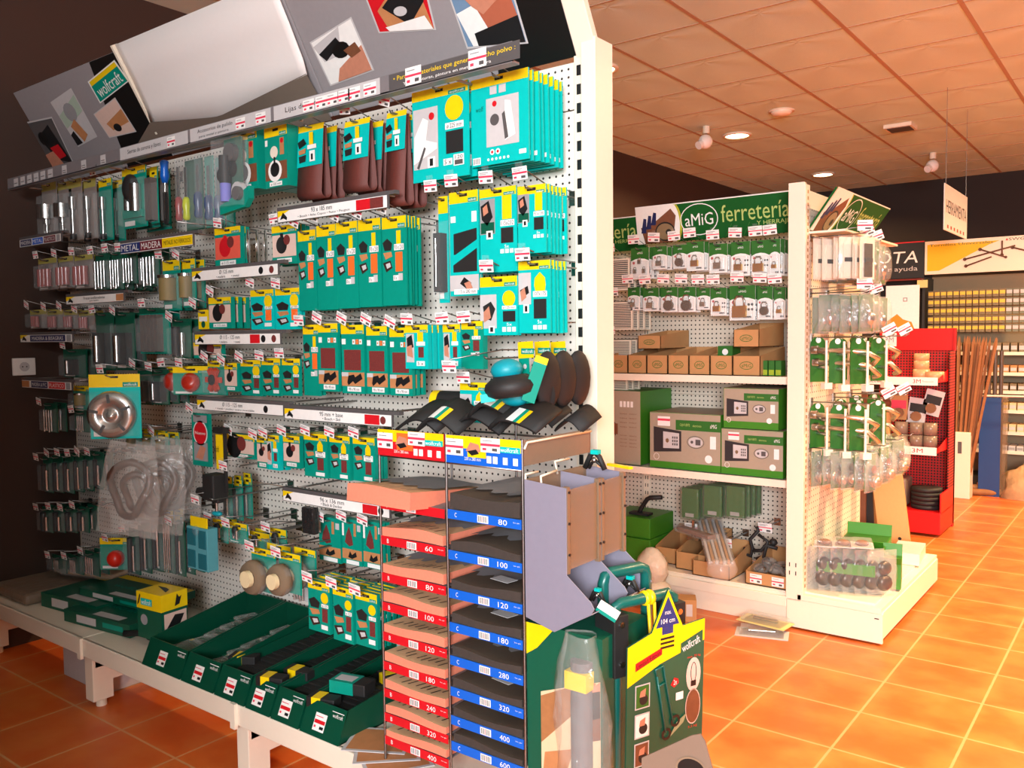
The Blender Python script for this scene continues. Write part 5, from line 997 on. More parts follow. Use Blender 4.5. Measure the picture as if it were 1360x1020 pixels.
# poster stand below the dispenser
ps = thing('poster_stand', 'green and yellow wood sanding poster below the dispenser', 'poster', (-1.165, 1.565, .28))
m_ = MB().box(0, .205, 0, .2, -.27, .475, DGREEN)
F = -.0008
m_.flat([(0, .475), (.08, .475), (.03, .42), (0, .40)], F, YEL).flat([(.04, .08), (.2, .16), (.2, .38), (.04, .32)], F-.0004, mat('pale_wood_print', (226, 196, 156), .5))
m_.flat([(.04, .2), (.16, .32), (.19, .375), (.16, .37), (.04, .31)], F-.0008, mat('plank_print', (166, 112, 70), .5, var=.25, scale=60)).flat([(.13, .22), (.2, .25), (.2, .32), (.13, .3)], F-.0012, BROWN).flat([(.14, .3), (.17, .36), (.2, .37), (.2, .3), (.16, .28)], F-.0016, BLACK).flat([(.15, .34), (.2, .38), (.2, .36)], F-.002, SKIN)
m_.flat([(.04, .09), (.1, .12), (.13, .21), (.05, .18)], F-.001, WOOD).flat([(.1, -.02), (.2, .04), (.2, -.1), (.1, -.1)], F-.001, LGREY).flat([(.15, .0), (.19, .03), (.19, -.06), (.15, -.06)], F-.0014, SKIN)
m_.build('printed_board', ps)
# ------------------------------------------------------------------ folding trolley with carton and bag
TX, TY = -.935, 1.71
tr = thing('folding_trolley', 'teal tube folding hand truck with black joints, standing folded', 'hand truck', (TX, TY, .0), rz=1.2)
TL = mat('teal_tube', (16, 96, 88), .3)
hz = .815
MB().tube([(-.085, 0, .1), (-.085, 0, hz-.04), (-.085, .0, hz-.005), (-.07, 0, hz+.0), (.07, 0, hz+.0), (.085, 0, hz-.01), (.085, 0, hz-.05), (.085, 0, .1)], .013, TL, 10).build('tube_frame', tr)
MB().tube([(-.05, .09, .5), (-.05, .09, hz+.02), (-.045, .09, hz+.035), (-.03, .09, hz+.042), (.06, .09, hz+.042), (.075, .09, hz+.035), (.08, .09, hz+.02), (.08, .09, .5)], .014, TL, 10).build('handle', tr)
for sx in (-1, 1):
    m_ = MB().box(sx*.085-.02, sx*.085+.02, -.022, .05, hz-.16, hz-.02, DARK).box(sx*.085-.026, sx*.085+.026, -.012, .04, hz-.1, hz-.07, DARK)
    m_.cyl((sx*.085, -.026, hz-.04), (sx*.085, -.02, hz-.04), .007, STEEL).cyl((sx*.085, -.026, hz-.13), (sx*.085, -.02, hz-.13), .007, STEEL); m_.build('joint_bracket', tr, bev=.004)
    MB().lathe([(.07, -.015), (.075, 0), (.07, .015)], DARK, (sx*.11, .06, .076), 'X').build('wheel', tr)
MB().box(-.12, .12, -.02, .02, .03, .05, DARK).build('foot_plate', tr)
MB().lathe([(.016, -.006), (.018, 0), (.016, .006)], YEL, (0, 0, hz), 'X').lathe([(.016, -.006), (.018, 0), (.016, .006)], YEL, (.014, 0, hz), 'X').tube([(.0, -.012, hz-.01), (.004, -.016, hz-.1), (.0, -.012, hz-.2)], .004, YEL).tube([(.02, -.01, hz-.01), (.02, -.014, hz-.12)], .004, YEL).build('elastic_cord', tr)
cb = thing('product_card', 'green and yellow card on the hand truck reading Limited Edition', 'carton', (TX+.03, TY-.01, .455), rz=1.2, rx=.03)
m_ = MB(); W2 = .112; zt = .335
m_.prism([(-W2, -.0), (W2, -.0), (W2, .315), (.045, .31), (0, .40), (-.045, .31), (-W2, .29)], -.034, -.030, DGREEN)
F = -.0346
m_.flat([(-W2, .20), (-.02, .235), (W2, .265), (W2, .315), (.045, .31), (0, .40), (-.045, .31), (-W2, .29)], F, YEL)
m_.flat([(-.034, .318), (.034, .318), (0, .385)], F-.0005, NAVY).rect(-.016, .3, .016, .318, F-.0005, NAVY)
for k in range(3): m_.rect(-.02, .268+k*.01, .02, .273+k*.01, F-.0005, BLACK)
m_.text('max.', -.009, .345, .009, .352, F-.001, WHITE).text('104 cm', -.02, .325, .02, .336, F-.001, WHITE)
m_.flat([(-.09, .232), (-.015, .256), (-.015, .272), (-.09, .25)], F-.0005, RED)
m_.M = Matrix.Translation((-.086, F-.001, .236)) @ Matrix.Rotation(-.3, 4, 'Y'); m_.text('Limited Edition', 0, 0, .07, .012, -.001, BLACK); m_.M = Matrix.Identity(4)
m_.flat([(.04, .243), (.106, .262), (.106, .29), (.04, .27)], F-.0005, DGREEN)
m_.M = Matrix.Translation((.046, F-.001, .248)) @ Matrix.Rotation(-.28, 4, 'Y'); m_.text('wolfcraft', 0, 0, .055, .018, 0, WHITE); m_.M = Matrix.Identity(4)
for k in range(3): m_.rect(-.09, .145-k*.066, -.048, .2-k*.066, F-.0005, LGREY).rect(-.087, .148-k*.066, -.051, .197-k*.066, F-.0008, [AGREEN, WHITE, BROWN][k]).disc(-.066, .165-k*.066, .012, F-.001, DARK).flat([(-.075, .185-k*.066), (-.06, .19-k*.066), (-.062, .172-k*.066), (-.078, .172-k*.066)], F-.0012, SKIN)
m_.tube([(-.03, F-.002, .21), (-.035, F-.002, .225), (-.012, F-.002, .23), (-.008, F-.002, .21), (.02, F-.002, .09)], .0025, TL).tube([(-.03, F-.002, .21), (-.002, F-.002, .075)], .0025, TL).tube([(-.026, F-.002, .185), (-.006, F-.002, .19)], .002, TL)
m_.ring(0, .07, .014, .014, .006, F-.003, BLACK).ring(.026, .095, .014, .014, .006, F-.003, BLACK).flat([(.01, .06), (.05, .085), (.06, .105), (.03, .09)], F-.0025, mat('pale_olive', (150, 156, 120), .5))
m_.flat([(.012, .18), (.022, .195), (.034, .19), (.036, .18), (.022, .172)], F-.0006, RED).text('2x', .02, .178, .03, .19, F-.001, WHITE).rect(.028, .14, .05, .158, F-.0006, WHITE)
m_.disc(.08, .19, .022, F-.0006, mat('pale_pink_print', (222, 190, 176)), .04).disc(.08, .115, .023, F-.0006, mat('pale_pink_print', (222, 190, 176)), .042).disc(.08, .115, .021, F-.001, BROWN, .039).ring(.08, .195, .009, .024, .002, F-.001, BLACK).rect(.072, .163, .088, .176, F-.001, BLACK)
m_.text('max. 70 kg', .06, .229, .1, .236, F-.001, RED).text('3,2 kg', .066, .064, .094, .071, F-.001, RED)
m_.build('printed_card', cb)
bgm = thing('bagged_tool', 'long tool in a clear plastic sleeve left of the hand truck', 'bagged tool', (-1.01, 1.56, .02))
MB().cyl((.0, 0, .0), (.0, 0, .68), .026, mat('grey_rod', (96, 94, 96), .5)).box(-.028, .028, -.028, .028, .62, .66, YEL).build('tool', bgm)
n = 14; vs = []
for i in range(13):
    z = i/12*.74; r = .066*(1-.45*max(0, (z-.6)/.14))
    for j in range(n): a = 2*PI*j/n; rr = r*(1+.16*math.sin(3*a+i*.9)+random.uniform(-.05, .05)); vs.append((rr*math.cos(a), rr*.7*math.sin(a), z))
MB().add(vs, [(i*n+j, i*n+(j+1) % n, (i+1)*n+(j+1) % n, (i+1)*n+j) for i in range(12) for j in range(n)], BAG, True).build('plastic_sleeve', bgm)
cs = thing('floor_stand', 'brownish grey steel side plate with oval hand hole at the bottom', 'display stand', (-.575, 1.10, 0), rz=.18)
P = [(-.03, 0), (.12, 0), (.11, .72), (.075, .80), (.065, .835), (.058, .845), (.045, .84), (-.03, .79)]
m_ = MB().prism(P, 0, .003, mat('taupe_steel', (122, 100, 84), .45)); m_.disc(.045, .79, .02, -.001, hk, .016).ring(.045, .79, .023, .019, .003, -.0015, BRZ); m_.build('side_plate', cs)
MB().box(-.06, .16, .003, .09, 0, .04, mat('taupe_steel', (122, 100, 84), .45)).build('base', cs)
# ------------------------------------------------------------------ green brand gondola behind
AY = 4.46
ag = thing('display_gondola', 'cream gondola with green header and padlock hooks in the middle distance', 'shop shelving', (-1.9, AY, 0))
for x0, x1 in ((-3.42, -2.42), (-2.42, -1.42)):
    for z0, z1 in ((.17, .62), (.622, 1.07), (1.072, 1.52), (1.522, 2.0)): MB().box(x0+1.902, x1+1.898, 0, .02, z0, z1, PEGA).build('peg_panel', ag)
    MB().box(x0+1.902, x1+1.898, -.44, 0, .15, .17, CREAM).box(x0+1.902, x1+1.898, -.445, -.43, .0, .165, CREAM).box(x0+1.902, x1+1.898, -.46, -.445, .1, .15, CREAM).build('base_shelf', ag, bev=.003)
for x in (-2.42,):
    m_ = MB().box(x+1.88, x+1.92, -.006, .03, 0, 2.12, CREAM)
    zz = .2
    while zz < 2.1: m_.box(x+1.89, x+1.894, -.0075, -.006, zz, zz+.02, SLOT).box(x+1.905, x+1.909, -.0075, -.006, zz, zz+.02, SLOT); zz += .045
    m_.build('upright_post', ag)
for z, yf, x0 in ((1.20, 4.05, -2.44), (.70, 4.05, -2.44)):
    MB().box(x0+1.9, -1.43+1.9, yf-AY, 0, z-.03, z-.003, CREAM).box(x0+1.9, -1.43+1.9, yf-.008-AY, yf-AY, z-.034, z+.003, CREAM).build('shelf', ag, bev=.002)
MB().box(-3.4+1.9, -2.46+1.9, 4.1-AY, 0, .62, .64, CREAM).build('shelf', ag, bev=.002)
MB().box(-1.42+1.9, -1.355+1.9, -.47, .56, 0, .0, CREAM) if 0 else None
# end frame: post, end peg panel facing the aisle, end base
PX = -1.36
m_ = MB().box(-1.425+1.9, -1.352+1.9, 4.0-AY, 4.03-AY, .14, 2.11, CREAM).box(-1.425+1.9, -1.375+1.9, 4.03-AY, 5.0-AY, .17, 2.09, CREAM).box(-1.352+1.9, -1.345+1.9, 4.0-AY, 4.06-AY, .17, 2.10, CREAM)
zz = .2
while zz < 2.08: m_.box(-1.3455+1.9, -1.3435+1.9, 4.025-AY, 4.04-AY, zz, zz+.016, mat('slot_tan', (170, 140, 100), .6)); zz += .03
for z in (.26, .3): m_.box(-1.41+1.9, -1.405+1.9, 3.9985-AY, 4.0-AY, z, z+.02, SLOT).box(-1.38+1.9, -1.375+1.9, 3.9985-AY, 4.0-AY, z, z+.02, SLOT)
m_.build('end_post', ag, bev=.002)
MB().box(-1.375+1.9, PX+1.9, 4.06-AY, 5.0-AY, .17, 2.0, PEGE).build('end_peg_panel', ag)
MB().box(-1.42+1.9, -.985+1.9, 4.0-AY, 4.015-AY, .01, .144, CREAM).box(-1.0+1.9, -.985+1.9, 4.015-AY, 5.16-AY, .03, .15, CREAM).box(-1.37+1.9, -.99+1.9, 4.0-AY, 5.16-AY, .145, .17, CREAM).box(-1.37+1.9, -1.03+1.9, 4.04-AY, 5.12-AY, .168, .178, CREAM).box(-1.02+1.9, -1.0+1.9, 3.998-AY, 4.0-AY, .12, .125, SLOT).build('end_base_shelf', ag, bev=.002)
MB().cyl((-1.05+1.9, 4.06-AY, 0), (-1.05+1.9, 4.06-AY, .02), .02, CREAM).build('levelling_foot', ag)
# headers
HG = mat('header_green', (16, 84, 30), .6, spec=.2); PG = mat('pale_green_text', (176, 196, 110), .5); OL = mat('olive_arc', (176, 178, 40), .5)
def amig_header(o, W, h, s=1., full=True):
    m_ = MB().box(0, W, 0, .012, 0, h, HG).rect(0, h, W, h+.006, -.0005, WHITE).rect(-.006, 0, 0, h+.006, -.0005, WHITE); F = -.001
    cx = .30*s; pts = [(cx+.0*s+.07*s*math.cos(a), h/2+h*.56*math.sin(a)) for a in [(-PI/2+PI*k/12) for k in range(13)]]; pts = [(x, min(h, max(0, z))) for x, z in pts]
    m_.flat([(0, 0), (cx, 0)]+[(x+.018*s, z) for x, z in pts]+[(cx, h), (0, h)], F, OL); m_.flat([(0, 0), (cx-.0, 0)]+pts+[(cx, h), (0, h)], F-.0004, WHITE)
    m_.flat([(.03*s, h*.45), (.12*s, h*.5), (.3*s, h*.9), (.34*s, h*.7), (.3*s, 0), (.06*s, 0)], F-.0008, BROWN)
    for k in range(3): m_.flat([(.03*s+.045*s*k, h*(.3+.1*k)), (.06*s+.045*s*k, h*(.7+.07*k)), (.085*s+.045*s*k, h*(.68+.07*k)), (.075*s+.045*s*k, h*(.3+.1*k))], F-.0012, NV)
    m_.disc(.24*s, h*.3, .085*s, F-.0014, BLACK, h*.26).disc(.24*s, h*.3, .075*s, F-.0018, mat('lock_metal', (150, 126, 96), .4, .3), h*.22).disc(.27*s, h*.28, .025*s, F-.0022, BLACK, h*.08)
    m_.ring(.53*s, h*.54, .155*s, h*.42, .007*s, F-.001, WHITE).text('aMiG', .415*s, h*.38, .645*s, h*.7, F-.0014, WHITE)
    m_.text('ferretería', .71*s, h*.40, 1.225*s, h*.84, F-.001, PG)
    m_.text('Y HERRAJES', .98*s, h*.22, 1.25*s, h*.36, F-.001, PG)
    for k in range(4): m_.flat([((.45+.14*k)*s, 0), ((.455+.14*k)*s, 0), ((.51+.14*k)*s, h*.35), ((.505+.14*k)*s, h*.35)], F-.0006, AGREEN)
    m_.build('printed_board', o)
AR = 1.17
ah = thing('header_board', 'long green header with white oval logo over the padlocks', 'advertising board', (-2.3694, 4.2800, 1.9155), rx=.18); amig_header(ah, .94, .20, .70)
ah2 = thing('header_board', 'green header end seen beside the white post', 'advertising board', (-3.27, 4.30, 1.888), rx=.18)
amig_header(ah2, .93, .185, .72)
e = thing('header_board', 'angled green header board high on the end panel', 'advertising board', (-1.345, 4.06, 1.895), rz=PI/2, rx=.62); amig_header(e, .92, .22, .72)
m_ = MB().flat([(0, 0), (.0, .0), (.06, .0), (.16, .2), (0, .2)], 0, CREAM); 
MB().prism([(0, 0), (.12, .0), (.01, .19), (0, .19)], -.003, 0, CREAM).build('side_bracket', e, loc=(0, 0, 0), rz=PI/2) if 0 else None
MB().box(-1.345+1.9, -1.18+1.9, 4.05-AY, 5.0-AY, 1.875, 1.885, CREAM).build('header_shelf', ag)
# padlock packs
def amig_pack(label, X0, Z0, X1, Z1, Y, kind, n=1, sz=1.):
    w_, h_ = abs(X1-X0), abs(Z0-Z1); xc = (X0+X1)/2; o = thing('padlock_pack', label, 'padlock pack', (xc, Y, Z0))
    m_ = MB().box(-w_/2, w_/2, 0, .003, -h_, 0, WHITE); F = -.0006
    m_.flat([(-w_/2, 0), (w_/2, 0), (w_/2, -h_*.42), (w_*.25, -h_*.36), (0, -h_*.34), (-w_*.25, -h_*.36), (-w_/2, -h_*.42)], F, AGREEN).text('aMiG', -w_*.15, -h_*.2, w_*.15, -h_*.14, F-.0004, WHITE).disc(-w_*.34, -h_*.48, w_*.07, F-.0004, RED).rect(w_*.05, -h_*.93, w_*.36, -h_*.88, F-.0004, DGREY)
    m_.rect(-w_*.12, -h_*.09, w_*.12, -h_*.05, F-.0004, BLACK); 
    if kind in ('keys', 'big'):
        for k in range(4): m_.disc(w_*(.25+.13*(k % 2)), -h_*(.55+.14*(k//2)), w_*.05, F-.0004, BLACK)
    m_.build('backing_card', o)
    mt = {'steel': STEEL, 'dark': mat('bronze_lock', (104, 78, 54), .35, .6)}.get(kind, BRASS); m_ = MB()
    if kind == 'tri':
        for cx, cz in ((0, -.45), (-.25, -.75), (.25, -.75)): m_.box(w_*cx-.01, w_*cx+.01, -.012, -.002, h_*cz-.012, h_*cz+.012, STEEL).tube([(w_*cx-.007, -.007, h_*cz+.01), (w_*cx-.006, -.007, h_*cz+.022), (w_*cx+.006, -.007, h_*cz+.022), (w_*cx+.007, -.007, h_*cz+.01)], .002, STEEL)
    else:
        b_ = w_*(.2 if kind not in ('big', 'dark') else .27); cz = -h_*.74; cx = -w_*.08 if kind in ('keys', 'big') else 0
        if kind == 'dark': m_.cyl((cx, -.02, cz), (cx, -.003, cz), b_*1.05, mt)
        else: m_.box(cx-b_, cx+b_, -.02, -.004, cz-b_*.85, cz+b_*.75, mt)
        m_.tube([(cx-b_*.7, -.012, cz+b_*.6), (cx-b_*.7, -.012, cz+b_*1.5), (cx-b_*.4, -.012, cz+b_*2.05), (cx+b_*.4, -.012, cz+b_*2.05), (cx+b_*.7, -.012, cz+b_*1.5), (cx+b_*.7, -.012, cz+b_*.6)], b_*.17, STEEL, 8)
    m_.build('padlock', o)
    MB().box(-w_*.44, w_*.44, -.026, -.001, -h_*.96, -h_*.42, CLEAR).build('clear_shell', o, bev=.004)
    sh = short(label, 12)
    for i in range(n): dup(o, (xc+.006*(i+1), Y+.045*(i+1), Z0+random.uniform(-.003, .003)), 'pack filed behind the '+sh, 'packs behind the '+sh)
    hook('hook carrying the '+sh, xc, Z0-h_*.06, Y-.05, AY, random.uniform(-.05, .1), 0, .05, 1.5)
r1 = [(0, 'tri', 'padlock pack, upper row, with three tiny padlocks'), (0, 'steel', 'padlock pack, upper row, chrome lock second from left'), (0, 'dark', 'padlock pack, upper row, small bronze lock'), (0, 'brass', 'padlock pack, upper row, brass lock before the long shackle one'), (0, 'steel', 'padlock pack, upper row, long steel shackle'), (0, 'keys', 'padlock pack, upper row, brass lock with black key dots'), (0, 'big', 'padlock pack, upper row, largest brass lock'), (0, 'brass', 'padlock pack, upper row, partly behind the cream post')]
r2 = [(0, 'steel', 'padlock pack, lower row, leftmost small lock'), (0, 'steel', 'padlock pack, lower row, second from left'), (0, 'dark', 'padlock pack, lower row, third from left with dark card'), (0, 'dark', 'padlock pack, lower row, dull brown lock'), (0, 'steel', 'padlock pack, lower row, chrome lock in the middle'), (0, 'keys', 'padlock pack, lower row, brass lock and keys'), (0, 'big', 'widest padlock pack, lower row, with four key dots'), (0, 'dark', 'padlock pack, lower row, round black lock'), (0, 'brass', 'padlock pack, lower row, brass lock cut by the post')]
PB = [(-2.3544, 1.8848, -2.2435, 1.715), (-2.2203, 1.8836, -2.1351, 1.7617), (-2.0996, 1.8829, -2.0211, 1.7593), (-2.0212, 1.893, -1.9231, 1.7422), (-1.8941, 1.872, -1.795, 1.7237), (-1.7753, 1.8748, -1.6752, 1.7024), (-1.6682, 1.8744, -1.5745, 1.6935), (-1.5756, 1.8748, -1.5215, 1.6946), (-2.3742, 1.6717, -2.2995, 1.5455), (-2.2805, 1.6637, -2.1847, 1.5384), (-2.171, 1.6631, -2.0734, 1.5315), (-2.0689, 1.6588, -1.9695, 1.5289), (-1.9611, 1.6503, -1.8893, 1.5386), (-1.8853, 1.6472, -1.7984, 1.5054), (-1.7826, 1.6543, -1.6467, 1.4793), (-1.6358, 1.6442, -1.5579, 1.4813), (-1.5513, 1.6369, -1.4938, 1.48)]
for i, ((_, kd, lb), bb) in enumerate(zip(r1+r2, PB)): amig_pack(lb, *bb, 4.16, kd, 2 if i < 8 else 1)
# white ventilation grilles, left bay
for i, (bb, n) in enumerate([((-2.5230, 1.8337, -2.3648, 1.6589), 3), ((-2.4999, 1.5929, -2.3467, 1.4391), 3), ((-2.5307, 1.3820, -2.3569, 1.2562), 2), ((-2.5510, 1.2270, -2.3802, 1.1028), 2)]):
    X0, Z0, X1, Z1 = bb; W, h = X1-X0, Z0-Z1
    t = thing('vent_grille', 'white slatted vent grille, '+['top', 'second', 'third', 'lowest'][i]+' of the column beside the white post', 'vent grille', ((X0+X1)/2, 4.16, Z0))
    m_ = MB().box(-W/2, W/2, 0, .012, -h, 0, CREAM).box(-W*.44, W*.44, -.001, .0, -h*.94, -h*.06, DGREY)
    for k in range(14): zz = -h*(.09+.062*k); m_.box(-W*.44, W*.44, -.006, 0, zz-.004, zz, CREAM)
    m_.build('grille', t)
    for k in range(n): dup(t, ((X0+X1)/2+.01*(k+1), 4.16+.05*(k+1), Z0), 'vent grille filed behind the '+['top', 'second', 'third', 'lowest'][i]+' white one beside the post', 'grilles behind the '+['top', 'second', 'third', 'lowest'][i]+' one')
    hook('wire hook carrying the '+['top', 'second', 'third', 'lowest'][i]+' white vent grille', (X0+X1)/2, Z0+.005, 4.1, AY, 0, 0, .05, 1.4)
# kraft bins on the upper shelf
def kbin(label, X0, X1, z0, h, y0=4.06, d=.34, logo=True, grp=None):
    W = (X1-X0)/2; t = thing('kraft_bin', label, 'cardboard bin', ((X0+X1)/2, y0, z0)); T_ = .003
    m_ = MB().box(-W, W, 0, d, 0, T_, KRAFT).box(-W, W, 0, T_, 0, h*.78, KRAFT).box(-W, W, d-T_, d, 0, h*1.1, KRAFT)
    for sx in (-W, W-T_): m_.prism([(0, 0)]*0 or [(0, 0), (0, 0)], 0, 0, KRAFT) if 0 else m_.add([(sx, 0, 0), (sx, d, 0), (sx, d, h*1.1), (sx, 0, h*.78), (sx+T_, 0, 0), (sx+T_, d, 0), (sx+T_, d, h*1.1), (sx+T_, 0, h*.78)], [(0, 3, 2, 1), (4, 5, 6, 7), (3, 7, 6, 2), (0, 1, 5, 4), (0, 4, 7, 3), (1, 2, 6, 5)], KRAFT)
    if logo: m_.ring(0, h*.4, W*.5, h*.16, .003, -.0008, AGREEN).text('aMiG', -W*.36, h*.33, W*.36, h*.47, -.001, AGREEN)
    m_.build('bin_body', t); return t
xs = [-2.4374, -2.3191, -2.2044, -2.0800, -1.9597, -1.8432, -1.7224, -1.5790]
for i in range(7): kbin('small kraft bin with green oval logo on the upper shelf, '+['leftmost', 'second from left', 'third from left', 'fourth from left', 'fifth from left', 'sixth, green pack inside', 'seventh, under another bin'][i], xs[i]+.002, xs[i+1]-.002, 1.204, .125)
kbin('kraft bin stacked on top of the second shelf bin', -2.2789, -2.1431, 1.335, .09, 4.10)
kbin('kraft bin stacked on top of the seventh shelf bin', -1.7228, -1.5910, 1.345, .11, 4.07)
t = thing('small_box', 'green box standing inside the sixth kraft bin', 'box', (xs[5]+.055, 4.12, 1.21)); MB().box(-.04, .04, 0, .1, 0, .14, AGREEN).disc(0, .11, .016, -.001, WHITE).build('carton', t)
for i in range(3):
    t = thing('small_box', 'small green and white carton at the right end of the upper shelf, '+['left', 'middle', 'right'][i], 'box', (-1.5834+.034*i+.01, 4.10, 1.203)); MB().box(-.014, .014, 0, .06, 0, .075, AGREEN).rect(-.013, .005, .013, .03, -.0006, LIME).build('carton', t)
t = thing('white_bottle', 'pale cylinder behind the small cartons on the upper shelf', 'canister', (-1.5, 4.3, 1.203)); MB().cyl((0, 0, 0), (0, 0, .14), .025, LGREY).build('canister', t)
# safe cartons
SG = mat('carton_grey', (164, 150, 130), .5); LG = mat('carton_green', (58, 130, 30), .45)
def safe(label, X0, Z1, X1, Z0, Y, D, pic=1):
    W, h = X1-X0, Z1-Z0; t = thing('safe_carton', label, 'carton', (X0, Y, Z0))
    m_ = MB().box(0, W, 0, D, 0, h, LG).rect(.002, .035, W-.0, h-.002, -.0006, SG)
    F = -.001
    m_.box(0, W-.001, .001, D-.001, h-.001, h+.0005, SG)
    if pic == 0:
        m_ = MB().box(0, W, 0, D, 0, h, LG).rect(0, 0, W-.002, h, -.0006, SG)
        m_.flat([(.02*W/.2, h*.55), (W*.2, h*.6), (W*.3, h*.55), (W*.3, h*.38), (W*.1, h*.5)], F, BLACK).rect(W*.22, h*.4, W*.36, h*.55, F-.0004, BROWN)
        for k in range(4): m_.text('Instrucciones uso', W*.42, h*(.68-.06*k), W*.62, h*(.70-.06*k), F, BROWN).text('Instructions of', W*.68, h*(.68-.06*k), W*.88, h*(.70-.06*k), F, BROWN)
        for k in range(4): m_.text('Mode de emploi', W*.42, h*(.38-.05*k), W*.62, h*(.40-.05*k), F, BROWN).text('Gebrauch an', W*.68, h*(.38-.05*k), W*.88, h*(.40-.05*k), F, BROWN)
        for k in range(4): m_.rect(W*(.42+.1*k), h*.78, W*(.49+.1*k), h*.86, F, WHITE)
        m_.build('carton_body', t, bev=.002); return
    m_.rect(W*.38, h*.7, W, h*.88, F, AGREEN).text('CAJA FUERTE', W*.44, h*.76, W*.58, h*.82, F-.0004, PG).text('electrónica', W*.62, h*.77, W*.74, h*.81, F-.0004, PG).text('aMiG', W*.86, h*.76, W*.95, h*.83, F-.0004, WHITE)
    m_.prism([(W*.06, h*.28), (W*.46, h*.32), (W*.46, h*.68), (W*.06, h*.74)], F-.0006, F, mat('safe_print', (48, 46, 50), .4)).flat([(W*.2, h*.36), (W*.43, h*.37), (W*.43, h*.64), (W*.2, h*.66)], F-.001, LGREY).disc(W*.26, h*.5, W*.025, F-.0014, STEEL, h*.04)
    for a in range(3):
        for b_ in range(3): m_.rect(W*(.33+.03*a), h*(.42+.06*b_), W*(.35+.03*a), h*(.46+.06*b_), F-.0014, DGREY)
    m_.ring(W*.66, h*.5, W*.12, h*.11, .003, F-.0006, DGREY).disc(W*.66, h*.5, W*.1, F-.0004, LGREY, h*.09).disc(W*.61, h*.5, W*.02, F-.001, DGREY).rect(W*.66, h*.45, W*.73, h*.55, F-.001, DGREY)
    m_.rect(W*.86, h*.4, W*.94, h*.62, F-.0004, WHITE).disc(W*.84, h*.22, W*.05, F-.0004, WHITE, h*.07).ring(W*.1, h*.2, W*.04, h*.06, .002, F-.0004, WHITE)
    if pic == 2: m_.rect(W*.12, h*.76, W*.3, h*.93, F-.001, WHITE).rect(W*.12, h*.85, W*.3, h*.89, F-.0014, PINK)
    m_.build('carton_body', t, bev=.002)
safe('tall grey and green carton turned sideways, leftmost on the lower shelf', -2.4751, 1.105, -2.2526+.0, .705, 4.08, .36, 0)
safe('wide safe carton in the middle of the lower shelf with price sticker', -2.1924, 1.0, -1.7901, .705, 4.07, .36, 2)
safe('safe carton at the bottom right of the lower shelf', -1.7897+.004, .935, -1.4681, .705, 4.07, .34, 2)
safe('safe carton stacked on another at the right of the lower shelf', -1.7741, 1.14, -1.4918, .94, 4.07, .33, 1)
# packs, hooks and goods under the lower shelf
for i, px in enumerate([(-2.0137, 4.2000, 0.5051), (-1.8841, 4.2000, 0.5316), (-1.7589, 4.2000, 0.5414)]):
    t = thing('bagged_pack', 'dark green bagged pack hanging under the safes, '+['left', 'middle', 'right'][i], 'bagged pack', px)
    MB().box(-.05, .05, -.01, .0, -.08, .08, AGREEN).rect(-.03, -.075, .02, -.055, -.0106, LGREY).build('printed_card', t)
    MB().box(-.055, .055, -.03, .01, -.09, .085, mat('bag_dim', (120, 130, 110), .15, alpha=.35, var=0, bump=.8, scale=40)).build('clear_bag', t, bev=.008)
    for k in range(3): dup(t, (px[0]+.008*(k+1), px[1]+.05*(k+1), px[2]), 'dark green bagged pack filed behind the '+['left', 'middle', 'right'][i]+' one under the safes', 'bagged packs behind the '+['left', 'middle', 'right'][i]+' one')
for i, (x, y, z) in enumerate([(-1.9050, 4.2000, 0.3152), (-1.8120, 4.2000, 0.3201), (-2.0287, 4.2500, 0.3627), (-1.6358, 4.3000, 0.4040)]):
    hook('bare wire hook with price tag below the bagged packs, '+['left tag', 'right tag', 'upper one', 'by the post'][i], x, z, y, AY, 0, 0, -.0, 1.6)
t = thing('door_hook', 'steel T shaped hook hanging below the left bagged pack', 'door hardware', (-2.0005, 4.2000, 0.3757)); MB().box(-.006, .006, -.005, .005, -.06, .04, STEEL).box(-.035, .035, -.008, .008, -.07, -.055, STEEL).build('hook_body', t)
t = thing('cable_lock', 'tangle of black lock and chain hanging near the cream post', 'chain', (-1.6403, 4.2500, 0.3419))
MB().tube([(-.09, 0, -.05), (-.1, 0, -.08), (-.06, 0, -.09), (-.05, 0, -.05), (-.06, -.01, .0), (-.02, 0, .05), (-.03, 0, .07)], .01, DARK, 8).tube([(-.05, 0, -.06), (.0, -.01, -.05), (.02, 0, -.02), (.08, 0, -.03)], .01, DARK, 8).tube([(-.02, 0, .03), (.03, 0, -.0), (.01, 0, -.08), (-.03, 0, -.1)], .009, DARK, 8).ball((.06, 0, .0), .02, DARK).build('chain_body', t)
def openbin(label, x, y, z, W, D, h, a=0, mt=KRAFT, tags=0):
    t = thing('open_box', label, 'cardboard bin', (x, y, z), rz=a); T_ = .004
    m_ = MB().box(-W/2, W/2, 0, D, 0, T_, mt).box(-W/2, W/2, 0, T_, 0, h*.7, mt).box(-W/2, W/2, D-T_, D, 0, h*1.3, mt)
    for sx in (-W/2, W/2-T_): m_.add([(sx, 0, 0), (sx, D, 0), (sx, D, h*1.3), (sx, 0, h*.7), (sx+T_, 0, 0), (sx+T_, D, 0), (sx+T_, D, h*1.3), (sx+T_, 0, h*.7)], [(0, 3, 2, 1), (4, 5, 6, 7), (3, 7, 6, 2), (0, 1, 5, 4), (0, 4, 7, 3), (1, 2, 6, 5)], mt)
    for k in range(tags): mini_tag(m_, -W*.25+W*.5*k, h*.35, -.002, .06, .045)
    m_.build('box_body', t)
    return t
openbin('open kraft bin behind the plastic bundle, left', -2.12, 4.14, .172, .16, .3, .12)
openbin('open kraft bin with metal parts behind the plastic bundle', -1.96, 4.08, .172, .17, .34, .13)
openbin('kraft bin with two price tags and bagged hardware by the post', -1.53, 4.03, .172, .22, .36, .09, 0, KRAFT, 2)
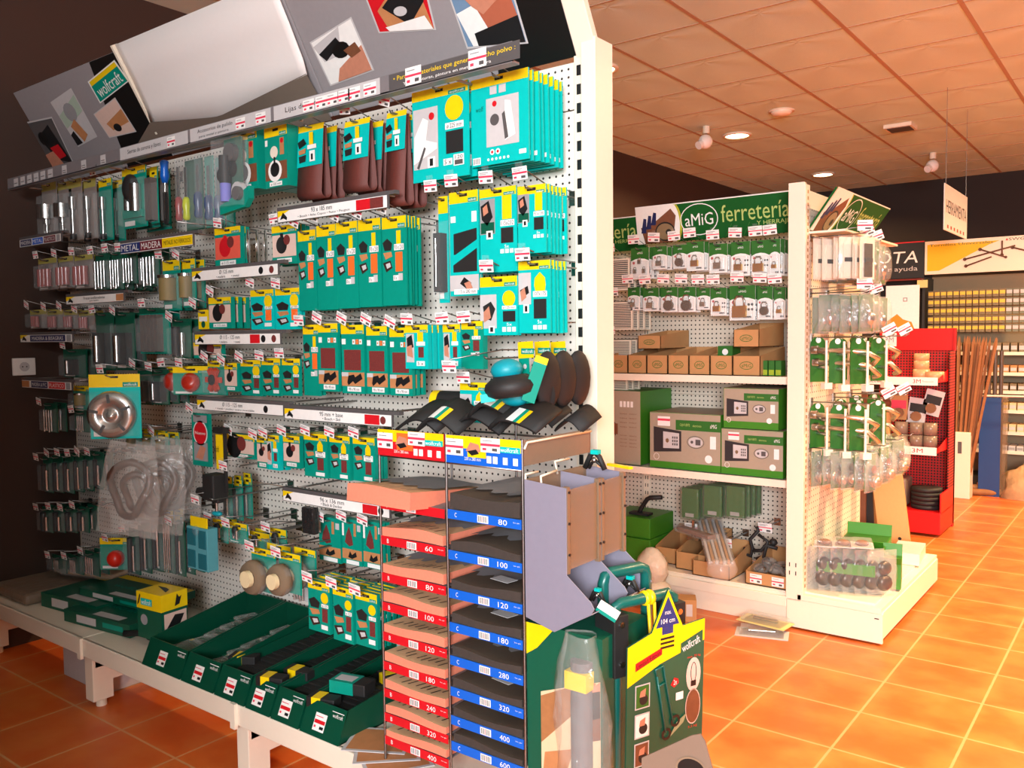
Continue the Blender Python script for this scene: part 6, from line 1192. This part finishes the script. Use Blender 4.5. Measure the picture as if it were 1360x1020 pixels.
openbin('kraft bin holding the front end of the plastic bundle', -1.82, 4.02, .172, .2, .3, .11)
for i in range(6):
    t = thing('bagged_hardware', 'dark bagged hardware lying in the tagged kraft bin', 'bagged hardware', (-1.6+.07*(i % 3), 4.14+.1*(i//3), .215+.01*(i % 2)), rz=i, group='bagged hardware in the tagged kraft bin')
    MB().tube([(-.03, 0, 0), (0, .02, .02), (.03, 0, .01), (.02, -.03, .02)], .012, mat('bronze_lock', (104, 78, 54), .35, .6), 8).build('hardware', t); MB().ball((0, 0, .012), .045, BAG, 1, 1, .6, 12).build('clear_bag', t)
t = thing('plastic_bundle', 'bundle of long strips in clear plastic lying across the lower bins', 'bundle', (-1.80, 4.05, .31), rz=.55, rx=.22)
MB().box(-.07, .07, -.18, .34, 0, .03, BAG).build('plastic_wrap', t, bev=.01)
for k in range(7): MB().box(-.06+.018*k, -.048+.018*k, -.16, .32, .004+.002*(k % 2), .02+.002*(k % 3), KRAFT if k % 2 else LGREY).build('strip', t)
MB().at((0, -.2, -.0)).ball((0, 0, .0), .07, BAG, 1.1, .8, .8, 12).at().build('bag_end', t)
t = thing('plastic_bundle', 'second crinkled plastic roll lying behind the bundle', 'bundle', (-1.97, 4.16, .34), rz=1.1); MB().box(-.04, .04, -.16, .14, 0, .04, BAG).box(-.03, .03, -.14, .13, .006, .03, BROWN).build('roll_body', t, bev=.01)
for i, (x, y, z, s_, lb) in enumerate([(-2.36, 4.1, .172, (.30, .3, .12), 'green open box under the black handle, lower'), (-2.36, 4.12, .294, (.28, .28, .11), 'green open box under the black handle, upper')]):
    t = thing('hardware_box', lb, 'box', (x, y, z)); m_ = MB().box(-s_[0]/2, s_[0]/2, 0, s_[1], 0, s_[2], LG).rect(-.13, .02, -.06, .045, -.001, WHITE); m_.build('carton', t, bev=.003)
t = thing('lever_set', 'black door handle on top of the green boxes', 'door hardware', (-2.28, 4.2, .407)); MB().tube([(-.05, 0, .0), (-.04, 0, .03), (.0, 0, .09), (.02, 0, .1), (.09, 0, .11)], .013, DARK, 8).box(-.1, .02, -.03, .03, 0, .012, DARK).build('handle', t)
t = thing('white_bag', 'knotted white plastic bag beside the green boxes', 'plastic bag', (-2.0896, 3.9000, 0.2155))
n = 14; vs = []
for i in range(9):
    a = PI*i/8
    for j in range(n): b_ = 2*PI*j/n; r = .085*math.sin(a)*(1+.12*math.sin(4*b_+i)+random.uniform(-.05, .05))*(1 if i > 2 else .8)+.004; vs.append((r*math.cos(b_), r*.8*math.sin(b_), .10*math.cos(a)))
MB().add(vs, [(i*n+j, i*n+(j+1) % n, (i+1)*n+(j+1) % n, (i+1)*n+j) for i in range(8) for j in range(n)], mat('milky_bag', (232, 220, 200), .3, alpha=.85, bump=.8, scale=30), True).build('bag_body', t)
t = thing('white_bag', 'second white wrapped parcel under the knotted bag', 'plastic bag', (-2.0811, 3.9000, 0.0983)); MB().ball((0, 0, 0), .09, mat('milky_bag', (232, 220, 200), .3, alpha=.85, bump=.8, scale=30), 1.1, .9, .6).build('bag_body', t)
t = thing('cardboard_box', 'small kraft box on the floor in front of the green gondola', 'box', (-1.8752, 3.8271, 0), rz=.5); MB().box(-.06, .06, -.05, .05, 0, .11, KRAFT).rect(.01, .03, .04, .09, -.051, LGREY).build('box_body', t, bev=.002)
for i, (px, z, a) in enumerate([((-1.4816, 3.8452), .0, .3), ((-1.4931, 3.9130), .035, -.1)]):
    t = thing('blister_pack', ['clear hardware pack lying on the floor by the end base', 'yellowish hardware pack lying on top of another on the floor'][i], 'blister pack', (px[0], px[1], z), rz=a)
    MB().box(-.12, .12, -.06, .06, 0, .004, LGREY if i == 0 else mat('pale_yellow_card', (214, 200, 130), .5)).build('backing_card', t); MB().box(-.1, .1, -.05, .05, .004, .028, BAG).cyl((-.06, 0, .014), (.06, .01, .014), .008, STEEL).build('clear_shell', t, bev=.004)
# ------------------------------------------------------------------ goods on the end panel (hooks point into the aisle, +x)
def ehook(label, y, z, ln, tag=True, rl_=0):
    o = thing('peg_hook', label, 'hook', (PX, y, z)); MB().box(0, .004, -.018, .018, -.02, .02, STEEL).tube([(0, 0, 0), (ln, 0, 0), (ln+.02, 0, .012)], .003, WIRE).build('wire_arm', o)
    if tag:
        m_ = MB().box(-.034, .034, 0, .001, -.024, .024, WHITE).rect(-.034, -.004, .034, .003, -.0006, PINK).rect(-.028, .01, .01, .014, -.0006, GREY).rect(.0, -.018, .026, -.01, -.0006, DGREY); ta = MB().tube([(0, 0, .02), (ln, -.005, .03)], .002, WIRE).build('tag_arm', o); m_.build('price_tag', ta, loc=(ln+.0, -.01, .035), rz=.55, ry=rl_)
def epack(label, grp, x, y, z, w_, h_, kind, cat='hardware pack', a=0.):
    t = thing('hardware_pack', label, cat, (x, y, z), rz=PI/2+a, group=grp)
    m_ = MB().box(-w_/2, w_/2, 0, .003, -h_, 0, AGREEN if kind != 'strip' else CREAM).build('backing_card', t); m_ = MB()
    if kind == 'strip': m_.box(-w_*.3, w_*.3, -.006, -.001, -h_*.95, -h_*.15, CREAM if random.random() < .5 else STEEL).box(-w_*.25, w_*.25, -.012, -.006, -h_*.6, -h_*.5, DARK)
    elif kind == 'mix': m_.ball((0, -.02, -h_*.65), w_*.25, STEEL, 1, .8, 1.3, 10).tube([(-w_*.2, -.01, -h_*.4), (w_*.1, -.02, -h_*.5), (w_*.2, -.01, -h_*.9)], .006, STEEL)
    elif kind == 'knob': m_.ball((0, -.03, -h_*.72), .026, mat('satin_knob', (200, 180, 150), .25, .8), 1, .9, 1, 14).cyl((0, -.02, -h_*.72), (0, 0, -h_*.72), .03, STEEL).cyl((0, -.02, -h_*.4), (0, 0, -h_*.4), .02, STEEL)
    m_.build('hardware', t)
    n = 6; vs = []
    for s_ in (-.001, 1):
        for i in range(n+1):
            for j in range(n+1):
                u, v = i/n*2-1, j/n*2-1; b_ = max(0, (1-u**4)*(1-v**4)); vs.append((u*w_*.55, -.055*b_*s_*(1 if kind != 'strip' else .3)-.002+random.uniform(-.004, .004), -h_/2+v*h_*.54))
    fs = [(s_*(n+1)**2+i*(n+1)+j, s_*(n+1)**2+i*(n+1)+j+1, s_*(n+1)**2+(i+1)*(n+1)+j+1, s_*(n+1)**2+(i+1)*(n+1)+j) for s_ in (0, 1) for i in range(n) for j in range(n)]
    MB().add(vs, fs, BAG if kind != 'strip' else CLEAR, True).build('clear_bag', t); return t
rows = [(1.865, 'strip', .19, 'cream hinge strip pack', 'top row'), (1.60, 'mix', .17, 'silver hardware in clear bag', 'second row')]
for z, kd, h_, lb, rw in rows:
    for j, (y, n, ln) in enumerate([(4.12, 6, .25), (4.38, 5, .19), (4.62, 5, .17)]):
        dp = ['nearest hook', 'middle hook', 'farthest hook'][j]
        ehook('end panel wire hook and tag, '+rw+', '+dp, y, z, ln, True, -.35 if j else 0)
        for k in range(n): epack(lb+' on the end panel, '+rw+', '+dp, lb+' '+rw+' '+dp, PX+.05+k*ln/n, y+random.uniform(-.01, .01), z-.01-random.uniform(0, .012), .10, h_, kd if j == 0 or kd == 'mix' else 'mix', a=random.uniform(-.75, -.2))
# long pull handles on green cards
def pull(label, grp, x, y, z, L_=.2, a=0.):
    t = thing('door_pull', label, 'door handle', (x, y, z), rz=PI/2+a, group=grp)
    n = 10; P = [(-.04, -L_), (.04, -L_)]+[(.04*math.cos(PI*k/n), -.02+.035*math.sin(PI*k/n)) for k in range(n+1)]
    MB().prism(P, 0, .004, AGREEN).disc(0, -.0, .014, -.001, WHITE).build('backing_card', t)
    W_ = mat('white_plastic', (236, 228, 212), .3)
    MB().cyl((0, -.07, -.0), (0, -.07, -L_+.0), .006, W_).box(-.02, .02, -.09, -.055, -L_-.03, -L_+.0, W_).build('pull_bar', t, bev=0)
    MB().cyl((0, -.07, -.06), (0, 0, -.06), .009, STEEL).cyl((0, -.07, -.13), (0, 0, -.13), .009, STEEL).build('mounting_posts', t)
for z, rw in ((1.375, 'upper handle row'), (1.065, 'lower handle row')):
    for j, (y, n) in enumerate([(4.15, 3), (4.5, 3), (4.8, 2)]):
        dp = ['nearest column', 'middle column', 'farthest column'][j]
        for k in range(n): pull('white pull handle on round topped green card, '+rw+', '+dp, 'pull handles '+rw+' '+dp, PX+.03+k*.095, y+random.uniform(-.02, .02), z+random.uniform(-.01, .01), .2, random.uniform(-1.0, -.6))
        ehook('end panel hook and tag in the '+rw+', '+dp, y, z+.015, .27, j > 0, -.5)
for z, y0, rw in ((1.30, 4.1, 'upper'), (.99, 4.1, 'lower')):
    for k, (yy, dz) in enumerate([(4.12, .03), (4.14, -.03), (4.5, .05), (4.52, -.03)]):
        t = thing('lever_set', 'curved satin steel lever handle, '+rw+' row, '+['nearest top', 'nearest bottom', 'farther top', 'farther bottom'][k], 'door handle', (PX+.03, yy, z+dz))
        MB().tube([(0, 0, 0), (.16, 0, -.003), (.23, .02, -.012), (.27, .05, -.04-.02*(k % 2)), (.24, .06, -.07)], .012, mat('satin_steel', (214, 200, 176), .3, .9), 8).build('lever', t); MB().cyl((-.02, 0, 0), (.01, 0, 0), .022, STEEL).build('rose', t)
for j, (y, n) in enumerate([(4.13, 6), (4.38, 6), (4.65, 6), (4.88, 5)]):
    dp = ['nearest', 'second', 'third', 'farthest'][j]
    ehook('end panel hook with round door knobs, '+dp+' column', y, .86, .28, False)
    for k in range(n): epack('round door knob in clear bag on the end panel, '+dp+' column', 'door knobs '+dp+' column', PX+.04+k*.048, y, .85+random.uniform(-.01, .01), .09, .17, 'knob', 'door knob', random.uniform(-.5, -.2))
# end base goods
for i, (x, y, z, a, s_, lb) in enumerate([(-1.215, 4.56, .18, .12, (.22, .3, .16), 'large open green box at the back of the end base'), (-1.20, 4.22, .27, .15, (.26, .2, .05), 'flat green lid with hardware packs on top'), (-1.045, 4.40, .18, .2, (.09, .18, .12), 'small green open box at the right of the end base')]):
    t = thing('hardware_box', lb, 'box', (x, y, z), rz=a); W, D, h = s_
    m_ = MB().box(-W/2, W/2, -D/2, D/2, 0, h, LG).box(-W*.47, W*.47, -D*.47, D*.47, h, h+.0008, AGREEN)
    if i != 1: m_.at((0, -D/2, h), rx=.7).box(-W/2, W/2, 0, .003, 0, .05, LG).at().at((0, D/2, h), rx=-.3).box(-W/2, W/2, 0, .003, 0, .06, LG).at()
    m_.build('carton', t, bev=.002)
for k in range(6):
    t = thing('hinge_pack', 'dark rounded hinge in clear blister standing on the end base', 'hinge pack', (-1.30+.052*k, 4.13+.014*k, .18), rz=PI/2-.75, group='hinge blisters in a row on the end base')
    MB().box(-.075, .075, .0, .003, 0, .21, BAG).build('backing_card', t)
    MB().ball((0, -.02, .06), .04, mat('dark_bronze', (70, 56, 46), .3, .6), 1, .6, 1, 12).ball((0, -.02, .13), .035, mat('dark_bronze', (70, 56, 46), .3, .6), 1, .6, 1, 12).build('hinge', t)
    MB().ball((0, -.01, .105), .1, CLEAR, .7, .45, 1.05, 14).build('clear_shell', t)
for k in range(3):
    t = thing('hinge_pack', 'hinge blister lying flat over the row on the end base, '+['left', 'middle', 'right'][k], 'hinge pack', (-1.28+.08*k, 4.12+.02*k, .40+.004*k), rz=.3); MB().box(-.05, .05, -.06, .06, 0, .004, LGREY).build('backing_card', t); MB().ball((0, 0, .012), .03, BROWN, 1, 1, .5).build('hinge', t); MB().box(-.045, .045, -.055, .055, .004, .03, BAG).build('clear_shell', t, bev=.008)
t = thing('bagged_board', 'cream wrapped flat carton at the far corner of the end base', 'carton', (-1.07, 4.95, .18), rz=.1); MB().box(-.09, .05, -.14, .14, 0, .06, CREAM).box(-.09, .05, -.14, .14, .06, .063, LGREY).build('carton', t, bev=.004)
# boards leaning beyond the end panel
for i, (x, y, w_, h_, mt, lb, tl) in enumerate([(-1.22, 5.30, .17, .80, mat('tan_board', (206, 160, 100), .6), 'tall cream board with notched top leaning behind the end panel', -.13), (-1.40, 5.36, .07, .82, DARK, 'dark narrow board leaning behind the end panel', -.05), (-1.36, 5.42, .05, .76, KRAFT, 'thin tan strip leaning beside the dark board', -.08), (-1.47, 5.34, .10, 1.05, BROWN, 'tall brown board behind the handle rows', 0)]):
    t = thing('wooden_board', lb, 'board', (x, y, 0), ry=tl); m_ = MB().box(-w_/2, w_/2, 0, .018, 0, h_, mt)
    if i == 0:
        for k in range(4): m_.box(-w_/2+.01+.035*k, -w_/2+.022+.035*k, .0, .018, h_, h_+.06, mt)
        m_.cyl((.03, -.001, .2), (.03, 0, .2), .01, BLACK).cyl((-.02, -.001, h_-.12), (-.02, 0, h_-.12), .008, BLACK)
    m_.build('board_body', t)
# ------------------------------------------------------------------ red rack
RD = mat('red_steel', (206, 20, 24), .35)
RXL, RXR, RF, RBk = -1.72, -1.20, 6.34, 6.80
rr = thing('red_rack', 'bright red perforated steel display rack behind the end panel', 'display rack', (RXR, RF, 0))
def L3(x, y): return (x-RXR, y-RF)
m_ = MB().box(RXL-RXR, 0, RBk-RF, RBk-RF+.015, .0, 1.27, PEGR); m_.build('back_panel', rr)
MB().box(RXL-RXR, 0, RBk-RF-.01, RBk-RF+.015, 1.27, 1.43, RD).build('top_panel', rr, bev=.003)
MB().box(-.008, 0, .02, RBk-RF, .16, .30, RD).box(-.008, 0, .25, RBk-RF, .3, 1.27, PEGR2).build('side_panel', rr)
MB().box(-.014, .0, RBk-RF-.03, RBk-RF+.016, 0, 1.43, RD).build('corner_post', rr)
MB().box(RXL-RXR, 0, 0, RBk-RF, .02, .17, RD).build('base_box', rr, bev=.004)
for z in (1.06, .58):
    m_ = MB().box(RXL-RXR, -.03, .03, RBk-RF, z, z+.01, RD).add([(-.03, .03, z), (0, RBk-RF, z), (0, RBk-RF, z+.14), (-.03, .05, z+.03)], [(0, 1, 2, 3)], RD); m_.build('shelf', rr)
    m_ = MB().box(RXL-RXR, -.035, .02, .03, z-.02, z+.035, WHITE); 
    if z > 1: m_.text('Scotch', -.48, z-.005, -.38, z+.02, .0195, BLACK).text('3M', -.19, z-.006, -.14, z+.022, .0195, RED).text('Protección', -.13, z+.0, -.06, z+.015, .0195, GREY)
    else: m_.text('3M', -.19, z-.006, -.12, z+.024, .0195, RED)
    m_.build('shelf_label', rr)
MB().box(-.50, -.40, RBk-RF-.014, RBk-RF-.011, 1.30, 1.40, WHITE).text('3M', -.48, 1.33, -.42, 1.37, RBk-RF-.016, GREY).build('paper_note', rr)
for k, (x, y, z, r, h) in enumerate([(-.17, .18, 1.07, .055, .075), (-.17, .18, 1.145, .05, .06), (-.17, .18, 1.205, .05, .05), (-.08, .16, 1.07, .06, .06)]):
    t = thing('tape_roll', 'clear beige adhesive tape roll on the upper red shelf, '+['bottom of the pile', 'middle of the pile', 'top of the pile', 'right of the pile'][k], 'tape roll', (RXR+x, RF+y, z+.0)); TP = mat('beige_tape', (222, 176, 128), .3, alpha=.8)
    MB().lathe([(r*.6, 0), (r, 0), (r, h), (r*.6, h)], TP).build('tape', t)
for k, (x, z, lb) in enumerate([(-.32, .86, 'left'), (-.2, .84, 'right, dark label'), (-.10, .90, 'hanging beside the red side panel')]):
    t = thing('tape_pack', 'tape pack hanging on the red perforated panel, '+lb, 'tape pack', (RXR+x, RF+.2, z), ry=.12*k)
    MB().box(-.06, .06, 0, .004, -.08, .1, LGREY if k else KRAFT).rect(-.05, -.0, .05, .06, -.001, DARK if k else PINK).rect(-.04, -.05, .0, -.02, -.001, AGREEN if k else BROWN).build('printed_card', t)
    MB().cyl((0, -.02, -.03), (0, 0, -.03), .035, mat('brown_tape', (128, 92, 66), .3)).build('tape', t)
k = 0
for x in (-.30, -.2, -.11):
    for zz in (0, .09):
        t = thing('tape_roll', 'stacked clear tape roll on the lower red shelf, '+['left lower', 'left upper', 'middle lower', 'middle upper', 'right lower', 'right upper'][k], 'tape roll', (RXR+x, RF+.2, .592+zz)); MB().lathe([(.02, 0), (.045, 0), (.045, .085), (.02, .085)], mat('grey_tape', (150, 130, 112), .25, alpha=.8)).build('tape', t); k += 1
t = thing('tape_roll', 'large pale paper roll at the left of the lower red shelf', 'tape roll', (RXR-.43, RF+.2, .592)); MB().cyl((0, 0, 0), (0, 0, .24), .06, KRAFT).ball((0, 0, .3), .06, BROWN, 1, 1, .8).build('roll', t)
for k in range(5):
    t = thing('dark_roll', 'black flat roll stacked in the red base, '+['lowest', 'second', 'third', 'fourth', 'topmost'][k], 'tape roll', (RXR-.12, RF+.16, .172+.03*k)); MB().lathe([(.05, 0), (.1, 0), (.1, .026), (.05, .026)], DARK).build('roll', t)
t = thing('dark_roll', 'grey wrapped pile at the left of the red base', 'package', (RXR-.32, RF+.2, .172)); MB().box(-.1, .08, -.1, .1, 0, .2, mat('dull_wrap', (130, 112, 96), .5, bump=1., scale=14)).build('package_body', t, bev=.02)
t = thing('poster_stand', 'white card with small emblem and orange wave standing above the red rack', 'sign', (-1.5821, 6.80, 1.45))
MB().box(-.1, .13, 0, .01, -.02, .30, WHITE).rect(.02, .18, .05, .21, -.001, GREY).rect(.027, .187, .043, .203, -.0014, WHITE).flat([(-.1, -.02), (.1, -.02), (.08, .03), (.02, .05), (-.02, .09), (-.1, .03)], -.001, mat('amber_print', (232, 140, 20), .5)).build('printed_card', t)
# ------------------------------------------------------------------ far end
FY = 8.6
fs_ = thing('wall_shelving', 'far black and cream shelving with rows of small screw packs', 'shop shelving', (-1.8, FY, 0))
MB().box(0, 1.9, .35, .37, 0, 1.92, mat('dim_panel', (150, 128, 96), .6)).build('back_panel', fs_)
MB().box(-1.6, 0, .35, .37, 0, 2.2, mat('dark_unit', (26, 22, 22), .5)).box(-.012, .012, 0, .37, 0, 1.9, DARK).build('dark_unit_panel', fs_)
ZS = [1.22, 1.04, .88, .71, .52, .35]
for z in ZS: MB().box(.012, 1.9, .0, .35, z-.03, z-.01, CREAM).box(.012, 1.9, -.005, .0, z-.03, z+.0, CREAM).build('shelf', fs_)
MB().box(0, 1.9, .0, .34, .02, .1, DARK).build('plinth', fs_)
t = thing('wide_sign', 'cream sign with yellow corner and brown screws, reading SWG', 'sign', (-1.79, FY-.02, 1.925))
m_ = MB().box(0, 1.1, 0, .02, 0, .30, CREAM); m_.flat([(.02, .03), (.12, .03), (.52, .24), (.6, .27), (.02, .27)], -.001, mat('sign_yellow', (238, 186, 10), .45)).text('Tornillos Universales', .04, .25, .55, .272, -.0014, DGREEN)
m_.text('SWG', .67, .262, .79, .286, -.0014, BLACK).flat([(.645, .265), (.665, .265), (.655, .285)], -.0014, RED)
SC_ = mat('screw_print', (96, 60, 36), .5)
for x0, z0, x1, z1 in ((.33, .12, .72, .215), (.34, .06, .54, .13), (.45, .2, .65, .12), (.62, .14, .62, .265), (.70, .20, .85, .15)):
    m_.tube([(x0, -.003, z0), (x1, -.003, z1)], .007, SC_); m_.disc(x0, z0, .015, -.006, SC_)
m_.disc(.65, .12, .012, -.006, SC_); m_.build('printed_board', t)
t = thing('wide_sign', 'black sign with large white letters ending OTA', 'sign', (-2.75, FY-.02, 1.90))
m_ = MB().box(0, .955, 0, .02, 0, .33, BLACK).rect(0, .325, .955, .335, -.001, RED).rect(0, -.02, .955, -.005, -.001, MAROON).text('BELLOTA', .16, .14, .90, .25, -.001, WHITE, .18).text('tu mejor ayuda', .36, .055, .90, .11, -.001, LGREY); m_.build('printed_board', t)
yl = mat('yellow_bag_label', (222, 190, 70), .4); gb = mat('screw_bag', (132, 116, 84), .4, .3, var=.3, scale=60); gg = mat('grey_green_bag', (116, 120, 100), .4)
for r in range(5):
    for c in range(17):
        x = -1.745+c*.0525; z = 1.745-r*.078; yel = c < 12
        o = MB().box(-.022, .022, -.012, .012, -.036, .03, gb if yel else gg).rect(-.021, -.012, .021, .018, -.0128, yl if yel else LGREY).build('screw_bag', loc=(x, FY+.05+.0*r, z))
        settag(o, ('small screw bag with yellow label hanging under the screw sign, row ' if yel else 'small grey screw bag hanging right of the yellow ones, row ')+['top', 'second', 'middle', 'fourth', 'lowest'][r], 'screw bag', ('yellow' if yel else 'grey')+' screw bags, row '+['top', 'second', 'middle', 'fourth', 'lowest'][r])
for i, z in enumerate(ZS):
    for c in range(14):
        x = -1.75+c*.062; h = [.09, .07, .07, .07, .07, .05][i]; rw = ['top', 'second', 'third', 'fourth', 'fifth', 'lowest'][i]
        mt = [gb, KRAFT, gb, mat('pale_box', (216, 196, 150), .5), mat('pale_box', (216, 196, 150), .5), LGREY][i]
        if i == 3 and c % 3 == 1: mt = yl
        o = MB().box(-.026, .026, 0, .2, 0, h, mt).rect(-.022, h*.3, .022, h*.7, -.0008, LGREY if i != 5 else GREY).build('small_carton', loc=(x, FY+.02, z-.009), bev=.002)
        settag(o, 'small goods carton on the far shelves, '+rw+' shelf below the screw bags', 'small carton', 'cartons on the far '+rw+' shelf')
for k, (x, z, lb) in enumerate([(-1.93, 1.72, 'left'), (-2.02, 1.72, 'middle'), (-2.1, 1.72, 'right')]):
    t = thing('hanging_tool', 'dark tool hanging below the black sign, '+lb, 'hand tool', (x, FY+.1, z)); MB().box(-.02, .02, 0, .02, -.3, .06, DARK).cyl((0, -.005, -.1), (0, -.005, .03), .008, STEEL).build('tool_body', t)
t = thing('price_card', 'pale yellow price card hanging between the far signs', 'price tag', (-1.8052, 8.5700, 1.8425)); MB().tube([(0, .03, .06), (0, 0, .05), (0, 0, .03)], .003, WIRE).build('hanger', t); MB().box(-.045, .045, 0, .002, -.035, .035, mat('pale_yellow_card', (214, 200, 130), .5)).build('card', t)
t = thing('hanging_sign', 'white hanging sign reading HERRAMIENTA, seen at a steep angle', 'sign', (-1.3, 6.83, 2.14), rz=PI/2)
m_ = MB().box(0, .87, 0, .006, 0, .332, WHITE); m_.text('HERRAMIENTA', .06, .13, .82, .225, -.001, DGREY)
for k in range(6): m_.rect(.1+.12*k, .02, .15+.12*k, .045, -.001, mat('red_brown_print', (170, 80, 60), .5))
m_.build('sign_board', t)
MB().cyl((.05, .003, .332), (.05, .003, CEIL-2.14), .002, WIRE).cyl((.82, .003, .332), (.82, .003, CEIL-2.14), .002, WIRE).build('hanging_wires', t)
# wooden stakes in a white box, blue post, sacks
t = thing('stake_box', 'tall narrow white box standing on the floor beside the red rack', 'box', (-1.36, 8.02, 0)); MB().box(-.075, .075, -.07, .07, 0, .56, CREAM).rect(-.02, .38, .01, .48, -.071, DGREY).build('box_body', t, bev=.004)
SW = mat('stake_wood', (150, 98, 54), .7, var=.2, scale=20)
for k in range(18):
    t = thing('wooden_stake', 'pointed wooden stake in the tall white box', 'wooden stake', (-1.41+.006*k, 7.98+.028*(k % 4), .1), ry=.0+.009*k+random.uniform(-.02, .02), group='wooden stakes in the white box')
    MB().box(-.009, .009, -.009, .009, 0, 1.2, SW).add([(-.009, -.009, 1.2), (.009, -.009, 1.2), (.009, .009, 1.2), (-.009, .009, 1.2), (0, 0, 1.27)], [(0, 1, 4), (1, 2, 4), (2, 3, 4), (3, 0, 4)], SW).build('stake', t)
t = thing('blue_box', 'tall blue post box holding dark tubes by the far shelves', 'box', (-1.16, 8.25, 0))
m_ = MB().box(-.10, .06, -.06, .06, 0, .84, mat('blue_board', (20, 62, 122), .5)); m_.build('box_body', t); MB().box(.06, .10, -.055, .055, 0, .84, ACR).build('clear_side', t)
for k in range(3):
    o = MB().cyl((0, 0, 0), (0, 0, 1.18), .016, mat('dark_tube', (84, 70, 60), .4)).build('tube', loc=(-1.20+.045*k, 8.24, .06)); settag(o, 'dark long tube standing in the blue box, '+['left', 'middle', 'right'][k], 'tube')
t = thing('cross_bar', 'thin cream rail across the far aisle in front of the blue box', 'rail', (-1.5, 8.1, .86)); MB().cyl((0.08, 0, 0), (1.0, 0, .01), .008, CREAM).build('rail', t); MB().cyl((.99, 0, 0), (.99, 0, -.86), .01, CREAM).build('post', t)
for k in range(5):
    o = MB().cyl((0, 0, 0), (.34, .1, 0), .028, SW).build('wood_round', loc=(-1.32+.01*k, 8.16+.06*k, .03+.03*(k % 2))); settag(o, 'short wood round lying on the floor near the blue box, '+['nearest', 'second', 'third', 'fourth', 'farthest'][k], 'wood')
t = thing('wrapped_sack', 'crumpled plastic wrapped sacks on the floor at the far right', 'sack', (-.86, 8.25, 0))
n = 16; vs = []
for i in range(9):
    a = PI/2*i/8
    for j in range(n): b_ = 2*PI*j/n; r = (1+.1*math.sin(5*b_+i)+random.uniform(-.06, .06)); vs.append((.24*r*math.sin(a)*math.cos(b_), .16*r*math.sin(a)*math.sin(b_), max(0, .28*math.cos(a)*r)))
MB().add(vs, [(i*n+j, i*n+(j+1) % n, (i+1)*n+(j+1) % n, (i+1)*n+j) for i in range(8) for j in range(n)], mat('tan_wrap', (190, 156, 116), .35, var=.3, bump=.8, scale=16), True).build('sack_body', t)
